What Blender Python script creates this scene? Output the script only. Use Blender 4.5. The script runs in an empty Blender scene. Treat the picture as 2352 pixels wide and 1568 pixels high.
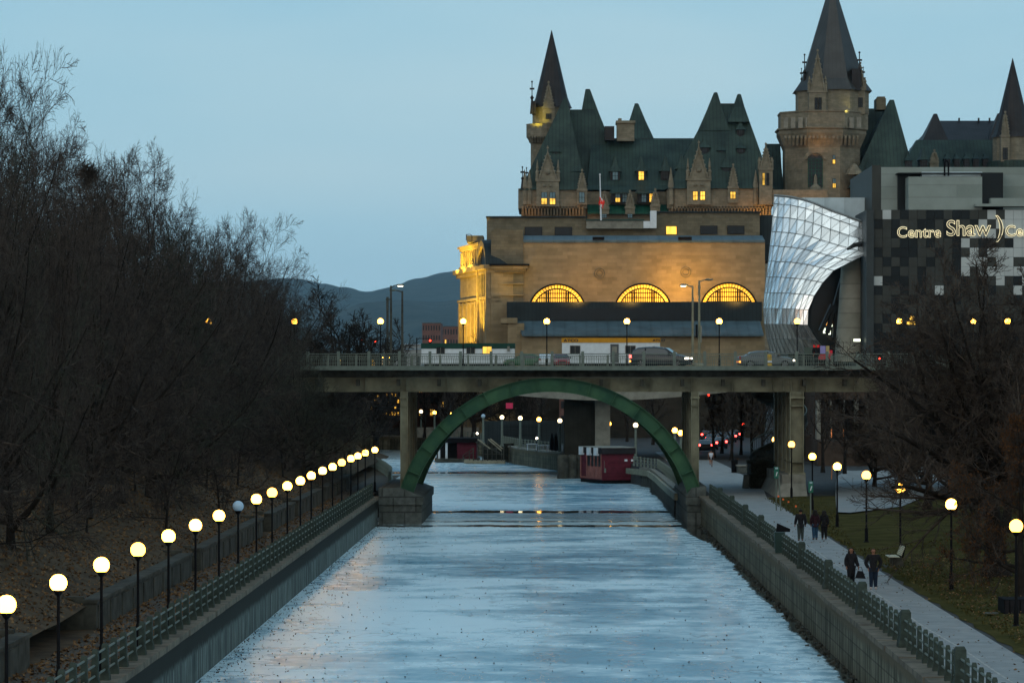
import bpy, bmesh, math, random
import numpy as np
from mathutils import Vector, Matrix
R = math.radians
random.seed(7)
HAZE = 1.9e-5
scn = bpy.context.scene
COL = scn.collection
# ---------------------------------------------------------------- camera
F = 7270.0; HX = 1264.0; HY = 862.0; CZ = 11.3      # focal length and vanishing point in a 2352 x 1568 frame, eye height over the ice
cd = bpy.data.cameras.new('camera'); cam = bpy.data.objects.new('camera', cd); COL.objects.link(cam)
cam.location = (0, 0, CZ); cam.rotation_euler = (R(90), 0, 0)
cd.sensor_width = 36; cd.lens = 36 * F / 2352
cd.shift_x = -88 / 2352; cd.shift_y = 78 / 2352
cd.clip_start = 1; cd.clip_end = 40000
scn.camera = cam
# ---------------------------------------------------------------- world: dusk sky
w = bpy.data.worlds.new('World'); scn.world = w; w.use_nodes = True
nt = w.node_tree; nt.nodes.clear()
def wn(t, **k):
    n = nt.nodes.new(t)
    for a, b in k.items(): setattr(n, a, b)
    return n
out = wn('ShaderNodeOutputWorld'); bg = wn('ShaderNodeBackground')
sky = wn('ShaderNodeTexSky', sky_type='NISHITA', sun_disc=False); sky.sun_elevation = R(2.0); sky.sun_rotation = R(205)
sky.air_density = 1.2; sky.dust_density = 1.5
tc = wn('ShaderNodeTexCoord'); sp = wn('ShaderNodeSeparateXYZ'); nt.links.new(tc.outputs['Generated'], sp.inputs[0])
rp = wn('ShaderNodeValToRGB'); e = rp.color_ramp.elements
stops = [(0.0, (.20, .38, .50)), (.5, (.20, .38, .50)), (.504, (.32, .60, .76)), (.53, (.285, .58, .755)), (.56, (.215, .51, .72)), (.68, (.15, .36, .57)), (1.0, (.12, .30, .50))]
while len(e) < len(stops): e.new(.5)
for i, (p, c) in enumerate(stops): e[i].position = p; e[i].color = (*c, 1)
mz = wn('ShaderNodeMath', operation='MULTIPLY_ADD'); mz.inputs[1].default_value = .5; mz.inputs[2].default_value = .5
nt.links.new(sp.outputs['Z'], mz.inputs[0]); nt.links.new(mz.outputs[0], rp.inputs[0])
# the sky behind the camera, where the sun went down, is paler and brighter
rb = wn('ShaderNodeMapRange'); rb.inputs[1].default_value = .08; rb.inputs[2].default_value = -.55
nt.links.new(sp.outputs['Y'], rb.inputs[0])
mx = wn('ShaderNodeMix', data_type='RGBA'); mx.inputs[7].default_value = (1.10, 1.18, 1.16, 1)
nt.links.new(rb.outputs[0], mx.inputs[0]); nt.links.new(rp.outputs[0], mx.inputs[6])
# very soft cloud veils
mp = wn('ShaderNodeMapping'); mp.inputs['Scale'].default_value = (2.2, 2.2, 9.0); nt.links.new(tc.outputs['Generated'], mp.inputs[0])
nz = wn('ShaderNodeTexNoise'); nz.inputs['Scale'].default_value = 1.6; nz.inputs['Detail'].default_value = 3; nt.links.new(mp.outputs[0], nz.inputs['Vector'])
nr = wn('ShaderNodeMapRange'); nr.inputs[1].default_value = .35; nr.inputs[2].default_value = .68; nr.inputs[3].default_value = .0; nr.inputs[4].default_value = .55
nt.links.new(nz.outputs['Fac'], nr.inputs[0])
m2 = wn('ShaderNodeMix', data_type='RGBA'); m2.inputs[7].default_value = (.46, .66, .77, 1)
nt.links.new(nr.outputs[0], m2.inputs[0]); nt.links.new(mx.outputs[2], m2.inputs[6])
sc_ = wn('ShaderNodeMix', data_type='RGBA', blend_type='ADD'); sc_.inputs[0].default_value = .05
nt.links.new(m2.outputs[2], sc_.inputs[6]); nt.links.new(sky.outputs[0], sc_.inputs[7])
nt.links.new(sc_.outputs[2], bg.inputs['Color']); bg.inputs['Strength'].default_value = .96
nt.links.new(bg.outputs[0], out.inputs['Surface'])
# ---------------------------------------------------------------- one weak, very soft low sun behind the camera
sd = bpy.data.lights.new('sun', 'SUN'); sd.energy = .12; sd.angle = R(20); sd.color = (1, .86, .74)
so = bpy.data.objects.new('sun', sd); COL.objects.link(so)
so.rotation_euler = (R(78), 0, R(-25))
# ---------------------------------------------------------------- exposure
vs = scn.view_settings; vs.view_transform = 'Standard'; vs.look = 'None'; vs.exposure = 0; vs.gamma = 1; vs.use_curve_mapping = False
scn.render.engine = 'CYCLES'
cy = scn.cycles; cy.use_denoising = True; cy.max_bounces = 5; cy.diffuse_bounces = 2; cy.glossy_bounces = 3; cy.transmission_bounces = 3
cy.volume_bounces = 0; cy.sample_clamp_indirect = 3; cy.use_adaptive_sampling = True; cy.adaptive_threshold = .02
cy.use_light_tree = True
# ================================================================ helpers
def P(px, py, Y): return Vector(((px - HX) * Y / F, Y, CZ - (py - HY) * Y / F))
def PX(px, Y): return (px - HX) * Y / F
def PZ(py, Y): return CZ - (py - HY) * Y / F
def lin(c):
    return tuple((v / 255 / 12.92) if v / 255 <= .04045 else ((v / 255 + .055) / 1.055) ** 2.4 for v in c)
MATS = {}
def mat(name, col, rough=.75, var=.2, scale=1.5, col2=None, metal=0, spec=.14, brick=None, stripes=None, bump=0, emit=0, ecol=None, detail=4, stretch=(1, 1, 1), mott=None):
    """procedural principled material: noise-mottled colour, optional masonry joints, optional standing seams"""
    m = bpy.data.materials.new(name); m.use_nodes = True; t = m.node_tree; N = t.nodes; L = t.links
    b = N['Principled BSDF']; b.inputs['Roughness'].default_value = rough; b.inputs['Metallic'].default_value = metal
    b.inputs['Specular IOR Level'].default_value = spec
    tc = N.new('ShaderNodeTexCoord'); mp = N.new('ShaderNodeMapping'); mp.inputs['Scale'].default_value = stretch; L.new(tc.outputs['Object'], mp.inputs[0])
    nz = N.new('ShaderNodeTexNoise'); nz.inputs['Scale'].default_value = scale; nz.inputs['Detail'].default_value = detail; nz.inputs['Roughness'].default_value = .6
    L.new(mp.outputs[0], nz.inputs['Vector'])
    rp = N.new('ShaderNodeValToRGB'); e = rp.color_ramp.elements
    lo = mott or (.33, .67)
    e[0].position, e[1].position = lo
    c2 = col2 or tuple(min(1, v * (1 + var)) for v in col); c1 = tuple(v * (1 - var) for v in col) if not col2 else col
    e[0].color = (*c1, 1); e[1].color = (*c2, 1); L.new(nz.outputs['Fac'], rp.inputs[0])
    cur = rp.outputs[0]; height = nz.outputs['Fac']
    if brick or stripes:
        s = N.new('ShaderNodeSeparateXYZ'); L.new(tc.outputs['Object'], s.inputs[0])
        gn = N.new('ShaderNodeNewGeometry'); ns = N.new('ShaderNodeSeparateXYZ'); L.new(gn.outputs['True Normal'], ns.inputs[0])
        ab = []
        for q_ in (0, 1):
            k_ = N.new('ShaderNodeMath'); k_.operation = 'ABSOLUTE'; L.new(ns.outputs[q_], k_.inputs[0]); ab.append(k_)
        gt = N.new('ShaderNodeMath'); gt.operation = 'GREATER_THAN'; L.new(ab[0].outputs[0], gt.inputs[0]); L.new(ab[1].outputs[0], gt.inputs[1])
        a = N.new('ShaderNodeMix'); L.new(gt.outputs[0], a.inputs[0]); L.new(s.outputs[0], a.inputs[2]); L.new(s.outputs[1], a.inputs[3])
        cb = N.new('ShaderNodeCombineXYZ'); L.new(a.outputs[0], cb.inputs[0]); L.new(s.outputs[2], cb.inputs[1])
    if brick:
        bw, bh, dark = brick
        k = N.new('ShaderNodeTexBrick'); k.inputs['Scale'].default_value = 1; k.inputs['Brick Width'].default_value = bw; k.inputs['Row Height'].default_value = bh
        k.inputs['Mortar Size'].default_value = bh * .06; k.inputs['Mortar Smooth'].default_value = .4
        k.inputs['Color1'].default_value = (1, 1, 1, 1); k.inputs['Color2'].default_value = (.74, .76, .74, 1); k.inputs['Mortar'].default_value = (dark, dark, dark, 1)
        L.new(cb.outputs[0], k.inputs['Vector'])
        x = N.new('ShaderNodeMix'); x.data_type = 'RGBA'; x.blend_type = 'MULTIPLY'; x.inputs[0].default_value = 1
        L.new(cur, x.inputs[6]); L.new(k.outputs['Color'], x.inputs[7]); cur = x.outputs[2]
    if stripes:
        per, dark = stripes
        q = N.new('ShaderNodeMath'); q.operation = 'MULTIPLY'; q.inputs[1].default_value = 1 / per; L.new(a.outputs[0], q.inputs[0])
        fr = N.new('ShaderNodeMath'); fr.operation = 'FRACT'; L.new(q.outputs[0], fr.inputs[0])
        g = N.new('ShaderNodeMapRange'); g.inputs[1].default_value = .0; g.inputs[2].default_value = .3; g.inputs[3].default_value = dark; g.inputs[4].default_value = 1
        L.new(fr.outputs[0], g.inputs[0])
        x = N.new('ShaderNodeMix'); x.data_type = 'RGBA'; x.blend_type = 'MULTIPLY'; x.inputs[0].default_value = 1
        L.new(cur, x.inputs[6]); L.new(g.outputs[0], x.inputs[7]); cur = x.outputs[2]
    L.new(cur, b.inputs['Base Color'])
    if bump:
        bm_ = N.new('ShaderNodeBump'); bm_.inputs['Strength'].default_value = bump; bm_.inputs['Distance'].default_value = .05
        L.new(height, bm_.inputs['Height']); L.new(bm_.outputs[0], b.inputs['Normal'])
    if emit:
        b.inputs['Emission Strength'].default_value = emit; b.inputs['Emission Color'].default_value = (*(ecol or col), 1)
    MATS[name] = m
    return m
class MB:
    def __init__(s): s.v = []; s.f = []
    def add(s, vs, fs):
        o = len(s.v); s.v += [tuple(v) for v in vs]; s.f += [tuple(i + o for i in f) for f in fs]; return s
    def box(s, x0, x1, y0, y1, z0, z1):
        return s.add([(x0, y0, z0), (x1, y0, z0), (x1, y1, z0), (x0, y1, z0), (x0, y0, z1), (x1, y0, z1), (x1, y1, z1), (x0, y1, z1)],
                     [(0, 3, 2, 1), (4, 5, 6, 7), (0, 1, 5, 4), (1, 2, 6, 5), (2, 3, 7, 6), (3, 0, 4, 7)])
    def pb(s, px0, py0, px1, py1, Y, d):
        return s.box(PX(px0, Y), PX(px1, Y), Y, Y + d, PZ(py1, Y), PZ(py0, Y))
    def rbox(s, c, size, rz=0, tilt=0):
        hx, hy, hz = [v / 2 for v in size]; M = Matrix.Translation(c) @ Matrix.Rotation(rz, 4, 'Z') @ Matrix.Rotation(tilt, 4, 'X')
        vs = [M @ Vector(p) for p in ((-hx, -hy, -hz), (hx, -hy, -hz), (hx, hy, -hz), (-hx, hy, -hz), (-hx, -hy, hz), (hx, -hy, hz), (hx, hy, hz), (-hx, hy, hz))]
        return s.add(vs, [(0, 3, 2, 1), (4, 5, 6, 7), (0, 1, 5, 4), (1, 2, 6, 5), (2, 3, 7, 6), (3, 0, 4, 7)])
    def prism(s, poly, ext):
        """poly: 3-D outline, ext: extrusion vector"""
        n = len(poly); e = Vector(ext); a = [Vector(p) for p in poly]
        return s.add(a + [p + e for p in a], [tuple(range(n))[::-1], tuple(range(n, 2 * n))] + [(i, (i + 1) % n, n + (i + 1) % n, n + i) for i in range(n)])
    def tube(s, pts, r, n=8, cap=True):
        pts = [Vector(p) for p in pts]; rs = r if isinstance(r, (list, tuple)) else [r] * len(pts); rings = []
        for i, p in enumerate(pts):
            d = (pts[min(i + 1, len(pts) - 1)] - pts[max(i - 1, 0)]).normalized()
            ref = Vector((0, 0, 1)) if abs(d.z) < .9 else Vector((1, 0, 0))
            u = d.cross(ref).normalized(); v = d.cross(u)
            rings.append([p + (u * math.cos(2 * math.pi * k / n) + v * math.sin(2 * math.pi * k / n)) * rs[i] for k in range(n)])
        vs = [q for g in rings for q in g]; fs = []
        for i in range(len(pts) - 1):
            for k in range(n): fs.append((i * n + k, i * n + (k + 1) % n, (i + 1) * n + (k + 1) % n, (i + 1) * n + k))
        if cap: fs += [tuple(range(n))[::-1], tuple((len(pts) - 1) * n + k for k in range(n))]
        return s.add(vs, fs)
    def lathe(s, c, prof, n=16, a0=0):
        """prof: list of (radius, z)"""
        vs = []; fs = []; m = len(prof)
        for k in range(n):
            a = a0 + 2 * math.pi * k / n
            for r, z in prof: vs.append((c[0] + r * math.cos(a), c[1] + r * math.sin(a), c[2] + z))
        for k in range(n):
            for i in range(m - 1): fs.append((k * m + i, ((k + 1) % n) * m + i, ((k + 1) % n) * m + i + 1, k * m + i + 1))
        return s.add(vs, fs)
    def sphere(s, c, r, nu=16, nv=10, sz=1):
        return s.lathe(c, [(max(r * math.sin(math.pi * j / nv), .0005), -r * sz * math.cos(math.pi * j / nv)) for j in range(nv + 1)], nu)
    def rings(s, rs, cap=(True, True)):
        n = len(rs[0]); vs = [v for g in rs for v in g]; fs = []
        for i in range(len(rs) - 1):
            for k in range(n): fs.append((i * n + k, i * n + (k + 1) % n, (i + 1) * n + (k + 1) % n, (i + 1) * n + k))
        if cap[0]: fs.append(tuple(range(n))[::-1])
        if cap[1]: fs.append(tuple((len(rs) - 1) * n + k for k in range(n)))
        return s.add(vs, fs)
    def build(s, name, m, parent=None, smooth=False, bevel=0):
        me = bpy.data.meshes.new(name); o = Vector((0, 0, 0))
        q = parent
        while q is not None: o += q.location; q = q.parent
        me.from_pydata([(a - o.x, b - o.y, c - o.z) for a, b, c in s.v], [], s.f)
        bm = bmesh.new(); bm.from_mesh(me); bmesh.ops.recalc_face_normals(bm, faces=bm.faces); bm.to_mesh(me); bm.free()
        if smooth:
            me.polygons.foreach_set('use_smooth', [True] * len(me.polygons))
        ob = bpy.data.objects.new(name, me); COL.objects.link(ob); me.materials.append(m)
        if parent is not None: ob.parent = parent
        if smooth and smooth != 2:
            try: me.set_sharp_from_angle(angle=R(40))
            except Exception: pass
        if bevel:
            bv = ob.modifiers.new('bevel', 'BEVEL'); bv.width = bevel; bv.segments = 2; bv.limit_method = 'ANGLE'
        return ob
def tag(o, label=None, cat=None, group=None, kind=None):
    if label: o['label'] = label
    if cat: o['category'] = cat
    if group: o['group'] = group
    if kind: o['kind'] = kind
    return o
def empty(name, loc, label, cat, group=None):
    o = bpy.data.objects.new(name, None); COL.objects.link(o); o.location = loc; o.empty_display_size = .3
    return tag(o, label, cat, group)
def dup(o, loc, label=None, group=None, rz=None, sc=None):
    def cp(a, par):
        c = a.copy(); COL.objects.link(c); c.parent = par
        for ch in a.children: cp(ch, c)
        return c
    c = cp(o, None); c.location = loc
    if label: c['label'] = label
    if group: c['group'] = group
    if rz is not None: c.rotation_euler = (0, 0, rz)
    if sc is not None: c.scale = sc if isinstance(sc, tuple) else (sc, sc, sc)
    return c
ORD = ['first', 'second', 'third', 'fourth', 'fifth', 'sixth', 'seventh', 'eighth', 'ninth', 'tenth', 'eleventh', 'twelfth', 'thirteenth', 'fourteenth', 'fifteenth', 'sixteenth', 'seventeenth', 'eighteenth', 'nineteenth', 'twentieth', 'twenty-first', 'twenty-second', 'twenty-third', 'twenty-fourth']
# ---------------------------------------------------------------- materials
M_stone = mat('castle_stone', (.165, .150, .112), .85, .18, .8, brick=(1.1, .42, .72))
M_stone2 = mat('station_stone', (.225, .175, .105), .85, .16, .35, brick=(1.5, .55, .80))
M_attic = mat('attic_stone', (.135, .118, .082), .85, .18, .5, brick=(1.2, .45, .7))
M_copper = mat('copper_roof', (.008, .019, .017), .6, .4, .22, stripes=(.75, .45), col2=(.026, .048, .039), spec=.22)
M_copper2 = mat('bright_copper', (.008, .055, .036), .6, .35, .5, stripes=(.75, .55))
M_spire = mat('dark_slate_roof', (.014, .013, .014), .6, .35, .4, stripes=(.7, .6), spec=.25)
M_darkglass = mat('dark_window', (.006, .010, .013), .3, .2, 1, spec=.25)
M_bluewin = mat('pale_window', (.10, .17, .20), .2, .2, 1)
M_lit = mat('lit_window', (.9, .5, .1), .5, .5, 1.1, emit=1.3, ecol=(1, .52, .06))
M_steel_g = mat('green_steel', (.014, .056, .034), .5, .22, .55, col2=(.042, .108, .054), bump=.1)
M_beige = mat('beige_steel', (.165, .165, .115), .6, .3, .9)
M_conc = mat('concrete', (.165, .165, .14), .85, .25, 1.1, bump=.25)
M_conc_d = mat('dark_concrete', (.048, .050, .042), .9, .5, 1.4, bump=.4)
M_granite = mat('granite', (.085, .095, .088), .85, .3, 2.5, brick=(1.7, 1.15, .45), bump=.4)
M_railg = mat('grey_green_rail', (.105, .13, .112), .6, .15, 3)
M_post = mat('post_concrete', (.034, .047, .040), .85, .35, 3.5, bump=.4)
M_black = mat('black_iron', (.004, .004, .005), .7, .2, 5, spec=.08)
M_gpole = mat('green_pole', (.12, .15, .13), .7, .2, 4)
def globe(name, c, s):
    return mat(name, c, .35, .05, 2, emit=s, ecol=c)
M_globe = globe('lamp_globe', (1, .45, .050), 19)
M_globe2 = globe('lamp_globe_pale', (1, .50, .072), 15); M_globe3 = globe('lamp_globe_deep', (1, .42, .046), 14)
M_globew = globe('lamp_globe_white', (1, .80, .45), 4.0)
M_globeoff = mat('unlit_globe', (.36, .50, .62), .3, .05, 2)
M_white = mat('white_paint', (.5, .55, .58), .6, .08, 2)
M_red_l = mat('red_light', (.8, .03, .02), .4, .05, 1, emit=7, ecol=(1, .045, .02))
M_headl = mat('head_light', (1, .9, .7), .4, .05, 1, emit=8, ecol=(1, .88, .66))
M_bark = mat('bark', (.010, .009, .008), .95, .35, 3, col2=(.024, .020, .017), spec=.05)
M_twigr = mat('grey_brown_twigs', (.024, .020, .018), .95, .3, 2.2, col2=(.085, .068, .054), spec=.08, mott=(.38, .66))
M_twigd = mat('dark_twigs', (.013, .012, .011), .95, .3, .6, col2=(.038, .032, .027), spec=.05)
M_twig = mat('twigs', (.018, .016, .015), .95, .3, 2.2, col2=(.082, .068, .057), spec=.1, mott=(.38, .66))
M_twig2 = mat('green_twigs', (.017, .019, .016), .95, .3, 2.2, col2=(.066, .070, .052), spec=.1, mott=(.38, .66))
def NUMW(n):
    a = ['zero', 'one', 'two', 'three', 'four', 'five', 'six', 'seven', 'eight', 'nine', 'ten', 'eleven', 'twelve', 'thirteen', 'fourteen', 'fifteen', 'sixteen', 'seventeen', 'eighteen', 'nineteen']
    return a[n] if n < 20 else ['twenty', 'thirty', 'forty'][n // 10 - 2] + ('-' + a[n % 10] if n % 10 else '')
# ================================================================ the setting: ice, banks, paths, lawns, hills
def ice_material():
    m = bpy.data.materials.new('canal_ice'); m.use_nodes = True; t = m.node_tree; N = t.nodes; L = t.links; b = N['Principled BSDF']
    tc = N.new('ShaderNodeTexCoord')
    def noise(scale, st, det=4, w=.55):
        mp = N.new('ShaderNodeMapping'); mp.inputs['Scale'].default_value = st; L.new(tc.outputs['Object'], mp.inputs[0])
        n = N.new('ShaderNodeTexNoise'); n.inputs['Scale'].default_value = scale; n.inputs['Detail'].default_value = det; n.inputs['Roughness'].default_value = w
        L.new(mp.outputs[0], n.inputs['Vector']); return n.outputs['Fac']
    def mr(src, a, b_, c=0, d=1):
        n = N.new('ShaderNodeMapRange'); n.interpolation_type = 'SMOOTHSTEP'
        for i, v in enumerate((a, b_, c, d)): n.inputs[i + 1].default_value = v
        L.new(src, n.inputs[0]); return n.outputs[0]
    def ma(op, a, b_=None):
        n = N.new('ShaderNodeMath'); n.operation = op
        for i, v in enumerate((a, b_)):
            if v is None: continue
            if isinstance(v, (int, float)): n.inputs[i].default_value = v
            else: L.new(v, n.inputs[i])
        return n.outputs[0]
    def mixc(f, a, b_):
        n = N.new('ShaderNodeMix'); n.data_type = 'RGBA'
        if isinstance(f, (int, float)): n.inputs[0].default_value = f
        else: L.new(f, n.inputs[0])
        for i, v in ((6, a), (7, b_)):
            if isinstance(v, tuple): n.inputs[i].default_value = (*v, 1)
            else: L.new(v, n.inputs[i])
        return n.outputs[2]
    s = N.new('ShaderNodeSeparateXYZ'); L.new(tc.outputs['Object'], s.inputs[0]); X, Y = s.outputs[0], s.outputs[1]
    big = noise(.20, (.7, 1, 1), 6, .62); fine = noise(.9, (1, .8, 1), 5, .65); grain = noise(9, (1, 1, 1), 2)
    broad = noise(.045, (1, 1, 1), 3, .5)
    snow = mr(ma('ADD', ma('ADD', ma('MULTIPLY', big, .62), ma('MULTIPLY', fine, .20)), ma('ADD', ma('MULTIPLY', broad, .42), mr(X, -9, 3, .10, 0))), .545, .76)
    wobble = ma('MULTIPLY', ma('SUBTRACT', noise(.25, (1, .35, 1), 5, .7), .5), 3.2)
    # rougher snow crust towards both walls
    ax = ma('ABSOLUTE', ma('ADD', X, 1.0))
    edge = mr(ma('ADD', ax, ma('MULTIPLY', wobble, 1.6)), 6.0, 11.5)
    snow = ma('MAXIMUM', snow, ma('MULTIPLY', edge, mr(fine, .36, .60, .25, 1)))
    # open water: along the right wall, and three leads under and past the bridge
    wet = mr(ma('ADD', ma('ADD', X, ma('MULTIPLY', wobble, .55)), mr(Y, 205, 238, 0, 1.0)), 10.75, 10.95)
    for y0, hw in ((262.5, 2.6), (238.0, 1.9), (368, 3.2), (245.5, .8)):
        d = ma('ABSOLUTE', ma('SUBTRACT', ma('ADD', Y, ma('MULTIPLY', wobble, 2.2)), y0))
        wet = ma('MAXIMUM', wet, mr(d, hw, hw * .55))
    crack = mr(ma('ABSOLUTE', ma('SUBTRACT', noise(.16, (1, .5, 1), 3), .5)), .0035, .001)
    col = mixc(snow, (.105, .315, .45), (.62, .80, .86))
    col = mixc(mr(grain, .62, .72, 0, .35), col, (.09, .11, .11))
    col = mixc(ma('MULTIPLY', crack, .5), col, (.05, .08, .09))
    col = mixc(wet, col, (.010, .014, .014))
    L.new(col, b.inputs['Base Color'])
    ro = mixc(snow, (.20, .20, .20), (.30, .30, .30)); ro = mixc(wet, ro, (.045, .045, .045)); L.new(ro, b.inputs['Roughness'])
    b.inputs['Specular IOR Level'].default_value = .5
    bp = N.new('ShaderNodeBump'); bp.inputs['Distance'].default_value = .12
    L.new(ma('MULTIPLY', ma('SUBTRACT', 1.0, wet), .12), bp.inputs['Strength']); L.new(ma('ADD', fine, ma('MULTIPLY', grain, .2)), bp.inputs['Height'])
    L.new(bp.outputs[0], b.inputs['Normal'])
    return m
tag(MB().add([(-320, 40, 0), (70, 40, 0), (70, 530, 0), (-320, 530, 0)], [(0, 1, 2, 3)]).build('canal_ice', ice_material()), kind='structure')

M_asph = mat('pale_asphalt', (.175, .190, .192), .7, .18, 1.1, col2=(.25, .265, .262), bump=.2, detail=8)
M_leafy = mat('leafy_ground', (.030, .022, .014), .95, .3, 1.2, col2=(.085, .062, .036), bump=.6, detail=10)
M_lawn = mat('dull_lawn', (.032, .033, .013), .98, .3, .7, col2=(.068, .060, .024), bump=.5, detail=10, spec=0)
M_pave = mat('dark_pavement', (.040, .042, .042), .8, .3, .8, bump=.2)
M_road = mat('road', (.03, .032, .034), .7, .25, .8)
M_stonewall = mat('canal_stone', (.125, .122, .085), .92, .45, .9, brick=(2.4, .52, .45), bump=.6, col2=(.235, .222, .16))
M_wallcap = mat('wall_coping', (.12, .105, .08), .92, .35, 1.3, bump=.5)

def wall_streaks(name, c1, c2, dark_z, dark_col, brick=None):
    """concrete wall with long vertical run-off streaks and a ragged darker band at its head"""
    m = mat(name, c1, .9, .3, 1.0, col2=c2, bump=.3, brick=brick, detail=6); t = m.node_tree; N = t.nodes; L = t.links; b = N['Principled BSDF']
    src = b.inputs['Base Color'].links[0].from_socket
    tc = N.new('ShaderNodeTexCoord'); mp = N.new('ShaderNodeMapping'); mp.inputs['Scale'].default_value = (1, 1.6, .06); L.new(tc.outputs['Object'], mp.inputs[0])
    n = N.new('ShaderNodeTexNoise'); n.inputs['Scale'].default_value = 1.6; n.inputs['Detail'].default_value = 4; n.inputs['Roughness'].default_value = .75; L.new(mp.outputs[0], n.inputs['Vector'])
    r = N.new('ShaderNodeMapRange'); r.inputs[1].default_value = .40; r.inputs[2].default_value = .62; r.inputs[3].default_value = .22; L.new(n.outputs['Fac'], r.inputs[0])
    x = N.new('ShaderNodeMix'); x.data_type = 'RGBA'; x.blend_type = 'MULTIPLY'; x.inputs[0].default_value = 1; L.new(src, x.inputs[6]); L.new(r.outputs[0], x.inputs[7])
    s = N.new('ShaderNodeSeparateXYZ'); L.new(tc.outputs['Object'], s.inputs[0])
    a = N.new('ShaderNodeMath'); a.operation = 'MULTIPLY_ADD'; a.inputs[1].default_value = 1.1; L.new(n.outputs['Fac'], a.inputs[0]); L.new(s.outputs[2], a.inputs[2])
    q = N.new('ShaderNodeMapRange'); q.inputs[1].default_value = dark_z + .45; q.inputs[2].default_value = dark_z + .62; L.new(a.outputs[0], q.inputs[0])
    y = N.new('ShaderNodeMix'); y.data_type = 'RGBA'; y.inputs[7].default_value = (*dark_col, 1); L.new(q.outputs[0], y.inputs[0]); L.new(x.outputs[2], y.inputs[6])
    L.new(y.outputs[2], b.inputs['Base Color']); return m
M_lwall = wall_streaks('streaked_wall', (.105, .135, .125), (.19, .225, .205), 1.22, (.018, .02, .016))  # colour turns darker above a ragged line near the top
M_rwall = wall_streaks('stained_stone_wall', (.12, .118, .08), (.22, .21, .15), 1.62, (.10, .085, .055), brick=(3.0, .62, .5))

def poly_sheet(name, pts, z0, z1, m, kind='structure', **k):
    return tag(MB().prism([(x, y, z0) for x, y in pts], (0, 0, z1 - z0)).build(name, m), kind=kind)
RB = [(12.2, 40), (12.2, 241), (11.2, 254), (10.5, 318), (9.5, 324), (3.8, 366), (-.6, 385), (-4.3, 404), (-9, 441), (-20, 481), (-60, 492), (-320, 500), (-320, 900), (260, 900), (260, 40)]
LB = [(-13.7, 40), (-13.7, 277), (-17.3, 315), (-26, 382), (-46, 442), (-80, 458), (-320, 462), (-320, 40)]
poly_sheet('pavement', RB, -1, 2.1, M_pave)
poly_sheet('left_bank', LB, -1, 2.1, M_leafy)
# far ground to the horizon
tag(MB().add([(-9000, 880, 2.0), (9000, 880, 2.0), (9000, 17300, 2.0), (-9000, 17300, 2.0)], [(0, 1, 2, 3)]).build('far_ground', M_road), kind='structure')
tag(MB().add([(-9000, -40, -1.2), (9000, -40, -1.2), (9000, 900, -1.2), (-9000, 900, -1.2)], [(0, 1, 2, 3)]).build('ground', M_leafy), kind='structure')
# right bank path with a worn pale line, side path and lawns
def strip(name, L_, Rr, z, m, kind='structure'):
    vs = [(x, y, z) for x, y in L_] + [(x, y, z) for x, y in Rr]; n = len(L_)
    return tag(MB().add(vs, [(i, i + 1, n + i + 1, n + i) for i in range(n - 1)]).build(name, m), kind=kind)
ys = [60, 100, 140, 180, 210, 240, 265, 290, 320, 350, 380]
strip('path', [(12.3 if y < 241 else 12.6, y) for y in ys], [(15.45 + .9 * max(0, min(1, (y - 130) / 110)) + (1.5 if y > 255 else 0) + .1 * math.sin(y * .3), y) for y in ys], 2.108, M_asph)
strip('path_line', [(13.78 + .10 * math.sin(y * .09) + .05 * math.sin(y * .31), y) for y in range(60, 200, 3)], [(13.86 + .10 * math.sin(y * .09) + .05 * math.sin(y * .31), y) for y in range(60, 200, 3)], 2.113, mat('worn_paint', (.30, .30, .28), .7, .3, 3))
def grid(name, x0, x1, y0, y1, nx, ny, zf, m, kind='structure', keep=None):
    vs = [(x0 + (x1 - x0) * i / nx, y0 + (y1 - y0) * j / ny) for j in range(ny + 1) for i in range(nx + 1)]
    f = []
    for j in range(ny):
        for i in range(nx):
            a = j * (nx + 1) + i; c = vs[a]
            if keep is None or keep(c[0], c[1]): f.append((a, a + 1, a + nx + 2, a + nx + 1))
    return tag(MB().add([(x, y, zf(x, y)) for x, y in vs], f).build(name, m, smooth=2), kind=kind)
def hn(x, y, s=1.0, a=1.0): return a * (math.sin(x * .31 * s + 1.3 * math.sin(y * .17 * s)) * .5 + math.sin(y * .23 * s + x * .11 * s) * .3 + math.sin(x * .9 * s + y * .7 * s) * .12)
def lawn_edge(y): return 15.5 + .9 * max(0, min(1, (y - 130) / 110))
grid('lawn', 0, 1, 60, 238, 60, 90, lambda x, y: 0, M_lawn)
lw = bpy.data.objects['lawn']
for v in lw.data.vertices:
    y = v.co.y; e = lawn_edge(y); x = e + .05 + v.co.x ** 1.6 * 90
    v.co.x = x + .12 * math.sin(y * 1.3) * (1 if v.co.x < .02 else 0)
    v.co.z = 2.118 + max(0, min(1, (x - e) / 2)) * (.10 + hn(x, y, 1, .07)) + max(0, x - 30) * .06
def ramp_z(x): return 2.26 + max(0, x - 30) * .06
strip('side_path', [(18.9, 209), (20.3, 225), (22.5, 250), (25.5, 282), (28, 300)], [(19.7, 208), (24.2, 218), (28.8, 240), (35, 270), (42, 300)], 2.30, M_asph)
# left towpath, dull with leaves
strip('towpath', [(-16.3, y) for y in range(60, 300, 8)], [(-13.8, y) for y in range(60, 300, 8)], 2.106, mat('towpath_asphalt', (.045, .042, .036), .9, .35, .8, col2=(.085, .078, .066), bump=.3, detail=8))
def bank_z(x, y):
    d = -16.9 - x
    return 2.9 + 2.4 * min(1, d / 6) + 2.2 * min(1, max(0, d - 6) / 20) + 3 * min(1, max(0, d - 20) / 60) + hn(x, y, 1, .22)
grid('bank_slope', -220, -16.8, 60, 330, 90, 90, bank_z, M_leafy)
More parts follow.
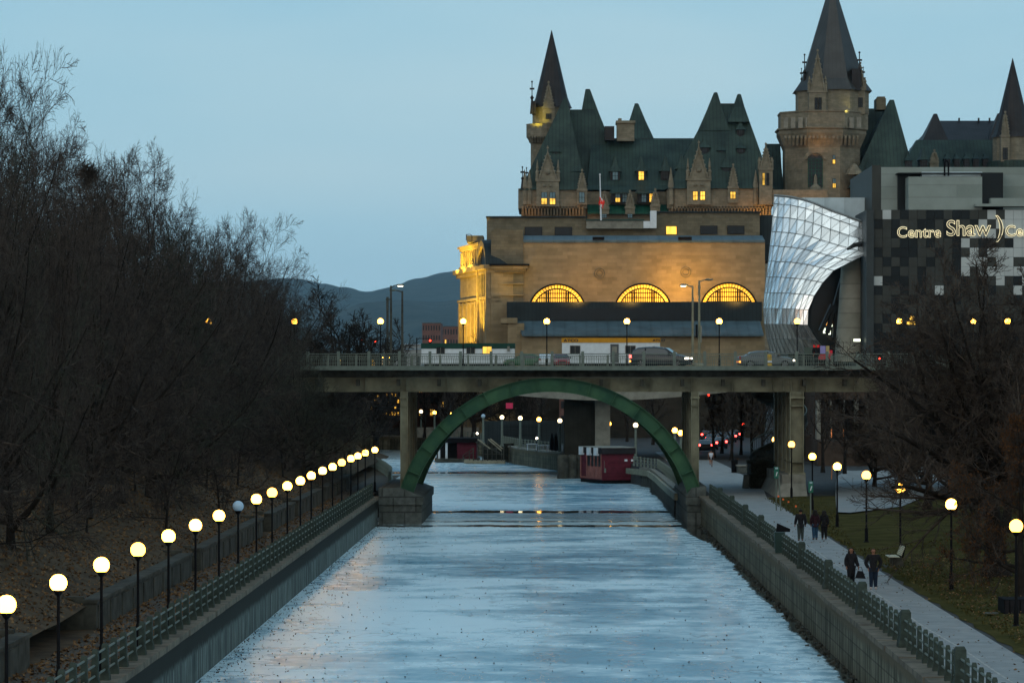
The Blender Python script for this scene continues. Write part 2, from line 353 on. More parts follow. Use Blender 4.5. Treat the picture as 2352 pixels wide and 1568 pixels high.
# upper street beyond the canal on the left
poly_sheet('upper_street', [(-18, 427), (-18, 880), (-400, 880), (-400, 427)], 11.2, 12.1, M_road)
# hills on the horizon
def ridge(name, Y0, dy, prof, m, seed, a):
    rnd = random.Random(seed); nx = 220; x0, x1 = -400, 2800; vs = []; fs = []; rows = 7
    pxs = [x0 + (x1 - x0) * i / nx for i in range(nx + 1)]
    def h(px):
        for (a0, b0), (a1, b1) in zip(prof, prof[1:]):
            if px <= a1:
                t = (px - a0) / (a1 - a0); t = t * t * (3 - 2 * t); return b0 + (b1 - b0) * t
        return prof[-1][1]
    top = [h(p) + rnd.uniform(-a, a) + 1.5 * math.sin(p * .05 + seed) for p in pxs]
    for r in range(rows):
        t = r / (rows - 1); Y = Y0 + dy * t
        for p, tp in zip(pxs, top):
            ztop = PZ(tp, Y0 + dy); z = -40 + (ztop + 40) * (math.sin(t * math.pi / 2) ** 1.1) + (rnd.uniform(-1, 1) * 3 if 0 < r < rows - 1 else 0) + 18 * math.sin(p * .021 + r * 1.3 + seed) * (1 if 0 < r < rows - 1 else 0)
            vs.append((PX(p, Y0 + dy), Y, z))
    for r in range(rows - 1):
        for i in range(nx): a_ = r * (nx + 1) + i; fs.append((a_, a_ + 1, a_ + nx + 2, a_ + nx + 1))
    # back side so the ridge has a body
    o = len(vs); vs += [(PX(p, Y0 + dy), Y0 + dy * 2, -40) for p in pxs]
    for i in range(nx): a_ = (rows - 1) * (nx + 1) + i; fs.append((a_, a_ + 1, o + i + 1, o + i))
    return tag(MB().add(vs, fs).build(name, m, smooth=2), kind='structure')
M_hill = mat('wooded_hill', (.016, .028, .030), .95, .35, .012, col2=(.045, .058, .054), detail=9)
ridge('hills', 14300, 2600, [(-400, 690), (300, 665), (520, 650), (640, 640), (690, 641), (740, 650), (800, 664), (850, 672), (900, 660), (960, 638), (1010, 627), (1060, 623), (1130, 632), (1300, 655), (2000, 700), (2800, 720)], M_hill, 3, .5)
ridge('near_hills', 9600, 1800, [(-400, 740), (500, 735), (640, 722), (760, 716), (870, 700), (960, 692), (1060, 690), (1200, 705), (2000, 760), (2800, 790)], M_hill, 8, .6)

# ================================================================ canal walls
t = empty('canal_wall', (-13.3, 150, 0), 'streaked pale concrete quay wall with dark top along the left side of the ice', 'canal wall')
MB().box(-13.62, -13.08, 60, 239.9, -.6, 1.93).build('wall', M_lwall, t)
mb = MB()
y = 60.0
while y < 239:                                    # coping stones with small differences
    l = 2.95; dx = random.uniform(-.015, .015); mb.box(-13.9, -12.98 + dx, y, min(y + l, 239.9), 1.93, 2.15 + random.uniform(-.012, .012)); y += 3.0
mb.build('coping', M_wallcap, t)
t = empty('canal_wall', (11.9, 150, 0), 'brown stained stone quay wall crumbling at the waterline along the right side of the ice', 'canal wall')
MB().box(11.42, 12.0, 60, 241, -.6, 1.98).build('wall', M_rwall, t)
mb = MB(); y = 60.0
while y < 240:
    l = 2.2; mb.box(11.30 + random.uniform(-.03, .03), 12.32, y, min(y + l, 241), 1.98, 2.17 + random.uniform(-.015, .015)); y += 2.24
mb.build('coping', M_wallcap, t)
mb = MB()
for i in range(520):                              # rubble and ice debris at the foot
    y = 76 + 165 * random.random() ** .8; x = 11.45 - abs(random.gauss(0, .28)); r = random.uniform(.03, .12)
    mb.rbox((x, y, .02), (r * 1.6, r * 1.9, r), random.uniform(0, 3), random.uniform(-.4, .4))
tag(mb.build('rubble', M_conc_d), 'broken stones and frozen debris lying on the water along the right quay wall', 'rubble', kind='stuff')
# other quays beyond the bridge
def quay(name, pts, label, m, z1=2.0, cop=True, kind=None, thick=.6):
    t = empty(name, (pts[0][0], pts[0][1], 0), label, 'quay wall'); mb = MB(); mc = MB()
    for (ax, ay), (bx, by) in zip(pts, pts[1:]):
        d = Vector((bx - ax, by - ay, 0)).normalized(); n = Vector((d.y, -d.x, 0)) * thick
        mb.prism([(ax, ay, -.6), (bx, by, -.6), (bx - n.x, by - n.y, -.6), (ax - n.x, ay - n.y, -.6)], (0, 0, z1 + .6))
        n2 = Vector((d.y, -d.x, 0)) * (thick + .25); o = Vector((d.y, -d.x, 0)) * .12
        mc.prism([(ax + o.x, ay + o.y, z1), (bx + o.x, by + o.y, z1), (bx - n2.x, by - n2.y, z1), (ax - n2.x, ay - n2.y, z1)], (0, 0, .2))
    mb.build('wall', m, t); mc.build('coping', M_conc, t); return t
quay('quay_wall', [(-60, 491), (-20, 480), (-9, 440), (-4.5, 403), (-.8, 384), (3.6, 365), (6.5, 344)], 'old stained stone quay wall curving away beyond the bridge behind the red hut', M_rwall)
quay('quay_wall', [(9.2, 323), (10.2, 318), (10.3, 287), (10.3, 263)], 'pale timber-edged quay wall curving under the bridge beside the red hut', M_conc_d, 1.75)
# jetty edge: pale fender beam along the curved quay
mb = MB()
for (ax, ay), (bx, by) in zip([(8.0, 325), (9.0, 321), (9.9, 316), (10.1, 300), (10.1, 287), (10.2, 264)], [(9.0, 321), (9.9, 316), (10.1, 300), (10.1, 287), (10.2, 264), (10.25, 255)]):
    mb.prism([(ax - .25, ay, 1.25), (bx - .25, by, 1.25), (bx, by, 1.25), (ax, ay, 1.25)], (0, 0, .55))
tag(mb.build('fender_beam', M_beige), 'pale wooden fender beam running along the curved quay under the bridge', 'fender beam')
# ================================================================ low concrete walls of the left towpath
segs = [(66, 100), (114.6, 145.2), (149, 181), (186.5, 203.6), (206.5, 228), (231, 262)]
wlab = ['nearest low concrete retaining wall at the foot of the left bank', 'second low concrete retaining wall beside the left towpath, under the largest gap of lamps', 'third low concrete retaining wall along the towpath', 'fourth and short low concrete wall along the towpath', 'fifth low concrete wall along the towpath before the bridge', 'last low concrete wall beside the left bridge pier']
for i, (a, b) in enumerate(segs):
    t = empty('retaining_wall', (-16.6, a, 2.1), wlab[i], 'retaining wall', 'low walls along the left towpath')
    mb = MB(); mb.box(-16.9, -16.45, a, b, 1.9, 3.06)
    for k in range(int((b - a) / 3.2)): mb.box(-16.45, -16.41, a + .5 + 3.2 * k, a + 2.6 + 3.2 * k, 2.1, 2.95)
    mb.build('wall', M_conc_d, t); MB().box(-17.0, -16.38, a - .05, b + .05, 3.06, 3.18).build('coping', M_conc_d, t)
    if i < 5:
        c = segs[i + 1][0]                        # the bay set back between two walls
        t = empty('wall_bay', (-18.6, b, 2.1), 'recessed concrete bay between the %s and %s low walls of the towpath' % (ORD[i], ORD[i + 1]), 'wall bay', 'recessed bays of the left towpath')
        MB().box(-19.0, -18.6, b, c, 1.9, 3.3).build('back_wall', M_conc_d, t)
        MB().box(-18.6, -16.9, b - .35, b, 1.9, 3.3).build('side_wall', M_conc_d, t)
        MB().box(-18.6, -16.9, c, c + .35, 1.9, 3.3).build('side_wall', M_conc_d, t)
# ================================================================ railings
def post_mesh(w, d, h):
    mb = MB(); mb.rings([[(-w * .62, -d * .62, 0), (w * .62, -d * .62, 0), (w * .62, d * .62, 0), (-w * .62, d * .62, 0)],
                         [(-w * .62, -d * .62, h * .12), (w * .62, -d * .62, h * .12), (w * .62, d * .62, h * .12), (-w * .62, d * .62, h * .12)],
                         [(-w * .45, -d * .45, h * .3), (w * .45, -d * .45, h * .3), (w * .45, d * .45, h * .3), (-w * .45, d * .45, h * .3)],
                         [(-w * .42, -d * .42, h * .93), (w * .42, -d * .42, h * .93), (w * .42, d * .42, h * .93), (-w * .42, d * .42, h * .93)],
                         [(-w * .3, -d * .3, h), (w * .3, -d * .3, h), (w * .3, d * .3, h), (-w * .3, d * .3, h)]])
    return mb
def rail_run(label, x, y0, y1, step, big_every, w, h, big_ws, zb):
    t = empty('canal_railing', (x, y0, zb), label, 'railing')
    p0 = post_mesh(w, w * .9, h).build('post', M_post); p0.parent = t; b0 = None
    n = int((y1 - y0) / step); first = True
    for i in range(n + 1):
        yy = i * step
        if big_every and i % big_every == 0:
            if b0 is None: b0 = post_mesh(*big_ws).build('pillar', M_post); o = b0
            else: o = b0.copy(); COL.objects.link(o)
        else:
            if first: o = p0; first = False
            else: o = p0.copy(); COL.objects.link(o)
        o.parent = t; o.location = (random.uniform(-.015, .015), yy, 0); o.rotation_euler = (random.uniform(-.02, .02), random.uniform(-.02, .02), random.uniform(-.05, .05))
    for z in (.30, .58, .86):
        mb = MB(); mb.tube([(x, y0, zb + h * z), (x, y0 + n * step, zb + h * z)], .035, 6); mb.build('rail', M_railg, t, smooth=True)
rail_run('grey-green concrete post and pipe railing along the left quay under the row of lamps', -13.4, 76.2, 238, 2.12, 0, .23, 1.12, None, 2.13)
rail_run('grey-green concrete post and pipe railing between the right quay and the walkers', 11.92, 77.5, 236, 1.45, 10, .165, 1.08, (.40, .40, 1.28), 2.15)
# railing of the curved quay beyond the bridge
def rail_curve(label, pts, step, zb, h=1.0, w=.16):
    t = empty('canal_railing', (pts[0][0], pts[0][1], zb), label, 'railing'); p0 = None; acc = 0
    for (ax, ay), (bx, by) in zip(pts, pts[1:]):
        L_ = math.hypot(bx - ax, by - ay); d = acc
        while d < L_:
            if p0 is None: p0 = post_mesh(w, w, h).build('post', M_gpole); o = p0
            else: o = p0.copy(); COL.objects.link(o)
            o.parent = t; o.location = (ax + (bx - ax) * d / L_ - pts[0][0], ay + (by - ay) * d / L_ - pts[0][1], 0); d += step
        acc = d - L_
    for z in (.35, .62, .9): MB().tube([(a, b, zb + h * z) for a, b in pts], .03, 5).build('rail', M_gpole, t)
rail_curve('pale green post railing curving along the quay right of the red hut', [(8.6, 326), (9.9, 320), (10.7, 316), (10.8, 300), (10.8, 268)], 1.5, 2.0)
rail_curve('green post railing along the far curved quay behind the wooden stairs', [(-22, 482), (-12, 455), (-8.2, 440), (-3.9, 404), (-.2, 386), (4.2, 367)], 2.1, 2.2, 1.05, .2)
rail_curve('dark stepped railing posts descending the left bank just beyond the bridge', [(-13.6, 268), (-14.2, 282), (-15.6, 298), (-17.5, 316), (-22, 350)], 1.9, 2.1, 1.1, .3)

# ================================================================ globe lamps
def globe_lamp(h, r, pole_m, globe_m, label, group, loc, pr=.05, base=.085, seat=True, fluted=False):
    t = empty('street_lamp', loc, label, 'street lamp', group)
    mb = MB()
    if fluted: mb.lathe((0, 0, 0), [(.02, 0), (.24, 0), (.24, .25), (.16, .3), (.13, h - r - .15), (.19, h - r - .1), (.19, h - r * .82), (.02, h - r * .82)], 10)
    else: mb.lathe((0, 0, 0), [(.01, 0), (base * 1.7, 0), (base * 1.7, .06), (base, .12), (base, .75), (pr, .85), (pr * .85, h - r - .12), (pr * 1.7, h - r - .08), (r * .60, h - r * .90), (r * .62, h - r * .80), (.01, h - r * .79)], 12)
    o = mb.build('pole', pole_m, smooth=True); o.parent = t
    g = MB().sphere((0, 0, h), r, 20, 14).build('globe', globe_m, smooth=2); g.parent = t
    return t
def vary(o, i):
    m = [None, M_globe2, M_globe, M_globe3, M_globe, M_globe2][i % 6]
    if m:
        for c in o.children:
            if c.name.startswith('globe'): c.material_slots[0].link = 'OBJECT'; c.material_slots[0].material = m
    return o
lampsL = [526, 476, 435, 400, 369, 344, 322, 300, 284, 269, 254, 242, 230, 219, 210, 200, 191, 185, 178, 171]
protoL = None; protoOff = None
for i, dy in enumerate(lampsL):
    Y = F * 5.88 / dy; x = -.4205 * 5.88 * Y * 0 - 13.98; x = PX([15, 134, 233, 317, 387, 449, 503, 547, 589, 625, 660, 690, 715, 741, 764, 785, 806, 822, 839, 861][i], Y)
    gz = 11.3 - 5.88 - 2.1
    if i == 7:
        globe_lamp(gz, .25, M_black, M_globeoff, 'unlit blue-grey globe lamp, the only dark one of the left quay row', 'globe lamps along the left quay', (x, Y, 2.1)); continue
    lab = 'lit globe lamp on the left quay, %s of the row from the near end' % ORD[i]
    if i == 0: lab = 'lit globe lamp at the left photo edge, nearest of the left quay row'
    if i == 19: lab = 'lit globe lamp farthest along the left quay, close to the bridge column'
    if protoL is None: protoL = globe_lamp(gz, .25, M_black, M_globe, lab, 'globe lamps along the left quay', (x, Y, 2.1))
    else: vary(dup(protoL, (x, Y, 2.1), lab), i)
# right path lamps
RL = [(2334, 1209, None), (2185, 1159, None), (2068, 1122, None), (1990, 1092, None), (1923, 1072, None), (1866, 1049, None), (1818, 1021, 236), (1780, 1010, 268)]
rl = ['lit globe lamp at the right photo edge in front of the planter box', 'lit globe lamp half hidden by the brown leafy tree, second from the right edge', 'lit globe lamp standing behind the park bench', 'lit globe lamp on the lawn just left of the bench lamp', 'lit globe lamp in front of the pale side path, right of the walking trio', 'lit globe lamp rising right behind the trio of walkers', 'lit globe lamp in front of the tall beige bridge pier', 'lit globe lamp in front of the dark spiral stair']
for i, (px, py, Yb) in enumerate(RL):
    Y = Yb or F * 5.5 / (py - HY); gz = PZ(py, Y) - 2.1
    p = globe_lamp(gz, .245, M_black, [M_globe, M_globe3, M_globe2][(i + 1) % 3], rl[i], 'globe lamps along the right path', (PX(px, Y), Y, 2.12), .055, .095)
# lamps along the bridge's far pavement
bl = [(2315, 728), (2235, 730), (2066, 728), (1831, 737), (1652, 735), (1440, 742), (1256, 740), (1064, 751), (874, 756), (676, 749), (480, 745), (300, 745)]
bn = ['just right of the big bare tree trunk', 'between the branches of the big bare tree', 'in front of the chequered wall', 'in front of the glass hall', 'in front of the right lunette window', 'above the trailer with the yellow stripe', 'over the left end of the lean-to roof', 'before the lit left corner of the stone hall', 'behind the double street lights on the left', 'seen through the tree at the left bridge end', 'deep behind the left trees', 'farthest left behind the dense trees']
pb_ = None
for i, (px, py) in enumerate(bl):
    Y = 257.5; lab = 'lit globe lamp on the bridge pavement ' + bn[i]; loc = (PX(px, Y), Y, 11.9)
    if pb_ is None: pb_ = globe_lamp(PZ(738, Y) - 11.9, .24, M_black, M_globe, lab, 'globe lamps on the bridge', loc)
    else: vary(dup(pb_, loc, lab), i)
# lamps on green concrete posts along the far quay
fq = [(967, 945, 1), (998, 947, 0), (1033, 950, 0), (1110, 955, 2), (1153, 958, 1), (1195, 960, 1), (1238, 963, 0), (1286, 966, 1), (1398, 973, 0), (1460, 976, 1), (1550, 988, 0), (1564, 994, 0), (1575, 999, 1)]
fp = {}
kinds = ['warm lit globe', 'white lit globe', 'unlit grey globe']
fl = ['nearest the left bridge column', 'above the pale quay railing at left', 'beside the left side of the green arch', 'seen below the green arch', 'in front of the yellow-lit doorway', 'left of the iron picket fence', 'at the end of the picket fence', 'left of the dark concrete pier', 'right of the dark concrete pier', 'above the right corner of the red hut', 'leftmost of three close together under the arch', 'middle of three close together under the arch', 'rightmost of three close together beside the right column']
for i, (px, py, k) in enumerate(fq):
    Y = F * 5.4 / (py - HY); loc = (PX(px, Y), Y, 2.15); lab = '%s on a green post, %s' % (kinds[k], fl[i])
    if k not in fp: fp[k] = globe_lamp(11.3 - 5.4 - 2.15, .27, M_gpole, [M_globe, M_globew, M_globeoff][k], lab, 'globe lamps on green posts of the far quay', loc, fluted=True)
    else: dup(fp[k], loc, lab)
# ================================================================ arch bridge
BY = 240.0; S = BY / F
br = empty('arch_bridge', (0, 250, 2.1), 'steel bridge with a green arch and beige girders crossing the frozen canal', 'bridge')
DX0, DX1 = PX(-500, BY), PX(3300, BY)
# deck
MB().box(DX0, DX1, 242.0, 262.5, 11.16, 11.84).build('deck', M_conc_d, br); MB().box(DX0, DX1, 240.35, 242.0, 11.66, 11.84).build('deck_edge', M_conc_d, br)
MB().box(DX0, DX1, 239.9, 240.35, PZ(850, BY), PZ(841, BY)).build('fascia', M_railg, br)
MB().box(DX0, DX1, 241.8, 262, 11.845, 11.86).build('roadway', M_road, br)
MB().box(DX0, DX1, 240.36, 242.3, 11.845, 11.98).build('pavement', M_conc, br)
def girder(Yg, m):
    mb = MB(); zt, zb = PZ(867, BY), PZ(900, BY)
    mb.box(DX0, DX1, Yg, Yg + .03, zb + .04, zt); mb.box(DX0, DX1, Yg - .18, Yg + .2, zb, zb + .04); mb.box(DX0, DX1, Yg - .18, Yg + .2, zt - .05, zt)
    px = 744.5 - 88 * 14
    while px < 3200:
        mb.box(PX(px, BY) - .02, PX(px, BY) + .02, Yg - .34, Yg, zb + .04, zt - .05); px += 94.5
    for q in (1805, 1822, 1840, 1858): mb.box(PX(q, BY) - .03, PX(q, BY) + .03, Yg - .36, Yg, zb + .04, zt - .05)
    return mb.build('girder', m, br)
girder(242.4, M_beige); girder(247.5, M_beige); girder(254, M_beige); girder(260.5, M_beige)
mb = MB()
x = DX0
while x < DX1: mb.box(x, x + .25, 241.4, 260.4, 10.5, 11.0); x += 3.1
mb.build('cross_beams', M_conc_d, br)
# parapet railing
rl_ = bpy.data.objects.new('parapet', None); COL.objects.link(rl_); rl_.parent = br; rl_.location = (0, -9.8, 9.6)   # at y 240.2
zt, zb = PZ(811.5, BY), PZ(843, BY)
p0 = None; k = -6; pitch = 70.2 * S
xs = [PX(847, BY) + pitch * i for i in range(-7, 24)]
for x in xs:
    if p0 is None:
        p0 = MB().box(-.11, .11, -.1, .1, 0, PZ(806.5, BY) - zb).add([], []).build('post', M_railg); o = p0
    else: o = p0.copy(); COL.objects.link(o)
    o.parent = rl_; o.location = (x, 0, zb - 11.7)
mb = MB(); yy = 240.2
mb.box(xs[0], xs[-1], yy - .05, yy + .05, zt - .06, zt)
for z in (.28, .55, 0.63): mb.box(xs[0], xs[-1], yy - .02, yy + .02, zb + (zt - zb) * z, zb + (zt - zb) * z + .03)
mb.box(xs[0], xs[-1], yy - .02, yy + .02, zb + .06, zb + .10)
mb.build('rails', M_railg, rl_)
mb = MB(); x = xs[0]
while x < xs[-1]:
    mb.box(x - .012, x + .012, yy - .012, yy + .012, zb + .08, zb + (zt - zb) * .6)
    x += .155
mb.build('balusters', M_railg, rl_)
mb = MB(); x = xs[0]; za = zb + (zt - zb) * .63; n = 0       # wavy lattice of the upper band
while x < xs[-1]:
    mb.tube([(x, yy, za), (x + .07, yy, za + .10), (x + .02, yy, za + .2), (x + .10, yy, zt - .06)], .014, 4, False); x += .15
mb.build('lattice', M_railg, rl_)
# far parapet
mb = MB()
mb.box(xs[0], xs[-1], 262.2, 262.3, 12.85, 12.92)
x = xs[0]
while x < xs[-1]: mb.box(x - .08, x + .08, 262.15, 262.35, 11.84, 13.0); x += pitch
x = xs[0]
while x < xs[-1]: mb.box(x - .015, x + .015, 262.23, 262.27, 11.84, 12.85); x += .2
mb.build('far_parapet', M_railg, br)
# arches
def arch(Ya, wdt):
    zc = PZ(1229.7, BY); Ro, Ri = 360.5 * S, 331.5 * S
    a1 = math.asin((1229.7 - 1140) / 361.7); rib = None
    mw = MB(); mf = [MB(), MB()]; ms = []; n = 56; o1 = []; i1 = []
    for k in range(n + 1):
        a = a1 + (math.pi - 2 * a1) * k / n
        o1.append((Ro * math.cos(a), zc + Ro * math.sin(a))); aa = a
        i1.append((Ri * math.cos(aa), zc + Ri * math.sin(aa)))
    for k in range(n):
        mw.prism([(o1[k][0], Ya, o1[k][1]), (o1[k + 1][0], Ya, o1[k + 1][1]), (i1[k + 1][0], Ya, i1[k + 1][1]), (i1[k][0], Ya, i1[k][1])], (0, .06, 0))
        for qi, (q, th) in enumerate(((o1, 1), (i1, -1))):
            a = a1 + (math.pi - 2 * a1) * (k + .5) / n; nx, nz_ = math.cos(a) * .05 * th, math.sin(a) * .05 * th
            mf[qi].prism([(q[k][0], Ya - wdt / 2, q[k][1]), (q[k + 1][0], Ya - wdt / 2, q[k + 1][1]), (q[k + 1][0] + nx, Ya - wdt / 2, q[k + 1][1] + nz_), (q[k][0] + nx, Ya - wdt / 2, q[k][1] + nz_)], (0, wdt, 0))
    for k in range(1, 15):
        a = a1 + (math.pi - 2 * a1) * k / 15; c, s_ = math.cos(a), math.sin(a)
        p = Vector((Ri * c, Ya - wdt / 2 + .04, zc + Ri * s_)); q = Vector((Ro * c, Ya - wdt / 2 + .04, zc + Ro * s_)); t_ = Vector((-s_, 0, c)) * .03
        ms.append(MB().prism([p - t_, q - t_, q + t_, p + t_], (0, wdt / 2 - .04, 0)))
    w_ = mw.build('arch_web', M_steel_g, br, smooth=True); [z_.build('flange', M_steel_g, w_) for z_ in mf]; [z_.build('stiffener', M_steel_g, w_) for z_ in ms]
arch(241.2, .62); arch(258.6, .62)
mb = MB()                                         # lateral struts between the two ribs
for k in range(1, 10):
    a = .3 + (math.pi - .6) * k / 10; mb.tube([(11.3 * math.cos(a), 241.6, PZ(1229.7, BY) + 11.3 * math.sin(a)), (11.3 * math.cos(a), 258.5, PZ(1229.7, BY) + 11.3 * math.sin(a))], .12, 5)
mb.build('strut', M_steel_g, br)
# steel columns
def column(x0, x1, Yc, z0, z1, fl=.45):
    mb = MB(); mb.box(x0, x1, Yc - .03, Yc + .03, z0, z1); mb.box(x0, x0 + .06, Yc - fl / 2, Yc + fl / 2, z0, z1); mb.box(x1 - .06, x1, Yc - fl / 2, Yc + fl / 2, z0, z1)
    mb.box(x0 - .05, x1 + .05, Yc - fl / 2 - .03, Yc + fl / 2 + .03, z1 - .5, z1 - .38); mb.box(x0, x1, Yc - fl / 2, Yc + fl / 2, z1 - 1.1, z1 - 1.04); mb.box(x0, x1, Yc - fl / 2, Yc + fl / 2, z0 + .9, z0 + .96)
    mb.box(x0 - .1, x1 + .1, Yc - fl / 2 - .1, Yc + fl / 2 + .1, z0, z0 + .12)
    return mb.build('column', M_beige, br)
for Yc in (241.9, 258.6):
    column(PX(917, BY), PX(934, BY), Yc, 2.5, PZ(900, BY)); column(PX(1590, BY), PX(1608, BY), Yc, 2.5, PZ(900, BY))
    column(PX(1818, BY), PX(1850, BY), Yc, PZ(1090, BY), PZ(900, BY), .95)
for Yc in (246, 250, 254.5):
    column(PX(917, BY), PX(934, BY), Yc, 2.5, PZ(900, BY)); column(PX(1590, BY), PX(1608, BY), Yc, 2.5, PZ(900, BY)); column(PX(1818, BY), PX(1850, BY), Yc, PZ(1090, BY), PZ(900, BY), .7)
# granite springing blocks and footings
for sx, x0, x1, lab in ((-1, PX(870, BY), PX(968, BY), 'l'), (1, PX(1579, BY), PX(1622, BY), 'r')):
    mb = MB(); mb.box(x0, x1, 240.1, 262, -.8, 1.5)
    o = .12
    # cap with sloping head
    if sx < 0: cap = [(x0 - .02, 2.75), (x1 - 1.6, 2.75), (x1 + o, 2.1), (x1 + o, 1.5), (x0 - .02, 1.5)]
    else: cap = [(x0 - o, 2.15), (x0 + .35, 2.75), (x1, 2.9), (x1, 1.5), (x0 - o, 1.5)]
    mb.prism([(a, 239.95, b) for a, b in cap], (0, 22.3, 0)); mb.build('springing_block', M_granite, br)
for sx in (1790,):
    x0, x1 = PX(sx + 8, BY), PX(sx + 62, BY)
    mb = MB(); mb.rings([[(x0 - .7, 239.8, 2), (x1 + .1, 239.8, 2), (x1 + .3, 260.5, 2), (x0 - .5, 260.5, 2)], [(x0, 240.6, 3.1), (x1, 240.6, 3.1), (x1, 260, 3.1), (x0, 260, 3.1)], [(x0, 240.6, PZ(1090, BY)), (x1, 240.6, PZ(1090, BY)), (x1, 260, PZ(1090, BY)), (x0, 260, PZ(1090, BY))]]); mb.build('footing', M_conc, br)
# ================================================================ second bridge behind, on concrete piers
t = empty('concrete_bridge', (2, 350, 0), 'older concrete bridge on a thick dark pier behind the arch bridge', 'bridge')
MB().box(-90, 90, 345, 376, 10.9, 12.2).build('deck', M_conc, t)
def haunch(x_p, hw, Yg):
    pts = [(x_p - 26, 10.9)]; n = 14
    for k in range(n + 1):
        u = -1 + 2 * k / n; a = abs(u); pts.append((x_p + u * 16, 8.55 + 1.25 * a ** 1.6))
    pts += [(x_p + 26, 10.9)]
    return MB().prism([(x, Yg, z) for x, z in pts], (0, 1.0, 0))
for Yg in (345.2, 355, 365, 374): haunch(PX(1392, 345), 0, Yg).build('haunched_girder', M_conc, t)
for q in (0, 1):
    Yp = 349 + 13 * q
    MB().box(PX(1297, 350), PX(1366, 350), Yp, Yp + 10, 2.4, 8.8).build('pier', mat('black_pier', (.022, .022, .018), .95, .3, .8, stripes=(.5, .8)), t)
MB().box(PX(1366, 350) + .02, PX(1401, 350), 348.4, 352, -.5, 8.7).build('pier_column', M_conc, t)
mb = MB()
for k in range(3): mb.lathe((PX(1292 + 20 * k, 352), 347.2 + k * .8, -.6), [(.01, 0), (.62, 0), (.62, 2.9), (.5, 3.2), (.01, 3.25)], 12)
mb.box(PX(1290, 350), PX(1370, 350), 348.5, 374, -.6, 2.4)
mb.build('pier_base', M_conc_d, t)
# retaining wall and far structures seen under the arch (dark terrace)
MB().box(-90, -30, 377, 378, 2.1, 11.2).build('abutment', M_conc_d, t)
# ================================================================ red hut on the ice, jetty stairs
t = empty('red_hut', (PX(1395, 334), 334, 0), 'dark red flat-roofed hut standing on the ice under the arch', 'hut')
M_redw = mat('red_boards', (.085, .012, .022), .7, .2, 2, brick=(9, .16, .75)); M_redl = mat('pale_red_boards', (.22, .085, .07), .75, .2, 2)
Yh = 331.0; xa, xb, xc = PX(1334, Yh), PX(1383, Yh), PX(1457, Yh)
z0, z1 = PZ(1098, Yh), PZ(1023, Yh)
# plan: front-right face towards camera, left face turned away
A = Vector((xa, Yh + 6.5, 0)); B = Vector((xb, Yh, 0)); C_ = Vector((xc, Yh + .8, 0)); D = Vector((xc + (A - B).x * .55, Yh + 7.3, 0))
quad = [A, B, C_, D]
def lift(q, z): return [(p.x, p.y, z) for p in q]
MB().prism(lift(quad, .35), (0, 0, 2.75)).build('wall', M_redw, t)
cx = sum((p.x for p in quad)) / 4; cyy = sum((p.y for p in quad)) / 4
q2 = [Vector((cx + (p.x - cx) * 1.06, cyy + (p.y - cyy) * 1.06, 0)) for p in quad]
MB().prism(lift(q2, 3.1), (0, 0, .62)).build('roof_band', mat('black_felt', (.016, .015, .017), .8, .2, 2), t)
MB().prism(lift(q2, 3.725), (0, 0, .06)).build('roof', mat('grey_roof', (.20, .21, .19), .7, .2, 1), t)
MB().prism(lift([Vector((cx + (p.x - cx) * .98, cyy + (p.y - cyy) * .98, 0)) for p in quad], -.3), (0, 0, .65)).build('float', M_black, t)
d = (B - A); n_ = Vector((-d.y, d.x, 0)).normalized() * -1
if n_.y > 0: n_ = -n_
def on_left(u0, u1, za, zb_, off=.04):
    p, q = A + d * u0, A + d * u1; return MB().prism([(p.x, p.y, za), (q.x, q.y, za), (q.x, q.y, zb_), (p.x, p.y, zb_)], n_ * off)
on_left(.02, .98, .45, .62).build('sill', M_redl, t); on_left(.32, .98, .62, 1.75).build('panel', M_redl, t)
for u in (.02, .30, .48, .64, .80, .95): on_left(u, u + .035, .62, 3.1, .07).build('window_post', M_redl, t)
for u in (.33, .51, .67, .83): on_left(u, u + .12, 1.78, 3.05, .02).build('window', M_darkglass, t)
for u in (.06, .42, .74): on_left(u, u + .13, 2.9, 3.72, .32).build('sign', M_white, t)
fx = lambda px: PX(px, Yh)
MB().pb(1386, 1075, 1392, 1085, Yh + .05, .05).box(fx(1387.5), fx(1388.5), Yh + .05, Yh + .09, PZ(1075, Yh), PZ(1058, Yh)).build('meter_box', M_railg, t)
MB().pb(1434.5, 1054.5, 1441, 1059, Yh + .5, .04).pb(1449.5, 1054.5, 1455, 1059, Yh + .62, .05).build('notice', M_white, t)
# wooden jetty with stairs and its own dark red shed
t = empty('jetty_shed', (PX(1060, 412), 412, 0), 'long dark red shed with white posts behind the wooden stairs on the far ice', 'shed')
Ys = 412
MB().pb(1050, 1016, 1094, 1053, Ys, 6).build('wall', M_redw, t); MB().pb(1000, 1006, 1100, 1016, Ys - .5, 7).build('roof', M_black, t)
MB().pb(1003, 1016, 1050, 1053, Ys + 5, .3).build('back_wall', mat('shed_dark', (.02, .02, .02), .8, .2, 2), t)
for px in (1006, 1023): MB().pb(px, 1014, px + 5, 1057, Ys - .3, .3).build('white_post', M_white, t)
MB().pb(998, 1053, 1100, 1060, Ys - .8, 7.5).build('deck', M_conc_d, t)
t = empty('wooden_stairs', (PX(1110, 406), 406, 0), 'dark wooden stairs with pale handrails going down from the far quay to the ice', 'stairs')
Yw = 406
pt = lambda px, py, y=Yw: P(px, py, y)
mb = MB()
for k in range(12):
    px = 1092 + 4.6 * k; py = 1015 + 2.2 * k
    mb.pb(px, py, px + 5.5, py + 1.6, Yw + 1.2, 2.2)
mb.build('treads', M_conc_d, t)
M_palew = mat('pale_wood', (.24, .22, .16), .8, .3, 2)
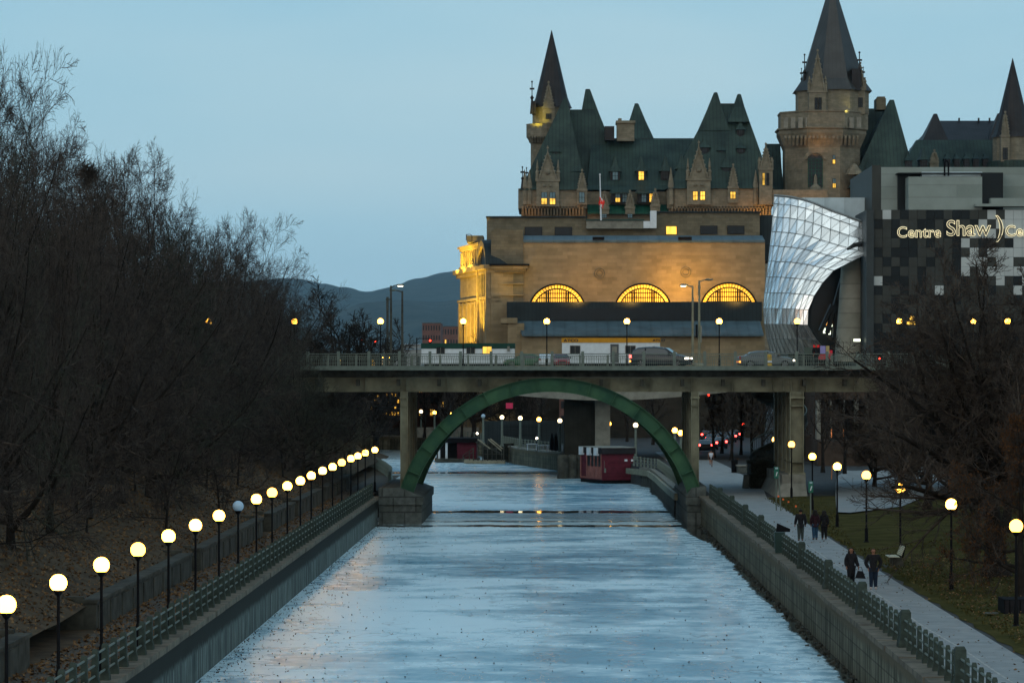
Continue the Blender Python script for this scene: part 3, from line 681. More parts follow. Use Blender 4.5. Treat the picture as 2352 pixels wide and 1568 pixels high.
for (a, b), (c, e_) in (((1097, 1008), (1126, 1030)), ((1121, 1008), (1152, 1035)), ((1126, 1007), (1154, 1030))):
    MB().tube([pt(a, b), pt(c, e_)], .09, 5).build('handrail', M_palew, t)
mb = MB()
for (a, b, c, e_) in ((1120, 1010, 1120, 1058), (1152, 1032, 1152, 1062), (1157, 1025, 1157, 1062), (1098, 1010, 1098, 1062), (1078, 1035, 1078, 1058), (1087, 1028, 1087, 1062), (1064, 1045, 1064, 1062), (1172, 1020, 1172, 1060), (1140, 1024, 1140, 1060), (1108, 1016, 1108, 1060), (1130, 1017, 1130, 1060)):
    mb.tube([pt(a, b), pt(c, e_)], .07, 5)
mb.tube([pt(1064, 1045), pt(1087, 1029)], .05, 5); mb.tube([pt(1064, 1052), pt(1087, 1037)], .05, 5); mb.tube([pt(1098, 1030), pt(1157, 1030)], .05, 5); mb.tube([pt(1098, 1043), pt(1157, 1043)], .05, 5)
mb.build('frame', M_conc_d, t)
MB().pb(1085, 1058, 1160, 1064, Yw - .5, 5).pb(1066, 1056, 1086, 1063, Yw - .3, 4).build('landing', M_palew, t)
MB().pb(1110, 1018, 1180, 1056, Yw + 4.5, 1).build('back_boards', mat('dark_boards', (.018, .02, .017), .9, .3, 2, stripes=(.3, .5)), t)

# ================================================================ spiral stair behind the right pier
t = empty('spiral_stair', (19.2, 266, 2.1), 'dark spiral stair climbing to the deck behind the right bridge pier', 'spiral stair')
cx_, cy_ = 19.2, 266.2
MB().lathe((cx_, cy_, 2.1), [(.01, 0), (.3, 0), (.3, 10), (.01, 10)], 12).build('newel', M_conc_d, t)
ms = MB(); n = 46; turns = 1.6
for k in range(n):
    a = .6 + 2 * math.pi * turns * k / n; z = 2.2 + 9.4 * k / n
    da = 2 * math.pi * turns / n * 1.15
    ms.prism([(cx_ + .3 * math.cos(a), cy_ + .3 * math.sin(a), z), (cx_ + 2.3 * math.cos(a), cy_ + 2.3 * math.sin(a), z), (cx_ + 2.3 * math.cos(a + da), cy_ + 2.3 * math.sin(a + da), z), (cx_ + .3 * math.cos(a + da), cy_ + .3 * math.sin(a + da), z)], (0, 0, -.42))
ms.build('steps', M_conc_d, t)
pts = [(cx_ + 2.35 * math.cos(.6 + 2 * math.pi * turns * k / 80), cy_ + 2.35 * math.sin(.6 + 2 * math.pi * turns * k / 80), 3.15 + 9.4 * k / 80) for k in range(81)]
MB().tube(pts, .05, 6).build('handrail', M_railg, t, smooth=True)
MB().tube([(a, b, c - 1.05) for a, b, c in pts], .12, 6).build('stringer', M_conc_d, t, smooth=True)
mb = MB()
for p in pts[::1]: mb.tube([(p[0], p[1], p[2] - 1.05), p], .018, 4, False)
mb.build('balusters', M_conc_d, t)
# ================================================================ stone station hall (Y 466..500)
def spot(name, loc, to, power, col, size=70, blend=.8, rad=.3):
    l = bpy.data.lights.new(name, 'SPOT'); l.energy = power; l.color = col; l.spot_size = R(size); l.spot_blend = blend; l.shadow_soft_size = rad
    o = bpy.data.objects.new(name, l); COL.objects.link(o); o.location = loc
    o.rotation_euler = (Vector(to) - Vector(loc)).to_track_quat('-Z', 'Y').to_euler(); return o
GOLD = (1, .62, .06); AMB = (1, .42, .08)
st = empty('station_hall', (PX(1440, 480), 480, 2), 'long beige stone hall with three lit lunette windows and a floodlit left corner', 'stone hall')
YS = 480
M_metald = mat('dark_cladding', (.014, .022, .025), .5, .25, .5, stripes=(.6, .6)); M_metalb = mat('blue_grey_roofing', (.058, .092, .108), .45, .25, .35, stripes=(1.6, .75))
MB().box(PX(1200, YS), PX(1757, YS), YS, YS + 16, 2, PZ(552, YS)).build('main_wall', M_stone2, st)
MB().box(PX(1128, YS), PX(1202, YS), YS - .25, YS + 14, 2, PZ(528, YS)).build('corner_wall', M_attic, st)
MB().pb(1118, 499, 1347, 560, 492, 14).pb(1347, 524, 1508, 560, 492, 14).pb(1508, 488, 1745, 560, 492, 14).build('attic_wall', M_attic, st)
MB().pb(1116, 496.5, 1349, 499.5, 491.6, 15).pb(1506, 485, 1747, 488.5, 491.6, 15).build('attic_coping', M_metald, st)
MB().pb(1347, 506, 1480, 525, 490.5, 2).build('parapet', M_conc, st); MB().pb(1346, 503.5, 1480, 506.5, 490.3, 2.6).build('parapet_cap', mat('green_cap', (.02, .05, .045), .6, .2, 2), st)
MB().pb(1478, 508, 1508, 524, 490.2, 1).pb(1494, 484, 1508, 524, 490, 2).build('white_pier', M_white, st)
MB().pb(1745, 494, 1790, 600, 494, 10).build('right_annex', M_metald, st)
for a, b, c, d, lit in ((1206, 522, 1244.5, 541, 0), (1274.8, 522, 1313, 540, 0), (1530.4, 520, 1553.8, 538, 1), (1609, 519, 1647, 537, 0), (1671, 519, 1709, 537, 0)):
    f = MB().pb(a - .8, b - .8, c + .8, d + .8, 491.9, .1).build('window', M_black, st); MB().pb(a, b, c, d, 491.8, .1).build('pane', M_lit if lit else M_darkglass, f)
MB().prism([(PX(1199, YS), YS - .2, PZ(553, YS)), (PX(1757, YS), YS - .2, PZ(553, YS)), (PX(1757, YS), YS + 6, PZ(541, 486)), (PX(1199, YS), YS + 6, PZ(541, 486))], (0, 0, -.3)).build('eaves_roof', M_metalb, st)
for a, b in ((1361, 1388), (1558, 1589)): MB().pb(a, 544, b, 551, YS - .5, .6).build('roof_vent', M_black, st)
# lunette windows
M_glow = mat('lunette_glass', (.9, .5, .08), .5, .3, .5, emit=1.25, ecol=(1, .45, .018), col2=(1, .7, .2))
def patch_emit(m):
    t = m.node_tree; N = t.nodes; L = t.links; b = N['Principled BSDF']; tc = N.new('ShaderNodeTexCoord'); n = N.new('ShaderNodeTexNoise'); n.inputs['Scale'].default_value = .55; L.new(tc.outputs['Object'], n.inputs['Vector'])
    r = N.new('ShaderNodeMapRange'); r.inputs[1].default_value = .3; r.inputs[2].default_value = .7; r.inputs[3].default_value = .45; r.inputs[4].default_value = 1.7; L.new(n.outputs['Fac'], r.inputs[0]); L.new(r.outputs[0], b.inputs['Emission Strength'])
patch_emit(M_glow); patch_emit(M_lit)
for xc, yb in ((1280, 693), (1477, 692), (1674, 690)):
    rr = 66 * YS / F; zc = PZ(yb + 26, YS); x0 = PX(xc, YS); zlow = PZ(yb + 14, YS)
    def arc(r, y): return [(x0 + r * math.cos(math.pi * k / 28), y, max(zlow, zc + r * math.sin(math.pi * k / 28))) for k in range(29)]
    fr = MB()
    a, b = arc(rr + .12, 0), arc(rr - .12, 0)
    for k in range(28): fr.prism([(a[k][0], YS - .16, a[k][2]), (a[k + 1][0], YS - .16, a[k + 1][2]), (b[k + 1][0], YS - .16, b[k + 1][2]), (b[k][0], YS - .16, b[k][2])], (0, .18, 0))
    o = fr.build('lunette_window', M_black, st)
    MB().add([(p[0], YS - .05, p[2]) for p in arc(rr - .1, 0)] + [(p[0], YS - .01, p[2]) for p in arc(rr - .1, 0)], [tuple(range(29))]).build('pane', M_glow, o)
    mb = MB(); a, b = arc(rr - .58, 0), arc(rr - .76, 0)
    for k in range(28): mb.prism([(a[k][0], YS - .13, a[k][2]), (a[k + 1][0], YS - .13, a[k + 1][2]), (b[k + 1][0], YS - .13, b[k + 1][2]), (b[k][0], YS - .13, b[k][2])], (0, .06, 0))
    for k in range(1, 28):
        an = math.pi * k / 28; p = (rr - .66); q = rr
        if zc + p * math.sin(an) > zlow: mb.prism([(x0 + p * math.cos(an) - .03, YS - .12, zc + p * math.sin(an)), (x0 + p * math.cos(an) + .07, YS - .12, zc + p * math.sin(an)), (x0 + q * math.cos(an) + .07, YS - .12, zc + q * math.sin(an)), (x0 + q * math.cos(an) - .03, YS - .12, zc + q * math.sin(an))], (0, .05, 0))
    for k in range(-11, 12):
        xx = x0 + k * .335; h = math.sqrt(max(0, (rr - .66) ** 2 - (k * .335) ** 2)); wdt = .12 if k in (-4, -5, 4, 5) else .055
        if zc + h > zlow + .05: mb.box(xx - wdt, xx + wdt, YS - .12, YS - .07, zlow, zc + h)
    for zz in (.75, 1.5, 2.2):
        h = zlow + zz; half = math.sqrt(max(0, (rr - .66) ** 2 - (h - zc) ** 2))
        if h > zc: mb.box(x0 - half, x0 + half, YS - .115, YS - .075, h - .06, h + .06)
    mb.build('mullions', M_black, o)
for xc, yc in ((1377, 628), (1575, 625)):
    x0, z0 = PX(xc, YS), PZ(yc, YS); mb = MB()
    for r0, r1 in ((.84, .70), (.50, .40)):
        for k in range(24):
            a, b = 2 * math.pi * k / 24, 2 * math.pi * (k + 1) / 24
            mb.prism([(x0 + r0 * math.cos(a), YS - .14, z0 + r0 * math.sin(a)), (x0 + r0 * math.cos(b), YS - .14, z0 + r0 * math.sin(b)), (x0 + r1 * math.cos(b), YS - .14, z0 + r1 * math.sin(b)), (x0 + r1 * math.cos(a), YS - .14, z0 + r1 * math.sin(a))], (0, .15, 0))
    mb.build('oculus', M_attic, st)
# lean-to, sloping roof, lower wall
MB().pb(1164, 693, 1750, 737, 474, 5.8).build('lean_to', M_metald, st); MB().pb(1263, 708, 1598, 735, 473.9, .12).build('louvre', M_darkglass, st)
MB().prism([(PX(1186, 470), 474, PZ(737, 474)), (PX(1750, 470), 474, PZ(737, 474)), (PX(1750, 470), 466, PZ(768, 466)), (PX(1200, 470), 466, PZ(768, 466))], (0, 0, -.25)).build('lean_to_roof', M_metalb, st)
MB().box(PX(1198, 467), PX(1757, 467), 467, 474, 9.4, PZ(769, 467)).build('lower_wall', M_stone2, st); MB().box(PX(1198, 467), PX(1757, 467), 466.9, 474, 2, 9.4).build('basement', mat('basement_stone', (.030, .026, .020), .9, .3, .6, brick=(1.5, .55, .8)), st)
MB().pb(1150, 730, 1188, 742, 468, 8).pb(1166, 742, 1204, 840, 468.5, 8).build('side_pavilion', M_stone2, st)
# corner entablature
MB().pb(1124, 606, 1216, 610, 478.3, 3).build('cornice_lead', M_black, st)
mb = MB(); mb.pb(1128, 610, 1213, 617, 478.6, 2).pb(1134, 617, 1208, 622, 479, 2).pb(1137, 622, 1204, 628, 479.4, 2); mb.pb(1140, 650, 1203, 653, 479.3, 2).pb(1140, 676, 1203, 679, 479.3, 2); mb.build('cornice', M_stone2, st)
mb = MB()
for k in range(26): mb.pb(1139 + 2.45 * k, 622.4, 1140.2 + 2.45 * k, 625, 478.9, .6)
mb.build('dentils', M_stone2, st)
# oblique entrance front on the left
A = Vector((PX(1126, 480), 479.6, 0)); B = Vector((PX(1057, 508), 508, 0)); d = (B - A).normalized(); nn = Vector((-d.y, d.x, 0))
if nn.x > 0: nn = -nn
LN = (B - A).length
def front(u0, u1, z0, z1, off, dep=None):
    dep = dep or off + .3; p, q = A + d * u0 + nn * off, A + d * u1 + nn * off; e_ = -nn * dep
    return [(p.x, p.y, z0), (q.x, q.y, z0), (q.x, q.y, z1), (p.x, p.y, z1)], e_
def fb(u0, u1, z0, z1, off, dep=None, mb=None):
    mb = mb or MB(); po, e_ = front(u0, u1, z0, z1, off, dep); return mb.prism(po, e_)
zA = lambda py: PZ(py, 480)
fb(-.5, LN, 2, zA(618), 0, 6).build('front_wall', M_stone2, st)
fb(9, LN, zA(618), zA(556), -.2, 5).build('front_attic', M_stone2, st)
mb = MB(); fb(8.8, LN + .4, zA(556), zA(551), .4, 6, mb); fb(8.8, LN + .1, zA(551) - .8, zA(556), .1, 6, mb); mb.build('attic_cornice', M_stone2, st)
mb = MB()
for k in range(9): u = 10 + (LN - 11) * k / 8; fb(u - .28, u + .28, zA(600), zA(566), .1, .4, mb)
fb(9, LN + .2, zA(606), zA(600), .2, .6, mb); mb.build('attic_pilasters', M_stone2, st)
mb = MB(); fb(-.8, LN + .9, zA(618), zA(608), 1.1, 3, mb); fb(-.6, LN + .5, zA(627), zA(618), .6, 2, mb); fb(-.5, LN + .3, zA(686), zA(680), .45, 2, mb); fb(-.5, LN + .2, zA(694), zA(689), .25, 2, mb); mb.build('front_cornice', M_stone2, st)
mb = MB()
for u in (7.6, 9.6, 12, 16, 20, 24, 28): 
    if u < LN: fb(u - .55, u + .55, 2, zA(688), .4, .8, mb)
mb.build('pilaster', M_stone2, st)
# deep arch at the corner with its dark barrel roof
zc = zA(640); ring = []
def arcp(u, z0, r, n=18): return [(u + r * math.cos(math.pi * k / n), z0 + r * math.sin(math.pi * k / n)) for k in range(n + 1)]
uc, rr = 4.2, 3.6
def f3(u, z, off): p = A + d * u + nn * off; return (p.x, p.y, z)
mb = MB(); o_, i_ = arcp(uc, zA(618), rr + .9), arcp(uc, zA(618), rr)
for k in range(18): mb.prism([f3(*o_[k], .7), f3(*o_[k + 1], .7), f3(*i_[k + 1], .7), f3(*i_[k], .7)], -nn * 2)
mb.build('arch_surround', M_stone2, st)
mb = MB(); o2 = arcp(uc, zA(618), rr + 1.0)
for k in range(18): mb.prism([f3(*o2[k], .75), f3(*o2[k + 1], .75), f3(*o_[k + 1], .75), f3(*o_[k], .75)], -nn * 5)
mb.prism([f3(u, z, .2) for u, z in arcp(uc, zA(618), rr + .95)], -nn * 5)
mb.build('barrel_roof', M_metald, st)
mb = MB(); fb(uc - rr, uc + rr, zA(740), zA(618), .06, .3, mb)
mb.build('arch_glass', M_bluewin, st)
mb = MB(); fb(uc - rr - .9, uc - rr, 3, zA(618), .7, 1, mb); fb(uc + rr, uc + rr + .9, 3, zA(618), .7, 1, mb); fb(uc - 1.6, uc - 1.1, 3, zA(618), .5, 1, mb); fb(uc + 1.1, uc + 1.6, 3, zA(618), .5, 1, mb); mb.build('arch_pier', M_stone2, st)
MB().pb(1072, 541, 1110, 556, 492, 8).build('roof_plant', M_attic, st)
mb = MB(); mb.tube([P(1084, 556, 488), P(1084, 541, 488)], .06, 5).tube([P(1071, 552, 488), P(1071, 538, 488)], .06, 5).tube([P(1084, 541, 488), P(1079, 538, 488), P(1072, 539, 488)], .05, 5); mb.build('roof_mast', M_black, st)
# floodlights of the hall
q = A + d * 8 + nn * 10
spot('floodlight', (q.x - 2, q.y, 13.5), f3(17, 24, 0), 60000, GOLD, 80, .6)
q = A + d * 18 + nn * 2.6; spot('floodlight', (q.x, q.y, zA(606)), f3(18, zA(570), 0), 5000, GOLD, 150, .7); q = A + d * 25 + nn * 2.6; spot('floodlight', (q.x, q.y, zA(606)), f3(25, zA(570), 0), 5000, GOLD, 150, .7)
q = A + d * 3 + nn * 6; spot('floodlight', (q.x, q.y, 13), f3(4.2, 26, 0), 60000, GOLD, 50, .6)
spot('floodlight', (PX(1178, 476), 474.5, PZ(690, 475)), (PX(1172, 480), 480, PZ(615, 480)), 900, GOLD, 90, .9)
spot('floodlight', (PX(1556, 477), 473.5, PZ(686, 476)), (PX(1570, 480), 480.5, PZ(625, 480)), 6500, (1, .50, .08), 110, 1)
spot('floodlight', (PX(1450, 477), 471.5, PZ(690, 476)), (PX(1430, 480), 480.5, PZ(590, 480)), 2200, (1, .50, .10), 140, 1)
spot('floodlight', (PX(1330, 477), 471.5, PZ(690, 476)), (PX(1290, 480), 480.5, PZ(590, 480)), 1900, (1, .50, .10), 140, 1)
spot('floodlight', (PX(1690, 477), 471.5, PZ(690, 476)), (PX(1670, 480), 480.5, PZ(590, 480)), 1900, (1, .50, .10), 140, 1)
spot('floodlight', (PX(1182, 470), 464, 10.5), (PX(1186, 470), 470, 13), 160, GOLD, 60, .8)
spot('floodlight', (PX(1150, 462), 461, 3), (PX(1160, 478), 479, 7.5), 900, GOLD, 50, .8)

# ================================================================ castle hotel behind (Y 640)
YC = 640.0
ca = empty('castle_hotel', (PX(1600, YC), YC, 2), 'castle-like hotel of beige stone with steep dark copper roofs, turrets and spires', 'castle')
def hip(xl, xr, yb, al, ar, ya, Y, dep, m=None, fl=.13, name='roof', par=None):
    m = m or M_copper; x0, x1, z0 = PX(xl, Y), PX(xr, Y), PZ(yb, Y); Ym = Y + dep / 2
    a0, a1, z1 = PX(al, Ym), PX(ar, Ym), PZ(ya, Ym); h = z1 - z0
    def rect(t, s): return [(x0 + (a0 - x0) * t - s, Y + (Ym - .4 - Y) * t - s, z0 + h * t), (x1 + (a1 - x1) * t + s, Y + (Ym - .4 - Y) * t - s, z0 + h * t), (x1 + (a1 - x1) * t + s, Y + dep + (Ym + .4 - Y - dep) * t + s, z0 + h * t), (x0 + (a0 - x0) * t - s, Y + dep + (Ym + .4 - Y - dep) * t + s, z0 + h * t)]
    w_ = (x1 - x0) * .05
    rs = [rect(0, 0)] + ([rect(.05 + fl * .4, -w_ * .35), rect(fl + .06, -w_ * .2)] if fl else []) + [rect(.55, 0), rect(1, .15)]
    return MB().rings(rs).build(name, m, par or ca)
def win(a, b, c, d_, Y, lit, par=None, m=None):
    f = MB().pb(a - .7, b - .7, c + .7, d_ + .7, Y - .12, .2).build('window', M_black, par or ca)
    mm = m or (M_lit if lit == 1 else (M_bluewin if lit == 2 else M_darkglass))
    if lit == 3:                                   # blind half down over a lit room
        MB().pb(a, b, c, (b + d_) / 2, Y - .2, .1).build('blind', M_bluewin, f); MB().pb(a, (b + d_) / 2, c, d_, Y - .18, .1).build('pane', M_lit, f)
    else: MB().pb(a, b, c, d_, Y - .18, .1).build('pane', mm, f)
    mb = MB().pb((a + c) / 2 - .35, b, (a + c) / 2 + .35, d_, Y - .24, .05).pb(a, (b + d_) / 2 - .35, c, (b + d_) / 2 + .35, Y - .24, .05); mb.build('glazing_bar', M_black, f)
    return f
def dormer(xc, yt, ye, yb, w_, Y, lit, m=None):
    o = MB().pb(xc - w_ * .42, ye, xc + w_ * .42, yb, Y, 5).build('dormer', M_spire, ca)
    s = Y / F; x = PX(xc, Y); h = w_ * s / 2; ze, zt_ = PZ(ye, Y), PZ(yt, Y)
    MB().rings([[(x - h * 1.15, Y - .4, ze - .1), (x + h * 1.15, Y - .4, ze - .1), (x + h * 1.15, Y + 5, ze - .1), (x - h * 1.15, Y + 5, ze - .1)],
                [(x - h * .5, Y + .4, ze + (zt_ - ze) * .35), (x + h * .5, Y + .4, ze + (zt_ - ze) * .35), (x + h * .5, Y + 5, ze + (zt_ - ze) * .35), (x - h * .5, Y + 5, ze + (zt_ - ze) * .35)],
                [(x - .1, Y + 1.4, zt_), (x + .1, Y + 1.4, zt_), (x + .1, Y + 5, zt_), (x - .1, Y + 5, zt_)]]).build('dormer_roof', m or M_copper, o)
    win(xc - w_ * .22, ye + 2, xc + w_ * .22, yb - 3, Y, lit, o); return o
def cross(mb, px, yt, yb, Y, w_=3.0):
    s = Y / F; x, z1, z0 = PX(px, Y), PZ(yt, Y), PZ(yb, Y)
    mb.lathe((x, Y, z0), [(.01, 0), (w_ * s * .55, 0), (w_ * s * .25, (z1 - z0) * .45), (w_ * s * .5, (z1 - z0) * .5), (w_ * s * .12, (z1 - z0) * .58), (w_ * s * .12, z1 - z0), (.01, z1 - z0)], 8)
    zz = z1 - (z1 - z0) * .22; mb.box(x - w_ * s * .6, x + w_ * s * .6, Y - .12, Y + .12, zz - .18, zz + .18).sphere((x, Y, z1), w_ * s * .26, 6, 5)
def gable(xc, ya, ys, yb, w_, Y, wins, pin=True):
    s = Y / F; x = PX(xc, Y); h = w_ * s / 2; za, zs, zb_ = PZ(ya, Y), PZ(ys, Y), PZ(yb, Y)
    o = MB().prism([(x - h, Y, zb_), (x + h, Y, zb_), (x + h, Y, zs), (x + h * .72, Y, zs), (x + .12, Y, za), (x - .12, Y, za), (x - h * .72, Y, zs), (x - h, Y, zs)], (0, 2.2, 0)).build('gable', M_stone, ca)
    mb = MB().box(x - h * 1.08, x + h * 1.08, Y - .2, Y + 2.2, zs - .25, zs + .2)
    for sg in (-1, 1):
        p0 = Vector((x + sg * h * .78, Y - .12, zs + .2)); p1 = Vector((x + sg * .05, Y - .12, za)); mb.tube([p0, p1], .17, 5)
        for k in range(1, 7): q_ = p0.lerp(p1, k / 7); mb.sphere((q_.x + sg * .15, q_.y, q_.z + .1), .2, 6, 4)
    mb.build('moulding', M_stone, o)
    mb = MB(); cross(mb, xc, ya - w_ * .32, ya + 2, Y + .6, 4); mb.build('finial', M_stone, o)
    if pin:
        for sg in (-1, 1): MB().lathe((x + sg * h * .92, Y + .4, zs - .2), [(.01, 0), (.42, 0), (.36, 1.6), (.45, 1.8), (.2, 2.4), (.3, 2.6), (.05, 4.2 * w_ / 50)], 8).build('pinnacle', M_stone, o)
    for a in wins: win(*a[:4], Y, a[4], o)
    if w_ > 40:                                    # carved tracery over the windows
        mb = MB()
        for sg in (-.5, .5): mb.lathe((x + sg * h * .55, Y - .1, zs - 1.2), [(.01, 0), (.4, 0), (.01, .35)], 8)
        mb.sphere((x, Y - .05, zs + (za - zs) * .3), .55, 8, 6); mb.build('carving', M_stone, o)
    return o
def corbels(xl, xr, yt, yb, Y, pitch=7.2, par=None, name='corbels', w_=.52):
    mb = MB(); px = xl + 1
    while px < xr - pitch * .5:
        x0, x1 = PX(px, Y), PX(px + pitch * w_, Y); z1, z0 = PZ(yt, Y), PZ(yb, Y)
        mb.prism([(x0, Y - .9, z1), (x0, Y - .9, z1 - (z1 - z0) * .3), (x0, Y - .5, z1 - (z1 - z0) * .6), (x0, Y, z0), (x0, Y + .4, z0), (x0, Y + .4, z1)], (x1 - x0, 0, 0)); px += pitch
    return mb.build(name, M_stone, par or ca)
# walls
MB().pb(1197, 440, 1345, 900, YC + 2, 26).pb(1345, 470, 1536, 900, YC + 6, 22).pb(1536, 440, 1772, 900, YC + 2, 26).build('wall', M_stone, ca)
for xl, xr in ((1190, 1348), (1533, 1775)):
    x0, x1 = PX(xl, YC), PX(xr, YC); c = 1.6
    MB().prism([(x0 + c, YC + .2, PZ(478, YC)), (x1 - c, YC + .2, PZ(478, YC)), (x1, YC + c + .2, PZ(478, YC)), (x1, YC + 26, PZ(478, YC)), (x0, YC + 26, PZ(478, YC)), (x0, YC + c + .2, PZ(478, YC))], (0, 0, PZ(432, YC) - PZ(478, YC))).build('upper_wall', M_stone, ca)
    corbels(xl + 8, xr - 6, 474, 494, YC + 1.1)
MB().pb(1345, 440, 1536, 470, YC + 5, 20).build('dormer_wall', M_stone, ca)
# roofs
hip(1345, 1590, 436, 1362, 1600, 319, YC + 4.5, 26, fl=.1)                       # long middle roof
hip(1193, 1348, 436, 1297, 1300, 226, YC - .4, 22)                               # front left pavilion
hip(1262, 1450, 440, 1308, 1362, 253, YC + 10, 20, fl=0)
hip(1320, 1404, 330, 1346, 1354, 207, YC + 26, 14, fl=0)
hip(1428, 1505, 325, 1459, 1465, 240, YC + 26, 14, fl=0)
hip(1530, 1780, 433, 1637, 1705, 240, YC - .4, 26)                               # twin peaked pavilion
hip(1604, 1676, 300, 1641, 1646, 214, YC + 8, 9, fl=0); hip(1672, 1722, 280, 1695, 1700, 218, YC + 8, 9, fl=0)
hip(1740, 1800, 436, 1760, 1790, 331, YC + 12, 14, fl=0)
# flat tops, ridge rolls
mb = MB()
for a, b, y_, Yq in ((1296, 1301, 226, YC + 10.6), (1306, 1364, 253, YC + 20), (1345, 1355, 206, YC + 33), (1458, 1466, 239, YC + 33), (1362, 1600, 319, YC + 17.5), (1648, 1696, 239, YC + 12.5), (1641, 1647, 213.5, YC + 12.5), (1694.5, 1700.5, 217.5, YC + 12.5)): mb.pb(a, y_ - 1.2, b, y_ + 1.5, Yq - .5, 1)
mb.build('ridge_cap', M_spire, ca)
# green skirts between the low dormers
for a, b in ((1350, 1386), (1398, 1436), (1454, 1497), (1509, 1536)):
    MB().prism([(PX(a, YC), YC + 1.5, PZ(486, YC)), (PX(b, YC), YC + 1.5, PZ(486, YC)), (PX(b, YC), YC + 6, PZ(462, YC)), (PX(a, YC), YC + 6, PZ(462, YC))], (0, 0, -.4)).build('skirt_roof', M_copper2, ca)
MB().pb(1350, 487, 1536, 490, YC + 2.2, 3).build('eaves_board', mat('red_eaves', (.11, .035, .02), .8, .2, 2), ca)
MB().pb(1348, 488, 1538, 520, YC + 3.2, 2).build('low_wall', M_stone, ca)
for a, b in ((1400, 1440), (1460, 1500)):         # twin window dormers with a lean roof
    MB().pb(a + 4, 440, b + 4, 466, YC + 3.4, 3).build('dormer', M_spire, ca)
    MB().prism([(PX(a, YC), YC + 2.6, PZ(440, YC)), (PX(b + 8, YC), YC + 2.6, PZ(440, YC)), (PX(b + 16, YC), YC + 9, PZ(416, YC)), (PX(a + 14, YC), YC + 9, PZ(416, YC))], (0, 0, -.3)).build('dormer_roof', M_copper, ca)
win(1414, 445, 1424, 464, YC + 3.4, 3); win(1430, 445, 1440, 464, YC + 3.4, 2); win(1474, 445, 1484, 464, YC + 3.4, 2); win(1492, 445, 1502, 464, YC + 3.4, 1)
for xc, ya in ((1388, 446), (1447, 444), (1505, 440)): gable(xc, ya, ya + 32, 492, 22, YC + 1.2, [(xc - 5, 492, xc + 5, 500, 2)], False)
for a in ((1413, 358, 393, 416, 26, YC + 7, 2), (1473, 358, 392, 416, 26, YC + 7, 1), (1529, 356, 392, 414, 26, YC + 7, 0), (1566, 353, 387, 410, 26, YC + 3, 0), (1619, 315, 338, 362, 24, YC + 5, 0), (1669, 352, 384, 408, 26, YC + 2.5, 0), (1702, 322, 340, 364, 22, YC + 5, 0), (1701, 270, 297, 322, 20, YC + 7.5, 0), (1276, 316, 348, 374, 24, YC + 4, 0), (1327, 361, 393, 417, 26, YC + 2, 2), (1656, 320, 345, 364, 20, YC + 5.2, 0)): dormer(*a)
gable(1258, 352, 414, 474, 52, YC - .6, [(1244, 442, 1256, 469, 3), (1263, 442, 1275, 469, 3)])
gable(1605, 340, 412, 470, 54, YC - .6, [(1592, 440, 1602, 459, 1), (1609, 440, 1619, 459, 1)])
gable(1337, 396, 436, 470, 23, YC - .5, [(1331, 442, 1342, 465, 2)], False)
gable(1684, 384, 430, 466, 24, YC - .5, [(1678, 441, 1689, 456, 1)], False)
for px, y_ in ((1541, 384), (1736, 389), (1205, 388), (1216, 390)):
    mb = MB(); x = PX(px, YC); mb.lathe((x, YC + .2, PZ(470, YC)), [(.01, 0), (.55, 0), (.55, 3.2), (.7, 3.4), (.12, PZ(y_, YC) - PZ(470, YC) - .5), (.01, PZ(y_, YC) - PZ(470, YC))], 8); mb.build('pinnacle', M_stone, ca)
for q_ in ((1200, 384, 436, YC, 8), (1209.5, 386, 436, YC + 6, 7)):
    mb = MB(); cross(mb, *q_); mb.build('finial', M_spire, ca)
# slender stone gable beside the great tower
gable(1759, 338, 388, 470, 30, YC - 1.2, [(1752, 398, 1756, 425, 1), (1761, 398, 1766, 425, 0)])
MB().pb(1744, 388, 1775, 470, YC - 1, 6).build('bay', M_stone, ca)
# chimneys
MB().pb(1417, 281, 1457, 324, YC + 14, 5).pb(1415, 277, 1459.5, 283, YC + 13.6, 6).pb(1420, 272, 1428, 277, YC + 15, 3).build('chimney', M_stone, ca)
MB().pb(1389, 290, 1411, 322, YC + 13, 5).build('roof_hatch', M_spire, ca)
MB().pb(2013, 226, 2035, 252, YC + 14, 5).pb(2016, 222, 2033, 226, YC + 15, 3).build('chimney', M_attic, ca)
# left turret with cone
def turret(xc, Y, segs, m, n=16, name='turret', par=None, a0=0):
    s = Y / F; z0 = PZ(segs[0][1], Y); return MB().lathe((PX(xc, Y), Y, z0), [(r * s, PZ(y_, Y) - z0) for r, y_ in segs], n, a0).build(name, m, par or ca, smooth=False)
tu = turret(1243, YC + 14, [(24, 460), (24, 333), (25, 330), (32, 318), (34, 316), (34, 288), (35, 286), (22, 286), (.5, 286)], M_stone)
corbels(1214, 1272, 312, 328, YC + 14 - 2.7, 6.2, tu)
turret(1266, YC + 17, [(.5, 290), (43, 290), (43, 248), (45, 246)], M_stone, 14, 'drum')
turret(1267, YC + 17, [(47, 249), (44, 243), (37, 225), (.6, 70)], M_spire, 14, 'spire')
gable(1260, 196, 247, 288, 28, YC + 12.4, [(1254, 262, 1266, 273, 0)], False)
mb = MB(); cross(mb, 1222, 188, 262, YC + 12, 9); mb.build('finial', M_spire, ca)
MB().pb(1222, 232, 1231, 262, YC + 12, 3).build('spire_dormer', M_spire, ca)
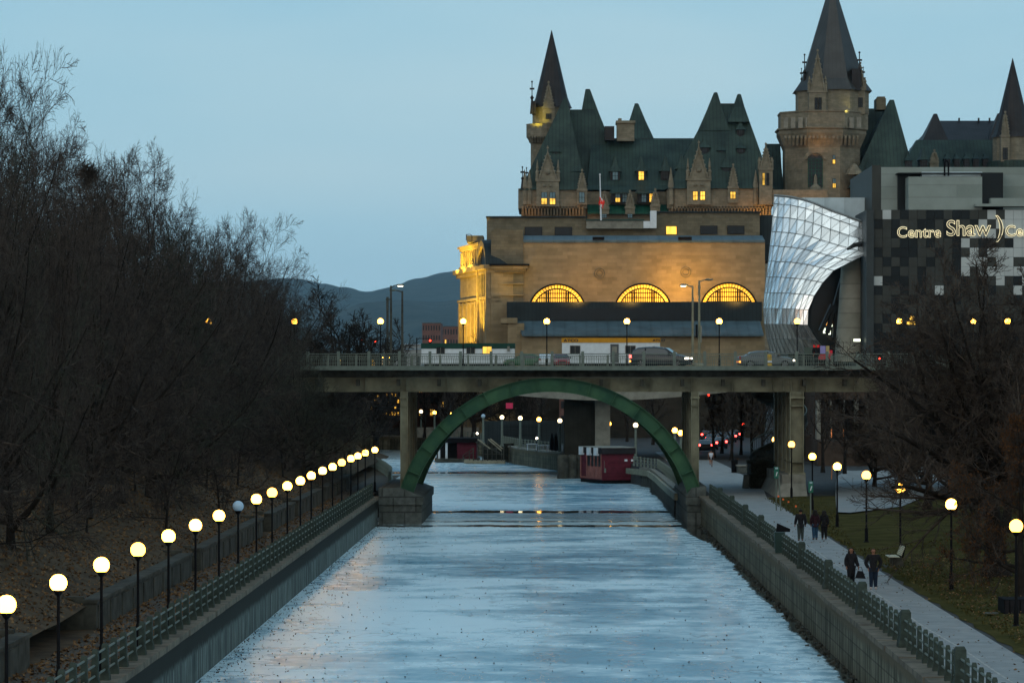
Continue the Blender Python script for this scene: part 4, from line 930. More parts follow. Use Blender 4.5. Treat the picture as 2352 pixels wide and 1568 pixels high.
# great central tower
YT = YC + 12
tw = MB(); T8 = R(22.5)
turret(1886, YT, [(93, 900), (93, 345), (96, 338), (108, 312), (108, 304), (112, 302), (112, 299), (103, 299)], M_stone, 8, 'tower', a0=T8)
turret(1890, YT, [(108, 299), (108, 266), (110, 264), (110, 261), (60, 261), (.5, 261)], M_stone, 8, 'parapet', a0=T8)
tt = turret(1911, YT, [(.5, 266), (88, 266), (88, 216), (94, 210)], M_stone, 8, 'drum', a0=T8)
turret(1911, YT, [(96, 213), (90, 205), (76, 186), (70, 168), (.8, -50)], mat('tower_roof', (.018, .020, .019), .5, .35, .35, stripes=(.8, .6), spec=.5), 8, 'spire', a0=T8)
yf = YT - 108 * YT / F * math.cos(T8)
corbels(1800, 1976, 312, 334, yf + 1.1, 9.2); 
mb = MB()
for k in range(11): mb.pb(1800 + 16.8 * k, 270, 1810 + 16.8 * k, 294, yf - .1 + .35, .3)
mb.build('parapet_panels', M_conc, ca)
gable(1878, 126, 210, 262, 40, YT - 8.2, [(1872, 225, 1878, 253, 0), (1880.5, 225, 1886.5, 253, 0)])
gable(1976, 150, 205, 262, 22, YT - 5.5, [(1972, 225, 1981, 246, 0)])
for q_ in ((1848, 126, 206, YT - 3, 9), (1974, 121, 200, YT - 6.2, 10), (1841, 158, 206, YT - 1, 6), (1983, 155, 206, YT - 3, 6)):
    mb = MB(); cross(mb, *q_); mb.build('finial', M_spire, ca)
MB().pb(1957, 158, 1976, 208, YT - 6.6, 6).build('spire_dormer', M_spire, ca)
yw = YT - 93 * YT / F * math.cos(T8)
x0, h = PX(1872.5, yw), 16.5 * yw / F; zs = PZ(366, yw)
arcw = [(x0 - h, yw - .12, PZ(430, yw)), (x0 + h, yw - .12, PZ(430, yw))] + [(x0 + h * math.cos(math.pi * k / 10), yw - .12, zs + h * .7 * math.sin(math.pi * k / 10)) for k in range(11)]
o = MB().prism(arcw, (0, .2, 0)).build('arched_window', M_darkglass, ca)
mb = MB()
for k in range(5): mb.box(x0 - h + h * 2 * k / 4 - .05, x0 - h + h * 2 * k / 4 + .05, yw - .18, yw - .13, PZ(430, yw), zs)
for k in range(9): z = PZ(430, yw) + (zs - PZ(430, yw)) * k / 8; mb.box(x0 - h, x0 + h, yw - .18, yw - .13, z - .05, z + .05)
mb.build('tracery', M_copper2, o)
MB().prism([(x0 + (h + .9) * math.cos(math.pi * k / 10), yw - .35, zs + (h * .7 + .9) * math.sin(math.pi * k / 10)) for k in range(11)] + [(x0 + (h + .2) * math.cos(math.pi * k / 10), yw - .35, zs + (h * .7 + .2) * math.sin(math.pi * k / 10)) for k in range(10, -1, -1)], (0, .4, 0)).build('hood_mould', M_stone, o)
MB().lathe((x0, yw - .5, PZ(440, yw)), [(.01, 0), (1.3, 0), (1.1, .8), (.4, 1.5), (.3, 3), (.01, 3.6)], 8).build('statue', M_stone, ca)
win(1913, 357, 1918, 376, yw, 3); win(1913, 411, 1919.5, 431, yw, 3)
MB().lathe((PX(1962, yw), yw - .3, PZ(402, yw)), [(.01, 0), (1.9, 0), (1.3, 1), (.5, 2.1), (.01, 2.4)], 8).build('corner_canopy', M_stone, ca)
MB().pb(1774, 436, 1901, 470, YC - 1, 8).build('forebuilding', M_stone, ca)
# right of the tower
hip(1950, 2112, 431, 2045, 2051, 230, YC + 2, 26); hip(1930, 2090, 440, 1972, 2040, 250, YC + 14, 16, fl=0)
win(1994, 389, 2000, 407, YC + 4.6, 1); dormer(1997, 358, 386, 410, 20, YC + 4.8, 1); dormer(2134 - 12, 340, 366, 384, 20, YC + 9, 0)
dormer(2087, 345, 368, 390, 18, YC + 5, 0)
MB().pb(1960, 431, 2140, 900, YC + 4, 20).build('right_wall', M_stone, ca); win(1974, 436, 1985, 453, YC + 4, 1)
hip(2040, 2300, 440, 2106, 2292, 322, YC + 20, 24, fl=.1, m=M_copper)
for k in range(5): dormer(2176 + 22 * k, 352, 364, 384, 15, YC + 25, 0)
gable(2146, 350, 372, 400, 20, YC + 24, [], False)
hip(2116, 2330, 326, 2150, 2296, 278, YC + 52, 24, fl=0, m=M_spire); hip(2118, 2180, 326, 2146, 2150, 262, YC + 50, 10, fl=0, m=M_spire); hip(2270, 2320, 326, 2293, 2297, 261, YC + 50, 10, fl=0, m=M_spire)
mb = MB()
for q in (2202, 2247, 2272): mb.pb(q, 271, q + 3, 279, YC + 62, 1)
mb.build('chimney_pot', M_spire, ca)
MB().pb(2060, 376, 2500, 900, YC + 30, 20).build('far_wall', M_stone, ca)
turret(2326, YC + 24, [(58, 470), (58, 378), (58, 372), (46, 370)], M_copper, 16, 'tower_skirt'); turret(2326, YC + 24, [(.5, 374), (46, 374), (46, 320), (48, 314)], M_stone, 12, 'drum')
turret(2326, YC + 24, [(50, 317), (44, 305), (36, 280), (.6, 134)], M_spire, 12, 'spire'); gable(2309, 262, 312, 371, 20, YC + 19.4, [(2304, 340, 2314, 366, 0)], False)
# flood and glow lights of the castle
YEL = (1, .75, .03)
spot('floodlight', (PX(1232, YC + 8), YC + 8.4, PZ(283, YC + 8)), (PX(1236, YC + 12), YC + 14, PZ(262, YC + 12)), 1500, YEL, 70, .5)
spot('floodlight', (PX(1948, YC), YT - 9.3, PZ(255, YC)), (PX(1944, YC), YT - 5, PZ(222, YC)), 330, (1, .85, .25), 80, .9)
for px in (1715, 1745, 1768): spot('floodlight', (PX(px, YC), YC - 2.8, PZ(512, YC)), (PX(px + 4, YC), YC + 1, PZ(478, YC)), 700, AMB, 120, .9)
for px in (1200, 1222, 1320, 1345): spot('floodlight', (PX(px, YC), YC - 2.5, PZ(506, YC)), (PX(px, YC), YC + 1, PZ(482, YC)), 190, AMB, 120, .9)
for px in (1840, 1895): spot('floodlight', (PX(px, YC), YC - 6, PZ(475, YC)), (PX(px, YC), YC, PZ(445, YC)), 420, AMB, 120, .9)
spot('floodlight', (PX(1980, YC), YC - 5, PZ(480, YC)), (PX(1990, YC), YC + 4, PZ(440, YC)), 400, AMB, 100, .9)
for px in (1545, 1650, 1600): spot('floodlight', (PX(px, YC), YC - 3, PZ(512, YC)), (PX(px, YC), YC + 1, PZ(482, YC)), 160, AMB, 120, .9)
spot('floodlight', (PX(1880, YC), yf - 3, PZ(345, YC)), (PX(1886, YC), yf, PZ(310, YC)), 420, AMB, 140, 1)

# ================================================================ glass hall
YG = 345.0
gh = empty('glass_hall', (PX(1860, YG), YG, 2.1), 'swelling white-grey glass facade of triangular panes leaning over the bridge', 'glass hall')
left = [(1778, 449), (1776, 480), (1772, 528), (1766, 585), (1759.5, 641), (1755, 680), (1753, 706), (1754, 735), (1756, 754), (1763, 785), (1770, 812)]
right = [(1995, 516), (1993, 530), (1989, 553), (1962, 561), (1920, 593), (1900, 621), (1882, 648), (1866, 680), (1856, 709), (1855, 744), (1872, 774), (1903, 812)]
def lerp_poly(pl, t):
    seg = t * (len(pl) - 1); i = min(int(seg), len(pl) - 2); f = seg - i; return pl[i][0] + (pl[i + 1][0] - pl[i][0]) * f, pl[i][1] + (pl[i + 1][1] - pl[i][1]) * f
rows_y = [449, 468, 498, 532, 565, 600, 636, 672, 708, 744, 778, 812]
def xl_at(y):
    for (x0, y0), (x1, y1) in zip(left, left[1:]):
        if y <= y1: return x0 + (x1 - x0) * (y - y0) / (y1 - y0)
    return left[-1][0]
def xr_at(y):
    for (x0, y0), (x1, y1) in zip(right, right[1:]):
        if y <= y1: return x0 + (x1 - x0) * max(0, y - y0) / (y1 - y0)
    return right[-1][0]
def top_y(x):                                     # curved upper rim
    pts = [(1778, 448.7), (1815, 452), (1856, 461), (1920, 487), (1989, 512), (2010, 522)]
    for (x0, y0), (x1, y1) in zip(pts, pts[1:]):
        if x <= x1: return y0 + (y1 - y0) * max(0, x - x0) / (x1 - x0)
    return 522
NU = 12; rnd = random.Random(5); G = []
for j, y_ in enumerate(rows_y):
    row = []
    for i in range(NU + 1):
        t = i / NU; u = t ** 1.25
        yl = y_; x_r = xr_at(max(y_, 516)) if y_ >= 516 else 1995; px = xl_at(y_) + (x_r - xl_at(y_)) * u
        ty = top_y(px); v = (y_ - 449) / (812 - 449); py = ty + (812 - ty) * v if j else ty
        # rows rise to the right a little as the hall curves towards us
        py = max(py - 10 * math.sin(u * math.pi) * (1 - v) * 0, ty)
        lean = -3.5 * math.sin(min(1, v / .80) * math.pi / 2) + (3.2 * ((v - .80) / .20) ** 1.4 if v > .80 else 0)
        Y = YG + 4.5 * (1 - u) ** 2.0 + lean + rnd.uniform(-.06, .06)
        row.append(P(px, py, Y))
    G.append(row)
vs = [tuple(p) for r in G for p in r]; fs = []; W = NU + 1
for j in range(len(rows_y) - 1):
    for i in range(NU):
        a = j * W + i; fs += [(a, a + 1, a + W), (a + 1, a + W + 1, a + W)]
def glass_mat():
    m = mat('facade_glass', (.93, .98, 1.0), .22, .04, .5, metal=.8, spec=.9); N = m.node_tree.nodes; L = m.node_tree.links; b = N['Principled BSDF']
    g = N.new('ShaderNodeNewGeometry'); r = N.new('ShaderNodeMapRange'); r.inputs[3].default_value = .62; r.inputs[4].default_value = 1.08; L.new(g.outputs['Random Per Island'], r.inputs[0])
    src = b.inputs['Base Color'].links[0].from_socket; x = N.new('ShaderNodeMix'); x.data_type = 'RGBA'; x.blend_type = 'MULTIPLY'; x.inputs[0].default_value = 1; L.new(src, x.inputs[6]); L.new(r.outputs[0], x.inputs[7]); L.new(x.outputs[2], b.inputs['Base Color']); return m
# every pane a separate island with its own tiny tilt
vv = []; ff = []
for f in fs:
    ps = [Vector(vs[k]) for k in f]; tilt = [rnd.uniform(-.05, .05) for _ in range(3)]
    o_ = len(vv); vv += [(p.x, p.y + q_, p.z) for p, q_ in zip(ps, tilt)]; ff.append((o_, o_ + 1, o_ + 2))
me = bpy.data.meshes.new('glass_panes'); me.from_pydata([(a - gh.location.x, b - gh.location.y, c - gh.location.z) for a, b, c in vv], [], ff)
ob = bpy.data.objects.new('glass_panes', me); COL.objects.link(ob); ob.parent = gh; me.materials.append(glass_mat())
mb = MB(); M_bar = mat('glazing_bar', (.16, .18, .18), .5, .1, 2)
for j in range(len(rows_y)):
    mb.tube([p + Vector((0, -.12, 0)) for p in G[j]], .03 if j else .12, 4)
for i in range(NU + 1): mb.tube([G[j][i] + Vector((0, -.12, 0)) for j in range(len(rows_y))], .025, 4)
for j in range(len(rows_y) - 1):
    for i in range(NU): mb.tube([G[j][i + 1] + Vector((0, -.1, 0)), G[j + 1][i] + Vector((0, -.1, 0))], .013, 3, False)
mb.build('glazing_bars', M_bar, gh)
# body behind the glass, roof
mb = MB(); ring = []
MB().prism([P(1842, 454, 352), P(2003, 454, 352), P(2003, 520, 352), P(1920, 500, 352)], (0, 14, 0)).build('roof', mat('pale_roof', (.42, .52, .56), .5, .1, .6, stripes=(2.2, .8)), gh)
MB().box(PX(1812, 360), PX(2003, 352), 361, 385, 2, PZ(470, 361)).build('core', M_metald, gh)
# deep dark recess with lit interior
rec = [(1995, 556), (1962, 563), (1921, 595), (1883, 650), (1858, 709), (1857, 744), (1874, 774), (1905, 812), (1995, 812)]
MB().add([P(a, b, 352.5) for a, b in rec], [tuple(range(len(rec)))]).build('recess', M_darkglass, gh)
mb = MB(); M_edge = mat('dark_edge', (.02, .022, .022), .4, .2, 1)
pts = [P(a, b, YG - 1.2) for a, b in rec[:-1]]; mb.tube([pts[0] + Vector((.4, 0, 0))] + pts, .28, 6); mb.build('recess_frame', M_edge, gh)
M_intw = mat('interior_light', (1, .85, .5), .5, .1, 1, emit=2.2, ecol=(.9, 1, .75)); M_into = mat('interior_orange', (1, .4, .05), .5, .2, 1, emit=1.0, ecol=(1, .36, .03))
for a, b, c, e_, mm in ((1906, 717, 1912, 750, M_intw), (1918, 705, 1922, 725, M_intw), (1891, 753, 1896, 765, M_intw), (1936, 753, 1941, 766, M_intw), (1903, 757, 1908, 768, M_intw)): MB().pb(a, b, c, e_, 350.6, .2).build('lamp_tube', mm, gh)
for pl in ([(1893, 745), (1900, 720), (1908, 712), (1905, 750)], [(1926, 712), (1931, 700), (1936, 706), (1937, 745), (1929, 750), (1922, 735)], [(1912, 705), (1919, 697), (1917, 718)]): MB().prism([P(a, b, 350.8) for a, b in pl], (0, .2, 0)).build('lit_panel', M_into, gh)
mb = MB()
for a, b, c, e_ in ((1900, 765, 1935, 640), (1916, 775, 1925, 690), (1885, 760, 1912, 700)): mb.tube([P(a, b, 349.5), P(c, e_, 349.5)], .3, 5)
mb.build('strut', M_edge, gh)
# leaning concrete cone beside it
s = 344 / F
mb = MB(); rs = []
for (xa_, xb_, y_) in ((1940, 1990, 574), (1937, 1990, 620), (1932, 1990, 700), (1926, 1990, 770), (1922, 1990, 830)):
    c = (xa_ + xb_) / 2; r_ = (xb_ - xa_) / 2; rs.append([(PX(c, 344) + r_ * s * math.cos(2 * math.pi * k / 20), 347 + r_ * s * math.sin(2 * math.pi * k / 20), PZ(y_, 344)) for k in range(20)])
mb.rings(rs).build('cone_tower', mat('pale_panels', (.30, .30, .25), .7, .1, 1, brick=(6, 1.6, .7)), gh, smooth=True)
mb = MB(); mb.lathe((PX(1966, 344), 347, PZ(574, 344)), [(1.3, 0), (1.35, .4), (1.2, .4), (.01, .3)], 16).build('cone_rim', M_edge, gh)
mb = MB(); mb.pb(1934, 690, 1936, 0 + 712, 343.2, .1)
MB().pb(1961, 778, 1976, 784, 342.4, .2).build('entrance_light', M_intw, gh)
# ================================================================ chequered panel building with the sign
YP = 340.0
pbld = empty('panel_building', (PX(2200, YP), YP, 2.1), 'dark building clad in a chequer of black, grey and white panels, with a glowing sign', 'building')
M_pd = mat('panel_black', (.006, .010, .012), .45, .15, .4); M_pm = mat('panel_grey', (.032, .036, .033), .55, .15, .4); M_pw = mat('panel_white', (.33, .37, .37), .6, .1, .4)
MB().pb(2006, 482, 2700, 1020, YP + .15, 30).build('wall', M_pd, pbld)
pat = ['mwmdmmddmddmmwmwwwwwwwwwwwwwwwwwwwwww', 'dmdmmddmdmmdwmwwwwmwwwwmwwwwwwwwwwwww', 'mmddmdmmddmwwwmwwwwwwwmwwwwwmwwwwwwww', 'mmmddmdmmdwmddmdwwwwwwwwwwmwwwwwmwwww', 'dmdddmmdmdmwmwwwwwdwwwwmwwwwwwwwwwwww', 'mdmdmmdmmdwwwmwwmmwwwwwwwmwwwwwwwwwww', 'mmdmmdmmmdwmwwwwwwmwwwwwwwwwmwwwwwwww', 'wdddmdmmdmdmdmwmdwwmwwwmwwwwwwwwmwwww', 'dmmdmdmwmdmmmdmmwmdwwwmwwwwmwwwwwwwww', 'mmdmdmmdmdmmdmmmdmwmmmwmwwmwwwmwwwwww', 'mmddmmdmdmmmmdmmmdmmdmmmwmmmwmmwmwwwm', 'mdmmdmmdmmdmdmmdmmdmmdmmdmmdmmdmmdmmd', 'dmmdmmdmmdmmdmmdmmdmmdmmdmmdmmdmmdmmd']
mbs = {'d': MB(), 'm': MB(), 'w': MB()}
for r_, rowp in enumerate(pat):
    for c_, ch in enumerate(rowp[:34]):
        px, py = 2007 + 20.05 * c_, 482 + 21.7 * r_; mbs[ch].pb(px + .25, py + .25, px + 19.8, py + 21.4, YP + random.uniform(-.03, 0), .15)
allp = MB(); idx = []
for k_, ch in enumerate('dmw'): n0 = len(allp.f); allp.add(mbs[ch].v, mbs[ch].f); idx += [k_] * (len(allp.f) - n0)
o = allp.build('cladding', M_pd, pbld); o.data.materials.append(M_pm); o.data.materials.append(M_pw); o.data.polygons.foreach_set('material_index', idx)
MB().pb(1990, 482, 2007, 1020, YP - .4, 20).build('edge_strip', mat('edge_strip', (.03, .038, .04), .5, .15, 1), pbld)
MB().pb(2003, 380, 2024, 482, YP + 4, 25).build('grey_flank', M_pm, pbld)
M_up = mat('upper_panels', (.20, .24, .225), .7, .08, .5, brick=(30, 1.35, .8))
ub = PZ(482, YP)
MB().pb(2024, 384, 2700, 484, YP + 4, 30).build('upper_block', M_up, pbld)
MB().pb(2062, 400, 2304, 482, YP + 3.6, .4).build('plant_recess', M_pd, pbld); MB().pb(2086.5, 406, 2256, 483, YP + .6, 3).build('plant_box', M_up, pbld)
MB().pb(2256, 396.5, 2304, 476, YP + 1.2, 3).build('plant_side', M_pd, pbld)
MB().pb(2118, 395, 2256, 405.5, YP + 2.2, 1.4).build('skylight', mat('pale_skylight', (.45, .58, .64), .3, .1, 1), pbld)
MB().pb(2062, 396.5, 2304, 399, YP + 1.5, 2.4).build('beam', M_pd, pbld)
mb = MB()
for q in (2169.5, 2178.5): mb.tube([P(q, 404, YP + 2), P(q, 372, YP + 2)], .10, 6)
mb.tube([P(2169.5, 374, YP + 2), P(2174, 369, YP + 2), P(2179, 374, YP + 2)], .14, 6); mb.build('vent_pipe', M_black, pbld)
MB().pb(2276, 455, 2700, 474, YP - .4, 2).pb(2240, 468, 2300, 474, YP - .6, 2).build('ledge', M_up, pbld)
# sign lettering
M_neon = mat('sign_glow', (1, .9, .6), .5, .05, 1, emit=.95, ecol=(1, .86, .52)); M_letter = mat('sign_face', (.13, .12, .09), .6, .1, 1)
def text_mesh(name, s, size, loc, m, par, off=0, ext=.02, wid=1.0, sx=1.0):
    cu = bpy.data.curves.new(name, 'FONT'); cu.body = s; cu.size = size; cu.offset = off; cu.extrude = ext; cu.space_character = wid
    ob = bpy.data.objects.new(name, cu); COL.objects.link(ob); bpy.context.view_layer.update()
    me = bpy.data.meshes.new_from_object(ob.evaluated_get(bpy.context.evaluated_depsgraph_get())); bpy.data.objects.remove(ob)
    o = bpy.data.objects.new(name, me); COL.objects.link(o); me.materials.clear(); me.materials.append(m); o.parent = par; q = par; L_ = Vector(loc)
    while q is not None: L_ -= q.location; q = q.parent
    o.location = L_; o.rotation_euler = (R(90), 0, 0); o.scale = (sx, 1, 1); return o
def sign(s, px, py, size, wid=1.0, sx=1.0):
    a = text_mesh('lettering', s, size, P(px, py, YP - .10), M_neon, pbld, .035, .02, wid, sx); text_mesh('letter_face', s, size, P(px, py, YP - .16), M_letter, pbld, -.012, .02, wid, sx)
sign('Centre', 2060, 545, 1.62, 1.04, .98); sign('Shaw', 2173, 541, 2.35, .98, .98); sign(')', 2287, 540, 3.0, 1.0, 1.0); sign('Centre', 2309, 542, 1.62, 1.04, .98)
for a, b, c, e_ in ((2083, 738, 2103, 745), (2090, 726, 2100, 734)): MB().pb(a, b, c, e_, YP - .1, .1).build('window', M_lit, pbld)
# podium under the glass hall: brown wall with concrete fins
po = empty('podium', (PX(1940, 330), 330, 2.1), 'brown concrete podium with tall pale fins and dark slots below the glass hall', 'podium')
M_brown = mat('brown_concrete', (.045, .032, .024), .85, .3, .8)
MB().box(PX(1872, 330), PX(2500, 330), 331.5, 343, 2, PZ(893, 330)).build('wall', M_brown, po)
MB().box(PX(1872, 330), PX(2500, 330), 330, 331.5, PZ(918, 330), PZ(893, 330)).build('lintel', M_brown, po)
mb = MB()
for q, w_ in ((1876, 9), (1908, 2), (1938, 2.5), (1962, 10), (1990, 9), (2020, 9), (2050, 9), (2080, 9), (2110, 9), (2140, 9), (2170, 9)): mb.pb(q, 918, q + w_, 1012, 329.6, 1.9)
mb.build('fins', M_conc, po)
for q in (1909, 1936.5): MB().pb(q, 985, q + 1.5, 1005, 329.4, .1).build('slot_light', mat('slot_glow', (1, .3, .1), .5, .1, 1, emit=1.0, ecol=(1, .3, .08)), po)
MB().box(PX(1878, 322), PX(2500, 322), 322, 330, 2, PZ(1012, 322)).build('terrace_wall', M_brown, po)
# ================================================================ bare trees
def chains(rng, P0, D, L, R0, R1, K, wander, up):
    N_ = len(L); pts = np.zeros((N_, K + 1, 3)); pts[:, 0] = P0; d = D / np.linalg.norm(D, axis=1, keepdims=True)
    for k in range(K):
        d = d + rng.normal(0, wander * 1.05, (N_, 3)); d[:, 2] += up; d /= np.linalg.norm(d, axis=1, keepdims=True)
        pts[:, k + 1] = pts[:, k] + d * (L / K)[:, None]
    t = np.linspace(0, 1, K + 1)[None, :]; rad = R0[:, None] * (1 - t) + R1[:, None] * t
    return pts, rad
def children(rng, pts, rad, n, t0, t1, ang, lr, rr, taper=.55, jit=.35):
    N_, K1, _ = pts.shape; K = K1 - 1; idx = np.repeat(np.arange(N_), n)
    t = t0 + (t1 - t0) * ((np.tile(np.arange(n), N_) + rng.uniform(.1, .9, N_ * n)) / n)
    f = np.clip(t * K, 0, K - 1e-4); i = f.astype(int); fr = (f - i)[:, None]
    p = pts[idx, i] * (1 - fr) + pts[idx, i + 1] * fr; T = pts[idx, i + 1] - pts[idx, i]; T /= np.linalg.norm(T, axis=1, keepdims=True)
    r = rad[idx, i] * (1 - fr[:, 0]) + rad[idx, i + 1] * fr[:, 0]
    q = rng.normal(0, 1, (N_ * n, 3)); q -= (q * T).sum(1, keepdims=True) * T; q /= np.linalg.norm(q, axis=1, keepdims=True)
    a = np.radians((ang[0] + (ang[1] - ang[0]) * t) + rng.normal(0, 9, N_ * n))[:, None]
    D = np.cos(a) * T + np.sin(a) * q
    plen = np.linalg.norm(np.diff(pts, axis=1), axis=2).sum(1)[idx]
    L = plen * lr * (1 - taper * t) * rng.uniform(1 - jit, 1 + jit, N_ * n)
    return p, D, L, np.minimum(r * .85, r * rr + .002), t
def tube_mesh(name, sets, m):
    V = []; Fq = []; o = 0
    for pts, rad, sides in sets:
        N_, K1, _ = pts.shape; d = pts[:, -1] - pts[:, 0]; d /= np.linalg.norm(d, axis=1, keepdims=True) + 1e-9
        ref = np.where(np.abs(d[:, 2:3]) < .9, np.array([[0, 0, 1.]]), np.array([[1., 0, 0]])); u = np.cross(d, ref); u /= np.linalg.norm(u, axis=1, keepdims=True); v = np.cross(d, u)
        a = 2 * np.pi * np.arange(sides) / sides
        ring = np.cos(a)[None, :, None] * u[:, None, :] + np.sin(a)[None, :, None] * v[:, None, :]
        vs = pts[:, :, None, :] + ring[:, None, :, :] * rad[:, :, None, None]; V.append(vs.reshape(-1, 3))
        n_, k_, s_ = np.meshgrid(np.arange(N_), np.arange(K1 - 1), np.arange(sides), indexing='ij')
        b = o + (n_ * K1 + k_) * sides; s2 = (s_ + 1) % sides
        Fq.append(np.stack([b + s_, b + s2, b + sides + s2, b + sides + s_], -1).reshape(-1, 4)); o += N_ * K1 * sides
    V = np.concatenate(V); Fq = np.concatenate(Fq)
    me = bpy.data.meshes.new(name); me.vertices.add(len(V)); me.vertices.foreach_set('co', V.astype(np.float32).ravel())
    me.loops.add(Fq.size); me.loops.foreach_set('vertex_index', Fq.astype(np.int32).ravel())
    me.polygons.add(len(Fq)); me.polygons.foreach_set('loop_start', np.arange(0, Fq.size, 4, dtype=np.int32)); me.polygons.foreach_set('use_smooth', np.ones(len(Fq), bool))
    me.update(); me.validate(); me.materials.append(m)
    ob = bpy.data.objects.new(name, me); COL.objects.link(ob); return ob
def quads(name, C, size, rng, m, flat=.0, par=None):
    n = len(C); a = rng.normal(0, 1, (n, 3)); a[:, 2] *= (1 - flat); a /= np.linalg.norm(a, axis=1, keepdims=True); b = rng.normal(0, 1, (n, 3)); b[:, 2] *= (1 - flat)
    b -= (a * b).sum(1, keepdims=True) * a; b /= np.linalg.norm(b, axis=1, keepdims=True); s = (size * rng.uniform(.6, 1.4, n))[:, None]
    V = np.stack([C - a * s, C - b * s * .6, C + a * s, C + b * s * .6], 1).reshape(-1, 3)
    me = bpy.data.meshes.new(name); me.vertices.add(len(V)); me.vertices.foreach_set('co', V.astype(np.float32).ravel()); me.loops.add(4 * n); me.loops.foreach_set('vertex_index', np.arange(4 * n, dtype=np.int32))
    me.polygons.add(n); me.polygons.foreach_set('loop_start', np.arange(0, 4 * n, 4, dtype=np.int32)); me.update(); me.validate(); me.materials.append(m)
    ob = bpy.data.objects.new(name, me); COL.objects.link(ob)
    if par: ob.parent = par
    return ob
def make_tree(seed, H, tr, n1, n2, n3, n4, n5, ang1, spread=.5, up=.10, twig=.0085, label='', group=None, lean=(0, 0), clear=.12, droop=0, leaves=0, leafm=None, tm=None, loc=(0, 0, 0), r_trunk=None, t0frac=.78, name='bare_tree', leaf_size=.06, limb=.52, tp=.55, n4l=.60):
    rng = np.random.default_rng(seed); r0 = r_trunk or H * .017
    d0 = np.array([[lean[0], lean[1], 1.0]])
    A = chains(rng, np.zeros((1, 3)), d0, np.array([H * t0frac]), np.array([r0]), np.array([r0 * .22]), 9, .05, .02)
    A[1][0, 0] *= 1.35
    p, D, L, r, t = children(rng, *A, n1, clear, 1.0, ang1, spread, limb, taper=tp)
    D[:, 2] -= droop * (1 - t)
    B = chains(rng, p, D, L, r, r * .22, 8, .10, up)
    p, D, L, r, t = children(rng, *B, n2, .12, 1.0, (64, 34), .48, .5, .5)
    C = chains(rng, p, D, L, r, r * .25, 5, .11, up * .7)
    p, D, L, r, t = children(rng, *C, n3, .08, 1.0, (55, 32), .52, .55, .5)
    r = np.maximum(r, twig * 1.5); E = chains(rng, p, D, L, r, np.full_like(r, twig), 4, .12, up * .5)
    p, D, L, r, t = children(rng, *E, n4, .05, 1.0, (48, 28), n4l, .6, .45)
    r = np.full_like(r, twig * 1.05); G_ = chains(rng, p, D, L, r, r * .8, 3, .13, up * .4)
    sets = [(C[0], C[1], 4), (E[0], E[1], 3), (G_[0], G_[1], 3)]; tips = G_[0]
    if n5:
        p, D, L, r, t = children(rng, *G_, n5, .1, 1.0, (50, 30), .65, .7, .4)
        r = np.full_like(r, twig * .8); K_ = chains(rng, p, D, np.maximum(L, .12), r, r * .7, 2, .12, up * .3); sets.append((K_[0], K_[1], 3)); tips = K_[0]
    root = empty(name, loc, label, 'tree', group); root['_h'] = float(max(s_[0][:, :, 2].max() for s_ in sets))
    o = tube_mesh('trunk', [(A[0], A[1], 10), (B[0], B[1], 6)], M_bark); o.parent = root
    o = tube_mesh('crown', sets, tm or M_twig); o.parent = root
    if leaves:
        C_ = tips[rng.integers(0, len(tips), leaves), -1] + rng.normal(0, .05, (leaves, 3)); quads('leaves', C_, leaf_size, rng, leafm, par=root)
    return root
M_leafo = mat('orange_leaves', (.040, .018, .006), .8, .3, 3, col2=(.10, .042, .012)); M_leafb = mat('brown_leaves', (.040, .028, .016), .8, .3, 3, col2=(.085, .058, .03))
G_L = 'bare trees on the left bank'
TV = [make_tree(11, 17.5, 0, 19, 10, 8, 5, 2, (88, 14), 1.12, .055, label='x', group=G_L, clear=.10, droop=.12, t0frac=.42, tp=.12, n4l=.66, limb=.62),
      make_tree(12, 18.5, 0, 18, 10, 8, 5, 2, (84, 10), 1.15, .07, label='x', group=G_L, clear=.12, droop=.05, t0frac=.40, tp=.10, n4l=.66, limb=.62),
      make_tree(13, 16.5, 0, 20, 10, 8, 5, 2, (92, 18), 1.08, .045, label='x', group=G_L, clear=.08, droop=.15, t0frac=.44, tp=.15, n4l=.66, limb=.62, tm=M_twig2),
      make_tree(14, 18.0, 0, 17, 10, 8, 5, 2, (80, 8), 1.12, .085, label='x', group=G_L, clear=.14, t0frac=.42, tp=.10, n4l=.70, limb=.62)]
# (px of the trunk, Y, py of the tree top)
LT = [(-250, 104, 130), (-90, 113, 110), (25, 122, 150), (115, 135, 235), (200, 147, 300), (275, 159, 330), (345, 172, 372), (405, 186, 405), (455, 200, 430), (505, 216, 492), (552, 234, 560), (600, 252, 545), (640, 275, 630), (660, 237, 650), (702, 234, 735), (740, 268, 770),
      (-330, 150, 170), (-150, 165, 180), (0, 178, 150), (90, 192, 265), (180, 205, 330), (262, 222, 390), (340, 240, 430), (410, 258, 470), (480, 278, 520), (545, 300, 570), (600, 325, 625), (660, 350, 690),
      (-60, 235, 240), (60, 255, 300), (160, 275, 360), (270, 300, 430), (370, 320, 500), (460, 345, 560), (690, 310, 720)]
llab = ['at the left photo edge', 'with a bare upright crown', 'behind the nearest lamps', 'holding a dark bird nest high up', 'with many upright twigs', 'with a domed crown', 'with fine brush-like tips', 'rising over the middle lamps']
rnd = random.Random(21); used = set()
rowname = {0: 'front row', 1: 'second row', 2: 'rear row'}
